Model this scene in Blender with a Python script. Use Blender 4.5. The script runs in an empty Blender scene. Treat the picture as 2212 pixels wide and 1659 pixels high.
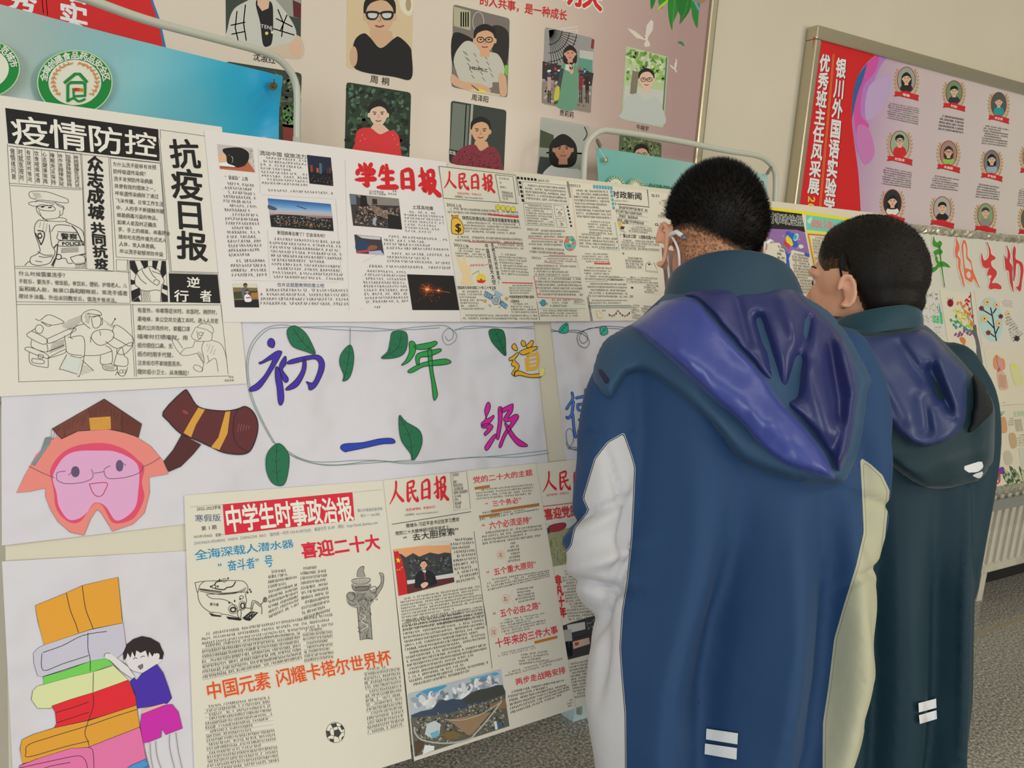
import bpy, bmesh, math, random
import numpy as np
from mathutils import Vector, Matrix
from mathutils.geometry import tessellate_polygon
from mathutils.bvhtree import BVHTree
random.seed(7)
SC = bpy.context.scene
COL = SC.collection
# ---------------------------------------------------------------- camera, solved from the photograph's vanishing points
FOC = 1625.0; CX, CY = 1106.0, 829.5
def nrm(a): return a / np.linalg.norm(a)
_U = nrm(np.array([553, -8571, -1625.])); _H = np.array([3007, -114, 1625.]); _H = nrm(_H - _U * (_H @ _U))
_N = np.cross(_U, _H); _N = _N if _N[2] > 0 else -_N
RW = np.array([_H, _N, _U])                       # world = RW @ cam ; world x runs along the wall, y into it, z up
EYE = np.array([0, 0, 1.4])
cam_d = bpy.data.cameras.new('camera'); cam = bpy.data.objects.new('camera', cam_d); COL.objects.link(cam)
cr, cu, cf = RW @ [1, 0, 0], RW @ [0, -1, 0], RW @ [0, 0, 1]
M = Matrix(((cr[0], cu[0], -cf[0], 0), (cr[1], cu[1], -cf[1], 0), (cr[2], cu[2], -cf[2], 1.4), (0, 0, 0, 1)))
cam.matrix_world = M
cam_d.sensor_fit = 'HORIZONTAL'; cam_d.sensor_width = 36; cam_d.lens = FOC / 2212 * 36; cam_d.clip_start = .05
SC.camera = cam
# ---------------------------------------------------------------- exposure, sky light, window light
SC.view_settings.view_transform = 'Standard'; SC.view_settings.look = 'None'
SC.view_settings.gamma = 1; SC.view_settings.use_curve_mapping = False
SC.view_settings.exposure = -0.6
W = bpy.data.worlds.new('world'); SC.world = W; W.use_nodes = True
W.node_tree.nodes['Background'].inputs[0].default_value = (.78, .84, .92, 1)
W.node_tree.nodes['Background'].inputs[1].default_value = 0.45
def area(name, loc, aim, sx, sy, power, color):
    d = bpy.data.lights.new(name, 'AREA'); d.shape = 'RECTANGLE'; d.size = sx; d.size_y = sy; d.energy = power; d.color = color
    o = bpy.data.objects.new(name, d); COL.objects.link(o); o.location = loc
    o.rotation_euler = (Vector(aim) - Vector(loc)).to_track_quat('-Z', 'Y').to_euler(); return o
# daylight in the openings of the rear wall, and the ceiling tubes of the hall
area('window_light', (-2.6, -2.92, 1.75), (-2.6, 0, 1.6), 1.8, 1.7, 118, (.86, .93, 1))
area('window_light', (0.4, -2.92, 1.75), (0.4, 0, 1.6), 1.8, 1.7, 12, (.95, .97, 1))
area('window_light', (3.4, -2.92, 1.75), (3.4, 0, 1.6), 1.8, 1.7, 74, (1, .94, .82))
area('ceiling_light', (1.0, -.9, 3.12), (1.0, -.9, 0), 3.6, .25, 30, (1, .94, .82))

# ---------------------------------------------------------------- helpers: colours and materials
def lin(c): c /= 255.; return c / 12.92 if c <= .04045 else ((c + .055) / 1.055) ** 2.4
KA = 1.28
def alb(r, g, b): return tuple(min(.93, lin(v) * KA) for v in (r, g, b)) + (1,)
MATS = {}
def mat(name, rgb, rough=.6, metal=0, spec=.5, bump=None, noise=None, sheen=0, coat=0):
    """rgb as photographed; bump=(scale, strength, dist); noise=(scale, rgb2, low, high)"""
    if name in MATS: return MATS[name]
    m = bpy.data.materials.new(name); m.use_nodes = True; nt = m.node_tree; b = nt.nodes['Principled BSDF']
    b.inputs['Base Color'].default_value = alb(*rgb); b.inputs['Roughness'].default_value = rough
    b.inputs['Metallic'].default_value = metal; b.inputs['Specular IOR Level'].default_value = spec
    if sheen: b.inputs['Sheen Weight'].default_value = sheen
    if coat: b.inputs['Coat Weight'].default_value = coat; b.inputs['Coat Roughness'].default_value = .08
    tc = None
    if bump or noise: tc = nt.nodes.new('ShaderNodeTexCoord')
    if noise:
        n = nt.nodes.new('ShaderNodeTexNoise'); n.inputs['Scale'].default_value = noise[0]; n.inputs['Detail'].default_value = 6
        nt.links.new(tc.outputs['Object'], n.inputs['Vector'])
        r = nt.nodes.new('ShaderNodeValToRGB'); r.color_ramp.elements[0].position = noise[2]; r.color_ramp.elements[1].position = noise[3]
        r.color_ramp.elements[0].color = alb(*rgb); r.color_ramp.elements[1].color = alb(*noise[1])
        nt.links.new(n.outputs['Fac'], r.inputs['Fac']); nt.links.new(r.outputs['Color'], b.inputs['Base Color'])
    if bump:
        n = nt.nodes.new('ShaderNodeTexNoise'); n.inputs['Scale'].default_value = bump[0]; n.inputs['Detail'].default_value = 3
        nt.links.new(tc.outputs['Object'], n.inputs['Vector'])
        q = nt.nodes.new('ShaderNodeBump'); q.inputs['Strength'].default_value = bump[1]; q.inputs['Distance'].default_value = bump[2]
        nt.links.new(n.outputs['Fac'], q.inputs['Height']); nt.links.new(q.outputs['Normal'], b.inputs['Normal'])
    MATS[name] = m; return m
def ink(c, rough=.55, coat=0):
    if isinstance(c, bpy.types.Material): return c
    return mat('ink_%02x%02x%02x_%d' % (int(c[0]), int(c[1]), int(c[2]), int(rough * 100)), c, rough, spec=.35, coat=coat)
BLK = (24, 23, 24); GRY = (95, 92, 88); RED = (196, 38, 40); WHT = (228, 224, 216)

# ---------------------------------------------------------------- helpers: objects
def tag(o, label=None, cat=None, group=None, kind=None):
    if label: o['label'] = label
    if cat: o['category'] = cat
    if group: o['group'] = group
    if kind: o['kind'] = kind
    return o
def link(name, me, parent=None):
    o = bpy.data.objects.new(name, me); COL.objects.link(o)
    if parent: o.parent = parent; o.matrix_parent_inverse = Matrix.Translation(parent.location).inverted() if parent.location.length else Matrix()
    return o
def mesh(name, verts, faces, m=None, parent=None, smooth=False):
    me = bpy.data.meshes.new(name); me.from_pydata([tuple(map(float, v)) for v in verts], [], faces); me.validate()
    if m: me.materials.append(m)
    if smooth: me.polygons.foreach_set('use_smooth', [True] * len(me.polygons))
    return link(name, me, parent)
def empty(name, loc=(0, 0, 0)):
    o = bpy.data.objects.new(name, None); COL.objects.link(o); o.location = loc; o.empty_display_size = .05; return o
def from_bm(name, bm, m=None, parent=None, smooth=False):
    me = bpy.data.meshes.new(name); bm.to_mesh(me); bm.free()
    for x in (m if isinstance(m, (list, tuple)) else [m]):
        if x: me.materials.append(x)
    if smooth: me.polygons.foreach_set('use_smooth', [True] * len(me.polygons))
    return link(name, me, parent)
def bm_box(bm, x0, x1, y0, y1, z0, z1, bev=0):
    r = bmesh.ops.create_cube(bm, size=1); vs = r['verts']
    for v in vs: v.co = Vector(((x0 + x1) / 2 + v.co.x * (x1 - x0), (y0 + y1) / 2 + v.co.y * (y1 - y0), (z0 + z1) / 2 + v.co.z * (z1 - z0)))
    if bev:
        es = list({e for v in vs for e in v.link_edges}); bmesh.ops.bevel(bm, geom=es, offset=bev, segments=2, affect='EDGES', profile=.7)
def box(name, x0, x1, y0, y1, z0, z1, m, parent=None, bev=0):
    bm = bmesh.new(); bm_box(bm, x0, x1, y0, y1, z0, z1, bev); return from_bm(name, bm, m, parent, bool(bev) and False)
def tube_bm(bm, pts, rad, seg=12, cap=True):
    pts = [np.array(p, float) for p in pts]; n = len(pts); rads = rad if hasattr(rad, '__len__') else [rad] * n
    rings = []; ref = None
    for i, p in enumerate(pts):
        t = nrm(pts[min(i + 1, n - 1)] - pts[max(i - 1, 0)])
        if ref is None: ref = np.cross(t, [0, 0, 1.]) if abs(t[2]) < .9 else np.cross(t, [1., 0, 0])
        a = nrm(ref - t * (ref @ t)); b = np.cross(t, a); ref = a
        rings.append([bm.verts.new(p + rads[i] * (a * math.cos(k * 2 * math.pi / seg) + b * math.sin(k * 2 * math.pi / seg))) for k in range(seg)])
    for i in range(n - 1):
        for k in range(seg): bm.faces.new((rings[i][k], rings[i][(k + 1) % seg], rings[i + 1][(k + 1) % seg], rings[i + 1][k]))
    if cap: bm.faces.new(rings[0][::-1]); bm.faces.new(rings[-1])
def tube(name, pts, rad, m, parent=None, seg=12):
    bm = bmesh.new(); tube_bm(bm, pts, rad, seg); bmesh.ops.recalc_face_normals(bm, faces=bm.faces); return from_bm(name, bm, m, parent, True)
def crom(pts, n=6, closed=False):
    """Catmull-Rom through pts (any dimension)"""
    P = [np.array(p, float) for p in pts]; out = []; L = len(P)
    rng = range(L) if closed else range(L - 1)
    for i in rng:
        p0, p1, p2, p3 = (P[(i - 1) % L], P[i], P[(i + 1) % L], P[(i + 2) % L]) if closed else (P[max(i - 1, 0)], P[i], P[i + 1], P[min(i + 2, L - 1)])
        for k in range(n):
            t = k / n; out.append(.5 * ((2 * p1) + (-p0 + p2) * t + (2 * p0 - 5 * p1 + 4 * p2 - p3) * t * t + (-p0 + 3 * p1 - 3 * p2 + p3) * t ** 3))
    if not closed: out.append(P[-1])
    return out

def ray(x, y): return RW @ np.array([(x - CX) / FOC, (y - CY) / FOC, 1.])
def at(x, y, t): return EYE + ray(x, y) * t                        # the point seen at pixel (x, y), t metres deep
def toworld(x, y, P, n):
    d = ray(x, y); return EYE + d * (((P - EYE) @ n) / (d @ n))

# ---------------------------------------------------------------- a flat surface in the world and drawing on it
class Plane:
    def __init__(s, O, u, v, wave=None):
        s.O = np.array(O, float); s.u = nrm(np.array(u, float)); v = np.array(v, float); s.v = nrm(v - s.u * (v @ s.u)); s.n = np.cross(s.u, s.v)
        if s.n @ (EYE - s.O) < 0: s.n = -s.n                       # towards the viewer's side
        s.wave = wave
    def st(s, x, y):
        q = toworld(x, y, s.O, s.n) - s.O; return (q @ s.u, q @ s.v)
    def p3(s, st, off=0):
        a, b = st
        if s.wave: off += s.wave(a, b)
        return s.O + s.u * a + s.v * b + s.n * off

GL = {}
def glyph(ch, off=0., res=2):
    k = (ch, off, res)
    if k in GL: return GL[k]
    cu_ = bpy.data.curves.new('t', 'FONT'); cu_.body = ch; cu_.size = 1; cu_.resolution_u = res; cu_.offset = off; cu_.fill_mode = 'FRONT'
    o = bpy.data.objects.new('t', cu_); me = o.to_mesh()
    n = len(me.vertices); co = np.zeros(n * 3); me.vertices.foreach_get('co', co); co = co.reshape(-1, 3)[:, :2]
    fs = [tuple(p.vertices) for p in me.polygons]
    o.to_mesh_clear(); bpy.data.objects.remove(o); bpy.data.curves.remove(cu_)
    cjk = ord(ch) > 0x2e80 or ch in '“”'
    w = 1.0 if cjk else ((co[:, 0].max() + .07) if n else .35)
    if cjk and ch not in '，。、：“”！？': pass
    GL[k] = (co, fs, w); return GL[k]

BRUSH = {'人': [[(.52, .02, .9), (.5, .3, .8), (.34, .62, .8), (.0, .96, .3)], [(.48, .4, .3), (.62, .62, .9), (.98, .88, 1.3)]],
 '民': [[(.22, .16, .7), (.72, .1, 1), (.66, .36, .7)], [(.26, .38, .6), (.64, .34, .8)], [(.26, .14, .8), (.24, .9, 1), (.48, .74, .3)], [(.18, .6, .7), (.86, .5, .9)], [(.5, .34, .6), (.66, .74, .9), (.96, .94, 1.1), (.94, .74, .3)]],
 '日': [[(.26, .2, .9), (.2, .88, 1)], [(.26, .22, .7), (.76, .14, 1.1), (.74, .88, 1.1)], [(.28, .52, .6), (.7, .48, .8)], [(.24, .84, .7), (.7, .8, .8)]],
 '报': [[(.08, .34, .7), (.48, .24, .9)], [(.3, .02, .9), (.32, .86, 1.1), (.14, .78, .4)], [(.02, .7, .8), (.5, .48, .7)], [(.6, .14, .8), (.92, .08, 1), (.88, .34, .8), (.66, .36, .5)], [(.6, .14, .8), (.56, .96, .9)], [(.6, .52, .6), (.92, .44, 1), (.76, .78, .9), (.46, 1.0, .4)], [(.62, .58, .6), (.84, .84, 1.1), (1.06, 1.0, 1.4)]],
 '学': [[(.16, .06, .7), (.28, .22, 1.1)], [(.44, .0, .7), (.52, .18, 1.1)], [(.82, .0, 1), (.66, .22, .6)], [(.12, .3, .9), (.06, .48, 1)], [(.12, .33, .7), (.9, .26, 1), (.82, .46, .7)], [(.28, .48, .6), (.7, .42, .9), (.5, .6, .7)], [(.5, .56, .8), (.56, .92, 1.1), (.34, .88, .4)], [(.0, .74, .9), (.96, .62, 1.2)]],
 '生': [[(.34, .06, 1), (.08, .5, .4)], [(.2, .34, .7), (.86, .26, 1)], [(.54, .0, 1), (.5, .92, 1)], [(.22, .62, .8), (.82, .54, 1)], [(.0, .96, 1), (.98, .86, 1.3)]]}
class Art:
    """flat print or pen work lying on a Plane: one mesh, many inks. Input in photograph pixels (or in a crop's pixels via xf)."""
    def __init__(s, name, plane, parent=None, off=.0006, xf=None, step=.00003, label=None):
        s.name, s.pl, s.parent, s.off, s.step, s.label = name, plane, parent, off, step, label
        s.V, s.F, s.M, s.mats = [], [], [], []; s.xf = xf or (0, 0, 1)
    def st(s, p): return s.pl.st(s.xf[0] + p[0] / s.xf[2], s.xf[1] + p[1] / s.xf[2])
    def mi(s, c):
        m = ink(c)
        if m not in s.mats: s.mats.append(m)
        return s.mats.index(m)
    def add(s, sts, faces, c, bump=True):
        if bump: s.off += s.step
        b = len(s.V); mi = s.mi(c)
        s.V += [s.pl.p3(q, s.off) for q in sts]
        s.F += [tuple(i + b for i in f) for f in faces]; s.M += [mi] * len(faces)
    def polyst(s, q, c, bump=True):
        if len(q) < 3: return
        tr = tessellate_polygon([[Vector((a, b, 0)) for a, b in q]])
        if s.pl.wave:                                             # follow the sheet: split long triangles
            q = [tuple(p) for p in q]; out = []
            def split(a, b, c_, d):
                L = [math.dist(q[a], q[b]), math.dist(q[b], q[c_]), math.dist(q[c_], q[a])]; m = max(L)
                if m < .05 or d > 9: out.append((a, b, c_)); return
                k = L.index(m); a, b, c_ = [(a, b, c_), (b, c_, a), (c_, a, b)][k]
                q.append(((q[a][0] + q[b][0]) / 2, (q[a][1] + q[b][1]) / 2)); e = len(q) - 1
                split(a, e, c_, d + 1); split(e, b, c_, d + 1)
            for t in tr: split(*t, 0)
            tr = out
        s.add(q, tr, c, bump)
    def poly(s, c, pts, bump=True): s.polyst([s.st(p) for p in pts], c, bump); return s
    def blob(s, c, pts, n=5, bump=True): return s.poly(c, crom(pts, n, True), bump)
    def ell(s, c, x, y, rx, ry, rot=0, n=24, bump=True, a0=0, a1=360):
        r = math.radians(rot); P = []
        m = n if a1 - a0 >= 360 else n + 1
        for k in range(m):
            t = math.radians(a0 + (a1 - a0) * k / n); X, Y = rx * math.cos(t), ry * math.sin(t)
            P.append((x + X * math.cos(r) - Y * math.sin(r), y + X * math.sin(r) + Y * math.cos(r)))
        return s.poly(c, P, bump)
    def line(s, c, pts, w=1.2, n=0, closed=False, bump=False, cap=False):
        """pts may carry a third value: width factor"""
        if n: pts = crom(pts, n, closed)
        if closed: pts = list(pts) + [pts[0]]
        P = [np.array(p[:2], float) for p in pts]; wf = [(p[2] if len(p) > 2 else 1) * w / 2 for p in pts]
        if bump: s.off += s.step
        q = []; N_ = len(P)
        for i, p in enumerate(P):
            d = P[min(i + 1, N_ - 1)] - P[max(i - 1, 0)]; L = np.linalg.norm(d); d = d / L if L > 1e-6 else np.array([1., 0]); nn = np.array([-d[1], d[0]])
            q += [s.st(p + nn * wf[i]), s.st(p - nn * wf[i])]
        s.add(q, [(2 * i, 2 * i + 1, 2 * i + 3, 2 * i + 2) for i in range(N_ - 1)], c, False)
        if cap:
            for i in (0, -1): s.ell(c, P[i][0], P[i][1], wf[i], wf[i], n=10, bump=False)
        return s
    def ring(s, c, x, y, rx, ry, w=1.2, rot=0, n=28, a0=0, a1=360):
        r = math.radians(rot); P = []
        for k in range(n + 1):
            t = math.radians(a0 + (a1 - a0) * k / n); X, Y = rx * math.cos(t), ry * math.sin(t)
            P.append((x + X * math.cos(r) - Y * math.sin(r), y + X * math.sin(r) + Y * math.cos(r)))
        return s.line(c, P, w)
    def quadmap(s, quad):
        A, B, C_, D = [np.array(s.st(p)) for p in quad]            # TL TR BR BL
        return lambda x, y: (A * (1 - x) * (1 - y) + B * x * (1 - y) + C_ * x * y + D * (1 - x) * y)
    def text(s, c, txt, quad, bold=0., vert=False, jit=0., squash=1., bump=True, res=2, skew=0.):
        """txt (lines split by \\n) stretched into the pixel quad"""
        f = s.quadmap(quad); LY = [([], []) for _ in range(8)]
        lines = txt.split('\n'); nl = len(lines); rnd = random.Random(hash(txt) % 999 if False else len(txt) * 31)
        if vert: mx = max(len(l) for l in lines)
        else: mx = max(sum(glyph(ch, 0., res)[2] for ch in l) for l in lines)
        for li, l in enumerate(lines):
            pos = 0.
            for ch in l:
                co, fs, w = glyph(ch, 0., res)
                if len(co):
                    x, y = co[:, 0].copy(), co[:, 1].copy()
                    x = x - w / 2; y = y - .38
                    if jit:
                        a = rnd.uniform(-jit, jit); k = 1 + rnd.uniform(-jit, jit); x, y = (x * math.cos(a) - y * math.sin(a)) * k, (x * math.sin(a) + y * math.cos(a)) * k
                    x = x + y * skew
                    y = y * squash
                    if vert: X = (nl - 1 - li + .5 + x * .95) / nl; Y = (pos + .5 - y) / mx
                    else: X = (pos + w / 2 + x) / mx; Y = (li + .5 - y) / nl
                    nd = 8 if bold > .02 else 4; dd = [(0, 0)] if bold <= 0 else [(bold * math.cos(k * 2 * math.pi / nd + .4), bold * math.sin(k * 2 * math.pi / nd + .4)) for k in range(nd)]
                    sx, sy = (1 / nl, 1 / mx) if vert else (1 / mx, 1 / nl)
                    for k, (dx, dy) in enumerate(dd):
                        V, F = LY[k]; b = len(V); V += [f(a_ + dx * sx, b_ + dy * sy) for a_, b_ in zip(X, Y)]; F += [tuple(i + b for i in t) for t in fs]
                pos += 1 if vert else w
        if bump: s.off += s.step
        for V, F in LY:
            if F: s.add(V, F, c, False); s.off += .000012
        return s
    def scrib(s, c, quad, nl, nc, w=.10, ragged=.12, seed=0, fill=.78, under=None, indent=True):
        """illegible small handwriting: rows of little stroke clusters"""
        f = s.quadmap(quad); rnd = random.Random(seed + nl * 97 + nc); V, F = [], []
        def stroke(x0, y0, x1, y1, ww):
            p, q = f(x0, y0), f(x1, y1); d = q - p; L = np.linalg.norm(d)
            if L < 1e-6: return
            nn = np.array([-d[1], d[0]]) / L * ww; b = len(V); V.extend([p + nn, p - nn, q - nn * .6, q + nn * .6]); F.append((b, b + 1, b + 2, b + 3))
        cw, chh = 1 / nc, 1 / nl; wid = np.linalg.norm(f(0, 1) - f(0, 0)) / nl * w / 2
        for r in range(nl):
            end = nc if rnd.random() < .72 else int(nc * (1 - ragged * rnd.random() * 3)); st_ = 2 if (indent and (r == 0 or rnd.random() < .12)) else 0
            y = r * chh
            for k in range(st_, end):
                if rnd.random() < .06: stroke((k + .2) * cw, y + .7 * chh, (k + .35) * cw, y + .78 * chh, wid * 1.3); continue
                x = k * cw; a, b_ = cw * .86, chh * fill; tilt = -.06 * chh
                kind = rnd.random()
                nh = rnd.choice((1, 2, 2, 3)); x0 = x + rnd.uniform(0, .15) * a
                for h in range(nh):
                    yy = y + b_ * (.12 + .72 * (h + rnd.uniform(0, .4)) / nh); stroke(x0 + a * rnd.uniform(0, .4), yy, x0 + a * rnd.uniform(.6, .95), yy + tilt, wid)
                for h in range(rnd.choice((1, 1, 2))):
                    xx = x0 + a * rnd.uniform(.1, .8); stroke(xx, y + b_ * rnd.uniform(.02, .3), xx + a * rnd.uniform(-.05, .05), y + b_ * rnd.uniform(.7, 1), wid)
                if kind < .55: stroke(x0 + a * .45, y + b_ * .3, x0, y + b_ * .95, wid * .9)
                if kind > .35: stroke(x0 + a * .5, y + b_ * .35, x0 + a * .95, y + b_ * .95, wid * .9)
            if under: stroke(0, y + chh * .93, 1, y + chh * .93, wid * .5)
        s.add(V, F, c, False); return s
    def brush(s, c, txt, quad, w=.16, skew=0.):
        f = s.quadmap(quad); n = len(txt); s.off += s.step; asp = None
        for k, ch in enumerate(txt):
            for st in BRUSH[ch]:
                P = crom([list(p) if len(p) == 3 else [p[0], p[1], 1] for p in st], 5); L_, Rr = [], []; Z = [f((k + .06 + (p[0] + (.5 - p[1]) * skew) * .9) / n, p[1]) for p in P]
                h = np.linalg.norm(f(0, 1) - f(0, 0)); V = []; F = []
                for i, z in enumerate(Z):
                    d = nrm(Z[min(i + 1, len(Z) - 1)] - Z[max(i - 1, 0)] + 1e-9); nn = np.array([-d[1], d[0]]) * h * w * .5 * max(.12, P[i][2]) * (.55 if i == 0 else 1); V += [z + nn, z - nn]
                s.add(V, [(2 * i, 2 * i + 1, 2 * i + 3, 2 * i + 2) for i in range(len(Z) - 1)], c, False); s.off += .000008
                for i in (0, len(Z) - 1):
                    rr_ = h * w * .5 * max(.12, P[i][2]) * (.8 if i else .7); s.add([Z[i] + rr_ * np.array([math.cos(a), math.sin(a)]) for a in [q * math.pi / 5 for q in range(10)]], [tuple(range(10))], c, False); s.off += .000008
        return s
    def hatch(s, c, pts, ang, gap, w):
        """parallel pen lines clipped to a convex-ish polygon given by pts"""
        a = math.radians(ang); d = np.array([math.cos(a), math.sin(a)]); nn = np.array([-d[1], d[0]]); P = [np.array(p, float) for p in pts]
        lo, hi = min(p @ nn for p in P), max(p @ nn for p in P); t = lo + gap / 2
        while t < hi:
            xs = []
            for i in range(len(P)):
                p, q = P[i], P[(i + 1) % len(P)]; u0, u1 = p @ nn - t, q @ nn - t
                if u0 * u1 < 0: xs.append((p + (q - p) * u0 / (u0 - u1)) @ d)
            xs.sort()
            for k in range(0, len(xs) - 1, 2): s.line(c, [d * xs[k] + nn * t, d * xs[k + 1] + nn * t], w)
            t += gap * random.uniform(.8, 1.25)
        return s
    def done(s):
        if not s.F: return None
        me = bpy.data.meshes.new(s.name); me.from_pydata([tuple(v) for v in s.V], [], s.F)
        for m in s.mats: me.materials.append(m)
        me.polygons.foreach_set('material_index', s.M)
        me.flip_normals() if False else None
        o = link(s.name, me, s.parent)
        if s.label: o['label'] = s.label
        return o

def sheet(name, plane, quad, m, off, parent=None, thick=.0004, curl=None, n=(14, 18), xf=None):
    """a thin sheet of paper (or card) with real thickness lying on a plane"""
    A, B, C_, D = [np.array(plane.st(*(p if not xf else (xf[0] + p[0] / xf[2], xf[1] + p[1] / xf[2])))) for p in quad]
    nx, ny = n; V = []; F = []
    for side in (0, 1):
        for j in range(ny + 1):
            for i in range(nx + 1):
                x, y = i / nx, j / ny; q = A * (1 - x) * (1 - y) + B * x * (1 - y) + C_ * x * y + D * (1 - x) * y
                o = off - side * thick + (curl(x, y) if curl else 0); V.append(plane.p3(q, o))
    N1 = (nx + 1) * (ny + 1); g = lambda i, j, s_=0: s_ * N1 + j * (nx + 1) + i
    for j in range(ny):
        for i in range(nx):
            F.append((g(i, j), g(i, j + 1), g(i + 1, j + 1), g(i + 1, j))); F.append((g(i, j, 1), g(i + 1, j, 1), g(i + 1, j + 1, 1), g(i, j + 1, 1)))
    rim = [(i, 0) for i in range(nx)] + [(nx, j) for j in range(ny)] + [(i, ny) for i in range(nx, 0, -1)] + [(0, j) for j in range(ny, 0, -1)]
    b0 = len(V); V += [V[g(*p)] for p in rim] + [V[g(*p, 1)] for p in rim]; R_ = len(rim)
    F += [(b0 + k, b0 + (k + 1) % R_, b0 + R_ + (k + 1) % R_, b0 + R_ + k) for k in range(R_)]
    o = mesh(name, V, F, m, parent, True); return o
# ================================================================ the setting
YW = 1.787
wall_m = mat('wall_paint', (204, 195, 176), .75, noise=(3, (209, 200, 182), .35, .7), bump=(60, .06, .002))
ceil_m = mat('ceiling_paint', (225, 222, 210), .8)
def st_(o): o['kind'] = 'structure'; return o
# floor of speckled ground stone
fm = bpy.data.materials.new('speckled_stone'); fm.use_nodes = True; nt = fm.node_tree; b = nt.nodes['Principled BSDF']
tc = nt.nodes.new('ShaderNodeTexCoord')
n1 = nt.nodes.new('ShaderNodeTexNoise'); n1.inputs['Scale'].default_value = 120; n1.inputs['Detail'].default_value = 5; n1.inputs['Roughness'].default_value = .7
n2 = nt.nodes.new('ShaderNodeTexVoronoi'); n2.inputs['Scale'].default_value = 170
nt.links.new(tc.outputs['Object'], n1.inputs['Vector']); nt.links.new(tc.outputs['Object'], n2.inputs['Vector'])
r1 = nt.nodes.new('ShaderNodeValToRGB'); e = r1.color_ramp.elements
e[0].position = .36; e[0].color = alb(84, 84, 82); e[1].position = .66; e[1].color = alb(212, 208, 198)
e2 = r1.color_ramp.elements.new(.5); e2.color = alb(144, 142, 136)
nt.links.new(n1.outputs['Fac'], r1.inputs['Fac'])
mx = nt.nodes.new('ShaderNodeMix'); mx.data_type = 'RGBA'; mx.blend_type = 'MULTIPLY'; mx.inputs[0].default_value = .22
nt.links.new(r1.outputs['Color'], mx.inputs[6]); nt.links.new(n2.outputs['Color'], mx.inputs[7]); nt.links.new(mx.outputs[2], b.inputs['Base Color'])
b.inputs['Roughness'].default_value = .16; b.inputs['Specular IOR Level'].default_value = .5
st_(box('floor', -4.5, 8.5, -3.05, YW + .1, -.05, 0, fm))
jm = mat('joint_strip', (150, 140, 112), .35)
jy = toworld(2150, 1360, np.array([0, 0, 0.]), np.array([0, 0, 1.]))[1]
st_(box('trim_1', 1.9, 8.5, jy, jy + .016, .0002, .0012, jm))
st_(box('wall_front', -4.5, 8.5, YW, YW + .1, 0, 3.2, wall_m))
st_(box('ceiling', -4.5, 8.5, -3.05, YW + .1, 3.2, 3.3, ceil_m))
bm = bmesh.new(); xs = [-4.5]                                     # rear wall with three window openings
for c in (-2.6, .4, 3.4): xs += [c - .95, c + .95]
xs.append(8.5)
for i in range(0, len(xs), 2): bm_box(bm, xs[i], xs[i + 1], -3.15, -3.0, 0, 3.2)
for i in range(1, len(xs) - 1, 2): bm_box(bm, xs[i], xs[i + 1], -3.15, -3.0, 0, .85); bm_box(bm, xs[i], xs[i + 1], -3.15, -3.0, 2.65, 3.2)
st_(from_bm('wall_rear', bm, wall_m))
wf = mat('window_frame_paint', (226, 226, 220), .4)
for k, c in enumerate((-2.6, .4, 3.4)):
    bm = bmesh.new()
    bm_box(bm, c - .95, c - .9, -3.12, -3.05, .85, 2.65); bm_box(bm, c + .9, c + .95, -3.12, -3.05, .85, 2.65); bm_box(bm, c - .02, c + .02, -3.12, -3.05, .85, 2.65)
    bm_box(bm, c - .95, c + .95, -3.12, -3.05, .85, .9); bm_box(bm, c - .95, c + .95, -3.12, -3.05, 2.6, 2.65)
    st_(from_bm('window_%d' % (k + 1), bm, wf))
st_(box('baseboard_front', -4.5, 8.5, YW - .02, YW, 0, .11, mat('dark_skirting', (34, 32, 30), .3)))

# ================================================================ radiator under the tilted board
rad_m = mat('radiator_enamel', (205, 200, 184), .35, noise=(9, (176, 170, 152), .45, .75))
rad = empty('radiator', (3.2, YW - .09, .14)); tag(rad, 'cream ribbed heating radiator low on the wall under the tilted board', 'radiator')
def fin(x):
    bm = bmesh.new(); bm_box(bm, x - .017, x + .017, YW - .135, YW - .055, .17, .66, .012)
    return bm
f0 = from_bm('fin', fin(0), rad_m, rad, False)
for k in range(34):
    o = f0 if k == 0 else f0.copy()
    if k: COL.objects.link(o)
    o.location = (2.42 + k * .055, 0, 0)
box('top_rail', 2.39, 4.27, YW - .125, YW - .065, .655, .70, rad_m, rad, .006)
box('bottom_rail', 2.39, 4.27, YW - .125, YW - .065, .13, .175, rad_m, rad, .006)
box('cross_bar', 2.37, 4.30, YW - .152, YW - .134, .43, .475, mat('bar_metal', (186, 186, 178), .3, .6), rad, .003)
for x in (2.5, 3.3, 4.1): box('foot', x - .02, x + .02, YW - .12, YW - .07, 0, .135, rad_m, rad)

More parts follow.
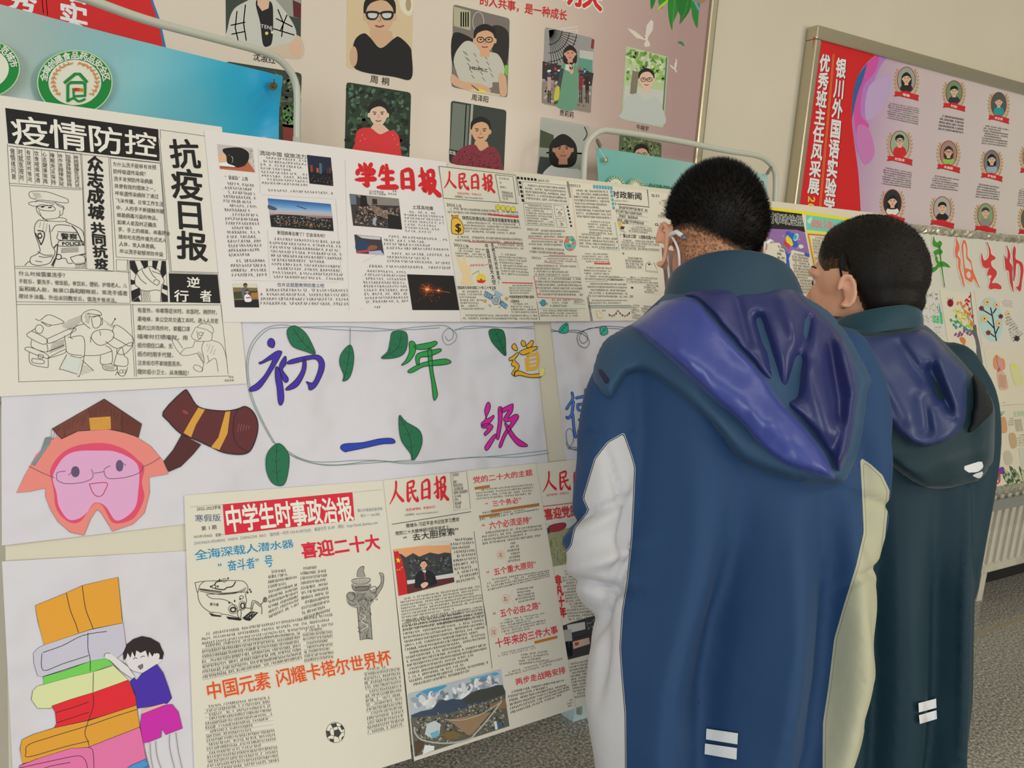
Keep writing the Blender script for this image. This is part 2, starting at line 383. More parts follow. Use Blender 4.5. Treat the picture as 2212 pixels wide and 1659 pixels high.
# ================================================================ framed photo boards on the wall
WP = Plane((0, YW - .035, 1.4), (1, 0, 0), (0, 0, 1))
alu = mat('aluminium_frame', (176, 168, 146), .32, .75, bump=(25, .15, .004))
alu_side = mat('frame_side', (212, 204, 180), .5)
def wx(x, y): q = toworld(x, y, np.array([0, YW - .035, 0.]), np.array([0, 1., 0])); return q[0], q[2]
def gradmat(name, stops, axis='X', a=0, b=1, rough=.2, coat=.6, wob=.0, n_scale=2):
    m = bpy.data.materials.new(name); m.use_nodes = True; nt = m.node_tree; bs = nt.nodes['Principled BSDF']
    tc = nt.nodes.new('ShaderNodeTexCoord'); sp = nt.nodes.new('ShaderNodeSeparateXYZ'); mr = nt.nodes.new('ShaderNodeMapRange'); cr_ = nt.nodes.new('ShaderNodeValToRGB')
    nt.links.new(tc.outputs['Object'], sp.inputs[0]); src = sp.outputs[axis]
    if wob:
        nz = nt.nodes.new('ShaderNodeTexNoise'); nz.inputs['Scale'].default_value = n_scale; nt.links.new(tc.outputs['Object'], nz.inputs['Vector'])
        ma = nt.nodes.new('ShaderNodeMath'); ma.operation = 'MULTIPLY_ADD'; ma.inputs[1].default_value = wob; nt.links.new(nz.outputs['Fac'], ma.inputs[0]); nt.links.new(src, ma.inputs[2]); src = ma.outputs[0]
    nt.links.new(src, mr.inputs['Value']); mr.inputs['From Min'].default_value = a; mr.inputs['From Max'].default_value = b
    nt.links.new(mr.outputs[0], cr_.inputs['Fac'])
    el = cr_.color_ramp.elements
    el[0].position = stops[0][0]; el[0].color = alb(*stops[0][1]); el[1].position = stops[-1][0]; el[1].color = alb(*stops[-1][1])
    for p, c in stops[1:-1]: x = el.new(p); x.color = alb(*c)
    nt.links.new(cr_.outputs['Color'], bs.inputs['Base Color']); bs.inputs['Roughness'].default_value = rough; bs.inputs['Coat Weight'].default_value = coat; bs.inputs['Coat Roughness'].default_value = .06
    MATS[name] = m; return m
def board(name, x0, x1, z0, z1, label, poster):
    t = empty(name, ((x0 + x1) / 2, YW, z0)); tag(t, label, 'notice board'); fw = .04; fs = .026; d = .044
    box('backing_panel', x0 + .01, x1 - .01, YW - .03, YW - .001, z0 + .01, z1 - .01, alu_side, t)
    for nm, a in (('frame_rail', (x0, x1, z1 - fw, z1)), ('frame_rail', (x0, x1, z0, z0 + fw)), ('frame_rail', (x0, x0 + fs, z0 + fw, z1 - fw)), ('frame_rail', (x1 - fs, x1, z0 + fw, z1 - fw))):
        bm = bmesh.new(); bm_box(bm, a[0], a[1], YW - d, YW - .002, a[2], a[3], .006); from_bm(nm, bm, alu, t)
    p = box('poster', x0 + fs - .002, x1 - fs + .002, YW - .035, YW - .03, z0 + fw - .002, z1 - fw + .002, poster, t)
    return t
p1m = gradmat('poster_blush', [(0, (214, 200, 184)), (.62, (214, 200, 184)), (.82, (188, 162, 152)), (1, (170, 138, 136))], 'X', .1, 1.5, wob=.12, rough=.42, coat=.12)
B1 = board('photo_board', -1.55, 1.545, 1.02, 2.47, 'large framed staff photo board on the wall with rows of portrait photos', p1m)
p2m = gradmat('poster_lilac', [(0, (196, 120, 176)), (.10, (186, 150, 186)), (.3, (204, 186, 190)), (1, (214, 204, 194))], 'X', 2.2, 3.4, wob=.25)
B2 = board('photo_board', 1.945, 4.45, 1.46, 2.107, 'framed red and lilac honour board on the wall with oval portraits in laurels', p2m)

# ---- little printed portraits
SK = (214, 176, 150)
def face(A, x, y, r, skin=SK, hair=(28, 24, 24), tilt=0, glasses=None, long=False, fringe=.35, smile=(150, 70, 66), bald=False, hairw=1.0):
    """a head drawn flat: hair, face, features"""
    h = r * 1.28
    if long: A.blob(hair, [(x - r * 1.15 * hairw, y - h * .5), (x, y - h * 1.28), (x + r * 1.15 * hairw, y - h * .5), (x + r * 1.3 * hairw, y + h * .8), (x + r * .9, y + h * 1.5), (x - r * .9, y + h * 1.5), (x - r * 1.3 * hairw, y + h * .8)])
    elif not bald: A.blob(hair, [(x - r * 1.08, y - h * .1), (x - r * .95, y - h * .85), (x, y - h * 1.22), (x + r * .95, y - h * .85), (x + r * 1.08, y - h * .1), (x + r * .8, y + h * .2), (x - r * .8, y + h * .2)])
    A.poly(skin, [(x - r * .42, y + h * .5), (x + r * .42, y + h * .5), (x + r * .5, y + h * 1.3), (x - r * .5, y + h * 1.3)])
    A.ell(skin, x - r * 1.0, y + h * .08, r * .16, r * .26); A.ell(skin, x + r * 1.0, y + h * .08, r * .16, r * .26)
    A.blob(skin, [(x - r * .92, y - h * .35), (x, y - h * .95), (x + r * .92, y - h * .35), (x + r * .9, y + h * .3), (x + r * .5, y + h * .82), (x, y + h * .98), (x - r * .5, y + h * .82), (x - r * .9, y + h * .3)])
    dk = tuple(v * .42 for v in skin)
    A.blob(hair, [(x - r * .98, y - h * .1), (x - r * .9, y - h * .75), (x, y - h * 1.1), (x + r * .9, y - h * .75), (x + r * .98, y - h * .1), (x + r * .75, y - h * fringe), (x + r * .1, y - h * (fringe + .22)), (x - r * .7, y - h * fringe)])
    for s_ in (-1, 1):
        A.line(hair, [(x + s_ * r * .2, y - h * .16), (x + s_ * r * .62, y - h * .2)], r * .09)
        A.ell((30, 22, 20), x + s_ * r * .4, y - h * .02, r * .14, r * .07, n=10)
    A.line(tuple(v * .78 for v in skin), [(x - r * .02, y), (x + r * .1, y + h * .28), (x - r * .12, y + h * .3)], r * .08)
    A.line(smile, [(x - r * .3, y + h * .52), (x, y + h * .59), (x + r * .3, y + h * .52)], r * .12, n=3)
    if glasses == 'sun':
        for s_ in (-1, 1):
            A.blob((30, 28, 28), [(x + s_ * r * .08, y - h * .2), (x + s_ * r * .9, y - h * .22), (x + s_ * r * .82, y + h * .18), (x + s_ * r * .25, y + h * .2)])
            A.blob((200, 200, 198), [(x + s_ * r * .18, y - h * .1), (x + s_ * r * .76, y - h * .12), (x + s_ * r * .7, y + h * .1), (x + s_ * r * .3, y + h * .12)])
        A.line((30, 28, 28), [(x - r * .15, y - h * .12), (x + r * .15, y - h * .12)], r * .12)
    elif glasses:
        for s_ in (-1, 1): A.ring((40, 36, 40), x + s_ * r * .42, y, r * .34, r * .26, r * .09, n=16)
        A.line((40, 36, 40), [(x - r * .1, y - h * .04), (x + r * .1, y - h * .04)], r * .08)
def rquad(q, r=.05):
    """rounded corners of a quad, in pixels"""
    out = []; q = [np.array(p, float) for p in q]
    for i in range(4):
        p, a, b_ = q[i], q[i - 1], q[(i + 1) % 4]; w = min(np.linalg.norm(a - p), np.linalg.norm(b_ - p)) * r
        A_, B_ = p + nrm(a - p) * w, p + nrm(b_ - p) * w
        out += [A_, (A_ + B_ + 2 * p) / 4, B_]
    return out
def shirt(A, c, x, y, w, h, neck=.3, low=.16):
    A.blob(c, [(x - w * .2 * neck / .3, y), (x - w * .45, y + h * .14), (x - w * .55, y + h * .45), (x - w * .5, y + h), (x + w * .5, y + h), (x + w * .55, y + h * .45), (x + w * .45, y + h * .14), (x + w * .2 * neck / .3, y), (x, y + h * low)])
def clipspeck(A, cols, q, n, r, seed=1):
    """leafy or crowd texture of blobs inside a quad (pixels)"""
    rnd = random.Random(seed); Q = [np.array(p, float) for p in q]
    for k in range(n):
        x, y = rnd.uniform(.04, .96), rnd.uniform(.04, .96); p = Q[0] * (1 - x) * (1 - y) + Q[1] * x * (1 - y) + Q[2] * x * y + Q[3] * (1 - x) * y
        A.ell(cols[k % len(cols)], p[0], p[1], r * rnd.uniform(.4, 1), r * rnd.uniform(.25, .6), rnd.uniform(0, 180), n=7, bump=(k % 12 == 0))
ALL_WALL_OFF = .0004
def photo(q, bg, name='portrait_photo', parent=None, lab=None, xf=None, rough=.2, plane=None, r=.05):
    A = Art(name, plane or WP, parent or B1, off=ALL_WALL_OFF, xf=xf, label=lab); A.poly(bg, rquad(q, r)); return A
# --- board 1: portraits (pixels)
A = photo([(487, -60), (651, -35), (649, 128), (488, 98)], (58, 66, 58), lab='portrait of a person in a black and white checked shirt')
A.poly((150, 150, 140), [(590, -40), (650, -30), (650, 40), (600, 30)]); A.poly((92, 32, 34), [(632, 0), (650, 8), (650, 40), (634, 36)])
A.blob((204, 184, 160), [(560, 92), (600, 74), (649, 80), (649, 127), (560, 111)])
A.blob((196, 194, 184), [(505, 20), (540, -2), (552, -20), (580, -14), (620, 30), (640, 70), (628, 92), (600, 98), (560, 106), (492, 92), (492, 60)])
for p in [[(512, 24), (508, 60), (515, 90)], [(530, 10), (526, 50), (532, 88)], [(600, 20), (612, 50), (608, 80)], [(498, 55), (530, 48)], [(500, 74), (530, 68)], [(596, 40), (632, 58)], [(590, 62), (636, 76)], [(620, 32), (606, 66)]]: A.line((44, 44, 46), p, 2.4)
A.blob((26, 25, 27), [(553, 2), (585, 4), (590, 40), (588, 88), (580, 100), (568, 96), (562, 50)]); A.poly(SK, [(556, -20), (584, -14), (580, 18), (566, 24), (556, 10)])
A.text((200, 198, 190), 'TENJ', [(563, 50), (588, 55), (588, 66), (563, 61)], .02); A.ell((226, 200, 110), 576, 72, 3.5, 3.5); A.ell((210, 210, 190), 588, 70, 3, 3)
A.blob(SK, [(628, 92), (642, 84), (649, 98), (646, 124), (634, 118), (626, 110)]); A.done()
A = photo([(487, 132), (652, 158), (645, 330), (482, 306)], (52, 62, 50), lab='photo of potted succulent plants')
clipspeck(A, [(86, 104, 78), (60, 78, 56), (112, 128, 96), (38, 46, 38)], [(590, 150), (652, 158), (646, 290), (585, 290)], 120, 9, 3)
clipspeck(A, [(88, 140, 80), (120, 168, 100)], [(612, 230), (640, 236), (638, 272), (612, 268)], 24, 7, 4); A.poly((140, 62, 58), [(610, 268), (640, 272), (636, 322), (612, 318)]); A.line((96, 40, 38), [(608, 270), (641, 275)], 6); A.done()
A = photo([(750, -70), (893, -48), (889, 172), (748, 147)], (210, 188, 152), xf=(0, 0, 1), lab='portrait of a person in a black sleeveless shirt and sunglasses')
A.blob((226, 212, 186), [(860, -40), (890, -40), (890, 30), (866, 20)]); A.ell((170, 150, 120), 882, 10, 6, 14)
face(A, 820, 34, 32, (208, 170, 138), glasses='sun', fringe=.6); A.poly((206, 166, 134), [(800, 62), (846, 68), (850, 90), (824, 104), (798, 84)])
A.blob((22, 22, 24), [(786, 72), (800, 82), (822, 104), (850, 84), (862, 80), (884, 100), (889, 118), (888, 170), (850, 166), (769, 150), (762, 110), (768, 84)]); A.ell((204, 164, 132), 764, 122, 8, 22); A.done()
A = photo([(748, 177), (888, 200), (883, 372), (744, 345)], (40, 56, 40), lab='portrait of a person in a red top before dark foliage')
clipspeck(A, [(58, 84, 62), (30, 44, 34), (84, 112, 88), (20, 30, 26)], [(748, 177), (888, 200), (884, 360), (744, 340)], 260, 9, 5)
face(A, 817, 247, 20, (226, 190, 168), fringe=.45); A.poly((222, 184, 160), [(806, 268), (828, 270), (842, 284), (820, 292), (798, 280)])
A.blob((214, 52, 56), [(772, 282), (798, 276), (820, 290), (842, 282), (860, 292), (866, 330), (868, 362), (762, 345), (766, 310)])
for p in [(782, 292), (778, 304), (852, 300), (858, 312), (788, 300), (848, 292)]: A.ell((232, 120, 120), p[0], p[1], 1.6, 1.6, n=8)
A.done()
A = photo([(979, 9), (1101, 40), (1096, 211), (975, 188)], (122, 112, 106), lab='portrait of a person in a pale printed shirt writing at a desk')
A.poly((176, 172, 142), [(980, 14), (1016, 24), (1016, 66), (980, 56)]); 
for k in range(4): A.line((60, 90, 110), [(996 + k * 5, 26), (996 + k * 5, 58)], 2.6)
A.ring((200, 196, 180), 1033, 48, 12, 22, 1.2); A.blob((28, 28, 30), [(978, 74), (1010, 78), (1030, 100), (1010, 150), (978, 140)]); A.blob((44, 40, 40), [(1060, 60), (1098, 70), (1092, 150), (1070, 140)])
A.blob((196, 192, 178), [(980, 128), (990, 104), (1012, 88), (1050, 110), (1076, 118), (1090, 150), (1080, 176), (1064, 178), (1058, 190), (1000, 178), (984, 150)])
for k in range(16): A.line((120, 118, 112), [(1000 + k * 4.6 % 60, 110 + (k * 13) % 60), (1006 + k * 4.6 % 60, 118 + (k * 13) % 60)], 1)
face(A, 1047, 86, 22, (214, 166, 130), glasses='r', fringe=.5); A.text((40, 44, 60), 'HIDIMLC', [(1014, 141), (1053, 148), (1053, 157), (1014, 150)], .03)
A.blob((212, 168, 134), [(977, 160), (1000, 176), (1040, 182), (1060, 196), (1040, 202), (980, 184)]); A.blob((212, 168, 134), [(1078, 160), (1092, 166), (1094, 204), (1080, 204)])
A.poly((210, 196, 168), [(1020, 192), (1080, 204), (1080, 208), (1012, 196)]); A.poly((236, 212, 60), [(1030, 191), (1048, 195), (1048, 201), (1030, 197)]); A.line((60, 60, 60), [(1018, 184), (1034, 196)], 2); A.poly((120, 190, 70), [(1090, 140), (1097, 142), (1096, 164), (1090, 160)]); A.done()
A = photo([(974, 217), (1094, 238), (1088, 376), (970, 352)], (56, 62, 56), lab='portrait of a smiling person in a speckled crimson shirt')
A.poly((112, 120, 110), [(978, 222), (1014, 228), (1008, 330), (972, 322)]); A.line((170, 172, 160), [(1020, 226), (1014, 320)], 5); A.line((44, 50, 46), [(1007, 226), (1002, 320)], 2)
A.poly((40, 36, 40), [(970, 322), (1004, 328), (1002, 350), (970, 346)]); face(A, 1038, 283, 20, (212, 166, 130), fringe=.55); A.poly((210, 164, 128), [(1026, 304), (1052, 306), (1056, 318), (1038, 328), (1024, 314)])
A.blob((130, 46, 60), [(994, 322), (1024, 312), (1038, 326), (1058, 316), (1076, 326), (1082, 350), (1080, 372), (980, 354)])
rr = random.Random(5)
for k in range(90): A.ell((206, 170, 172), rr.uniform(990, 1076), rr.uniform(326, 366), .9, .9, n=6, bump=False)
A.text((210, 206, 196), '实验', [(970, 324), (984, 327), (984, 336), (970, 333)], .02); A.done()
A = photo([(1177, 58), (1284, 83), (1276, 245), (1170, 224)], (150, 148, 146), lab='portrait of a person in a green coat at a fairground wheel')
for k in range(16):
    a = math.radians(k * 11 + 10); A.line((226, 224, 220), [(1186, 66), (1186 + 62 * math.sin(a * .55), 66 + 76 * math.cos(a * .55))], 1.2)
for r_ in (28, 44, 60): A.ring((222, 220, 216), 1186, 64, r_, r_ * 1.15, 1.4, a0=2, a1=92)
A.poly((190, 188, 180), [(1252, 108), (1282, 112), (1280, 150), (1252, 142)]); A.poly((92, 150, 128), [(1248, 124), (1280, 130), (1278, 176), (1246, 168)]); A.poly((132, 46, 50), [(1278, 84), (1284, 86), (1282, 106), (1276, 104)])
A.poly((52, 44, 46), [(1172, 132), (1282, 158), (1278, 186), (1171, 170)]); clipspeck(A, [(190, 60, 60), (220, 216, 210), (60, 90, 130), (40, 36, 38)], [(1174, 130), (1280, 150), (1278, 190), (1172, 176)], 60, 5, 8)
A.poly((140, 128, 118), [(1171, 176), (1278, 192), (1276, 243), (1170, 222)]); clipspeck(A, [(180, 170, 160), (100, 90, 84)], [(1172, 180), (1277, 196), (1275, 238), (1171, 218)], 40, 6, 9)
for x, c in ((1186, (190, 150, 150)), (1254, (120, 40, 48)), (1268, (30, 28, 30))): A.poly(c, [(x - 4, 166), (x + 4, 167), (x + 4, 196), (x - 4, 195)]); A.line((30, 28, 30), [(x - 2, 195), (x - 2, 222)], 2.4); A.line((30, 28, 30), [(x + 2, 196), (x + 2, 223)], 2.4)
A.blob((104, 150, 124), [(1212, 142), (1226, 134), (1244, 140), (1250, 170), (1242, 236), (1200, 228), (1206, 190)]); A.poly((206, 206, 200), [(1222, 136), (1234, 138), (1232, 156), (1220, 150)])
A.poly((60, 70, 70), [(1210, 146), (1218, 150), (1204, 224), (1196, 226)]); A.blob((200, 190, 60), [(1200, 190), (1208, 188), (1206, 214), (1196, 216)]); face(A, 1231, 116, 11.5, (206, 150, 126), long=True, fringe=.3)
A.blob((214, 166, 140), [(1229, 146), (1236, 144), (1238, 156), (1232, 160)]); A.line((214, 166, 140), [(1232, 150), (1228, 136)], 2.2); A.line((214, 166, 140), [(1234, 150), (1240, 136)], 2.2); A.done()
A = photo([(1168, 252), (1274, 272), (1262, 396), (1160, 376)], (176, 176, 168), lab='portrait of a long haired person in white by a lake')
A.poly((70, 80, 58), [(1167, 280), (1196, 292), (1196, 322), (1165, 320)]); A.poly((150, 152, 140), [(1165, 318), (1268, 330), (1262, 392), (1160, 372)]); A.line((60, 62, 56), [(1180, 330), (1266, 332)], 3)
A.poly((56, 62, 60), [(1166, 338), (1200, 342), (1190, 380), (1160, 374)]); A.line((50, 60, 50), [(1262, 274), (1268, 290), (1260, 304)], 2.5, n=3)
A.blob((206, 204, 200), [(1176, 382), (1184, 362), (1204, 354), (1226, 364), (1250, 366), (1256, 382), (1250, 394)]); face(A, 1216, 322, 20, (186, 132, 108), long=True, fringe=.12, hairw=1.15); A.done()
A = photo([(1352, 99), (1444, 123), (1433, 276), (1342, 258)], (178, 196, 150), lab='selfie portrait of a person in a pale grey top under trees')
clipspeck(A, [(120, 160, 70), (204, 212, 180), (150, 186, 96), (96, 130, 70)], [(1352, 102), (1440, 124), (1438, 180), (1350, 170)], 120, 8, 11)
A.poly((196, 196, 186), [(1350, 184), (1436, 196), (1434, 226), (1346, 220)]); A.poly((126, 118, 100), [(1366, 152), (1380, 156), (1374, 206), (1360, 202)]); A.line((90, 110, 110), [(1440, 124), (1432, 240)], 3)
A.blob((186, 192, 186), [(1344, 240), (1354, 210), (1378, 202), (1394, 216), (1416, 210), (1430, 232), (1432, 270), (1342, 256)]); face(A, 1396, 172, 16, (226, 184, 162), glasses='r', fringe=.62); A.done()
A = photo([(1338, 290), (1429, 309), (1426, 420), (1334, 402)], (88, 104, 70), lab='portrait of a dark haired person before a hedge')
clipspeck(A, [(110, 128, 84), (62, 74, 50), (140, 150, 104)], [(1338, 292), (1429, 311), (1427, 350), (1337, 345)], 140, 5, 13); face(A, 1385, 334, 15, (216, 170, 140), glasses='r', fringe=.5); A.done()
# --- board 1: lettering and decoration
for t, q in (('沈淑红', [(547, 112), (596, 120), (595, 140), (546, 131)]), ('周 桐', [(800, 161), (842, 168), (841, 186), (799, 179)]), ('周泽阳', [(1019, 202), (1056, 208), (1055, 223), (1018, 217)]), ('贾莉莉', [(1209, 236), (1240, 242), (1239, 256), (1208, 250)]), ('牛晓宇', [(1375, 268), (1402, 273), (1401, 285), (1374, 280)])): A = Art('caption', WP, B1, ALL_WALL_OFF); A.text((36, 32, 30), t, q, .012); A.done()
A = Art('lettering', WP, B1, ALL_WALL_OFF)
A.text((200, 36, 36), '的人共事，是一种成长', [(1036, -12), (1226, 22), (1224, 46), (1035, 11)], .022)
for off, c in ((.11, (232, 222, 210)), (.045, (204, 36, 40))): A.text(c, '明天', [(1214, -50), (1304, -32), (1300, 26), (1212, 8)], off)
A.done()
A = Art('red_panel', WP, B1, ALL_WALL_OFF); A.poly((54, 112, 160), [(-60, -30), (322, -30), (332, 6), (346, 44), (362, 118), (-60, 30)]); A.poly((204, 32, 34), [(-60, -30), (317, -30), (327, 6), (341, 46), (356, 118), (-60, 30)])
A.line((216, 176, 70), [(88, -30), (94, 30)], 1.6); A.line((216, 176, 70), [(97, -30), (103, 34)], 1.6)
A.text((238, 232, 226), '语\n实', [(124, -62), (190, -47), (192, 72), (128, 58)], .03, res=2); A.text((238, 232, 226), '秀', [(14, -40), (82, -28), (80, 34), (12, 22)], .03); A.done()
A = Art('printed_leaf', WP, B1, ALL_WALL_OFF, (1200, 0, 4.022))
for c, pts in (((40, 120, 44), [(828, -20), (868, -20), (860, 30), (833, 80), (824, 30)]), ((46, 138, 50), [(895, -20), (960, -20), (948, 30), (920, 75), (900, 40)]), ((170, 196, 60), [(985, -10), (975, 20), (925, 62), (885, 92), (895, 60), (940, 20)]), ((34, 128, 44), [(985, -20), (1080, -20), (1062, 100), (1020, 200), (1014, 262), (990, 190), (978, 90)]), ((28, 112, 40), [(1060, -20), (1190, -20), (1165, 90), (1120, 160), (1078, 208), (1084, 140), (1060, 80)]), ((36, 130, 50), [(1180, -10), (1250, 30), (1242, 120), (1232, 242), (1200, 180), (1184, 110)]), ((110, 150, 180), [(1180, 0), (1200, 20), (1244, 100), (1246, 60), (1215, 10)]), ((52, 128, 56), [(1060, 370), (1085, 358), (1112, 378), (1116, 402), (1090, 385)])): A.blob(c, pts)
A.line((110, 160, 90), [(1014, 255), (1025, 100), (1035, 0)], 4); A.line((70, 160, 80), [(1080, 205), (1130, 90), (1150, 0)], 4); A.blob((150, 130, 100), [(1180, -20), (1310, -20), (1290, 20), (1250, 30), (1200, 8)])
A.done()
for p in ([(620, 240), (690, 270), (745, 315), (768, 330), (780, 300), (790, 220), (830, 170), (850, 190), (845, 260), (805, 320), (800, 345), (822, 380), (815, 405), (775, 408), (768, 385), (782, 352), (758, 345), (700, 330), (650, 280)],
          [(985, 560), (1010, 570), (1030, 590), (1035, 540), (1048, 505), (1056, 545), (1044, 600), (1055, 622), (1042, 632), (1034, 608), (1008, 592)]):
    A = Art('printed_dove', WP, B1, ALL_WALL_OFF, (1200, 0, 4.022)); A.poly((214, 206, 190), p); A.ell((60, 50, 40), p[3][0] + 4, p[3][1] - 2, 6 if p[0][0] < 700 else 3, 5, n=8); A.done()
# --- board 2
c4 = (1660, 0, 3.319)
A = Art('red_panel', WP, B2, ALL_WALL_OFF, c4)
A.blob((178, 120, 190), [(800, 390), (860, 400), (800, 480), (720, 700), (690, 1000), (640, 1100), (610, 860), (650, 560), (700, 440)]); A.blob((206, 80, 160), [(790, 400), (760, 520), (680, 620), (660, 820), (720, 900), (650, 1000), (620, 900), (615, 700), (690, 480)]); A.blob((186, 160, 200), [(720, 620), (880, 540), (830, 760), (700, 860)])
A.blob((196, 120, 180), [(640, 900), (720, 930), (760, 1100), (690, 1180), (640, 1060)])
A.poly((204, 30, 34), crom([(780, 386), (700, 455), (634, 562), (603, 700), (597, 860), (618, 1050), (644, 1250), (663, 1560)], 4) + [(212, 1560), (322, 262)])
A.poly((42, 96, 150), crom([(708, 450), (634, 562), (603, 700), (597, 860)], 4) + crom([(597, 860), (616, 764), (644, 656), (680, 560), (708, 450)], 4))
for d in (0, 9): A.line((226, 180, 60), [(462 + d, 390), (359 + d, 1548)], 2.2)
A.text((120, 18, 22), '优秀班主任风采展', [(376, 387), (454, 397), (369, 1407), (280, 1390)], .035, vert=True); A.text((232, 228, 224), '优秀班主任风采展', [(370, 383), (448, 393), (363, 1403), (274, 1386)], .035, vert=True)
A.text((120, 18, 22), '银川外国语实验学', [(492, 412), (568, 426), (476, 1564), (389, 1546)], .035, vert=True); A.text((232, 228, 224), '银川外国语实验学', [(486, 408), (562, 422), (470, 1560), (383, 1542)], .035, vert=True)
A.text((236, 196, 60), '2023', [(338, 1412), (326, 1610), (270, 1600), (284, 1402)], .02, squash=1.3); A.done()
gold = (176, 146, 84)
def medal(x, y, rx, ry, name, hair, top, bg, glasses=None, long=False, hy=0, sk=(216, 176, 150), rib=True):
    A = Art('oval_portrait', WP, B2, ALL_WALL_OFF, c4)
    for s_ in (-1, 1):                                            # laurel
        P = [(x + s_ * rx * 1.25 * math.cos(t), y + ry * 1.3 * math.sin(t) + ry * .1) for t in [math.radians(75 - k * 13) for k in range(10)]]
        P = [(x + (px - x), py) for px, py in P]; A.line(gold, P, 2.5)
        for k, (px, py) in enumerate(P[1:]):
            a = 80 - k * 13
            A.ell(gold, px + s_ * 9, py - 3, 11, 4.2, s_ * (-50 - k * 2), n=8, bump=False); A.ell((198, 170, 110), px - s_ * 6, py - 8, 10, 4, s_ * (-100), n=8, bump=False)
    A.ell((150, 40, 44), x, y, rx + 5, ry + 5, n=30); A.ell(bg, x, y, rx, ry, n=30)
    r = rx * .46
    A.blob(top, [(x - rx * .25, y + ry * .3 + hy), (x - rx * .62, y + ry * .48 + hy), (x - rx * .72, y + ry * .68), (x - rx * .4, y + ry * .9), (x, y + ry * .98), (x + rx * .4, y + ry * .9), (x + rx * .72, y + ry * .68), (x + rx * .62, y + ry * .48 + hy), (x + rx * .25, y + ry * .3 + hy)])
    face(A, x, y - ry * .12 + hy, r, sk, hair, glasses=glasses, long=long)
    if rib:
        w, h = rx * 1.35, ry * .42; yy = y + ry * 1.2
        q = [(x - w * 1.02, yy - h * .75), (x - w * .6, yy - h * .72), (x, yy - h * .85), (x + w * .6, yy - h * .3), (x + w * 1.05, yy - h * .1), (x + w * .98, yy + h * .4), (x + w * 1.02, yy + h * .95), (x + w * .5, yy + h * .62), (x, yy + h * .35), (x - w * .6, yy + h * .02), (x - w * 1.08, yy + h * .1), (x - w * .95, yy - h * .3)]
        A.poly((130, 20, 26), [(a + 2, b_ + 3) for a, b_ in q]); A.poly((202, 34, 40), q)
        tw = w * (.42 if len(name) == 3 else .32); name and A.text((238, 226, 206), name, [(x - tw, yy - h * .52), (x + tw, yy - h * .2), (x + tw - 2, yy + h * .36), (x - tw - 2, yy + h * .02)], .02)
    A.done()
    return A
for a in ((988, 575, 62, 92, '喻敏', (26, 22, 24), (40, 36, 40), (150, 160, 150), None, True), (1330, 665, 56, 84, '刘彬', (24, 22, 22), (48, 50, 56), (110, 140, 110)), (1650, 750, 52, 86, '李后佛', (90, 80, 70), (40, 150, 156), (70, 90, 86), None, False, -8),
          (940, 1035, 64, 94, '刘海泽', (24, 22, 22), (198, 40, 44), (150, 170, 140), 'sun', False, -14), (1290, 1100, 58, 88, '朱雅静', (60, 40, 36), (140, 190, 90), (160, 130, 120), 'r', True), (1600, 1165, 54, 86, '罗海燕', (24, 20, 22), (150, 170, 186), (110, 120, 126), None, True, -10),
          (888, 1455, 62, 94, '', (24, 22, 22), (226, 222, 216), (40, 44, 46), None, True), (1245, 1500, 60, 88, '', (30, 26, 26), (30, 30, 34), (170, 168, 160)), (1555, 1545, 54, 84, '', (60, 56, 54), (140, 138, 128), (130, 160, 120), None, False, -10),
          (1880, 1130, 54, 86, '', (24, 22, 22), (60, 60, 90), (150, 160, 150)), (1868, 1570, 54, 84, '', (24, 22, 22), (40, 70, 60), (80, 100, 90)), (1950, 830, 50, 84, '', (24, 22, 22), (140, 60, 60), (150, 150, 150))): medal(*a)
A = Art('small_print', WP, B2, ALL_WALL_OFF, c4)
for q, nl, nc in (([(860, 732), (1080, 775), (1072, 900), (846, 852)], 8, 40), ([(1232, 818), (1402, 850), (1396, 965), (1214, 935)], 5, 34), ([(1545, 893), (1722, 925), (1708, 1060), (1526, 1035)], 8, 34), ([(828, 1195), (1028, 1235), (1020, 1355), (808, 1325)], 8, 40), ([(1182, 1252), (1368, 1285), (1358, 1375), (1158, 1352)], 6, 36), ([(1500, 1312), (1660, 1340), (1652, 1440), (1482, 1420)], 6, 32), ([(1800, 1345), (1900, 1370), (1900, 1500), (1780, 1480)], 9, 22)): A.scrib((92, 84, 86), q, nl, nc, .13)
A.done()
mesh('hanging_nail', [(0, 0, 0)], []) if False else None
q = wx(1915, 93); nl_ = tube('wall_nail', [(q[0], YW, q[1]), (q[0], YW - .012, q[1])], .004, mat('rusty_nail', (50, 44, 40), .6)); tag(nl_, 'small dark nail in the wall just above the honour board', 'nail')
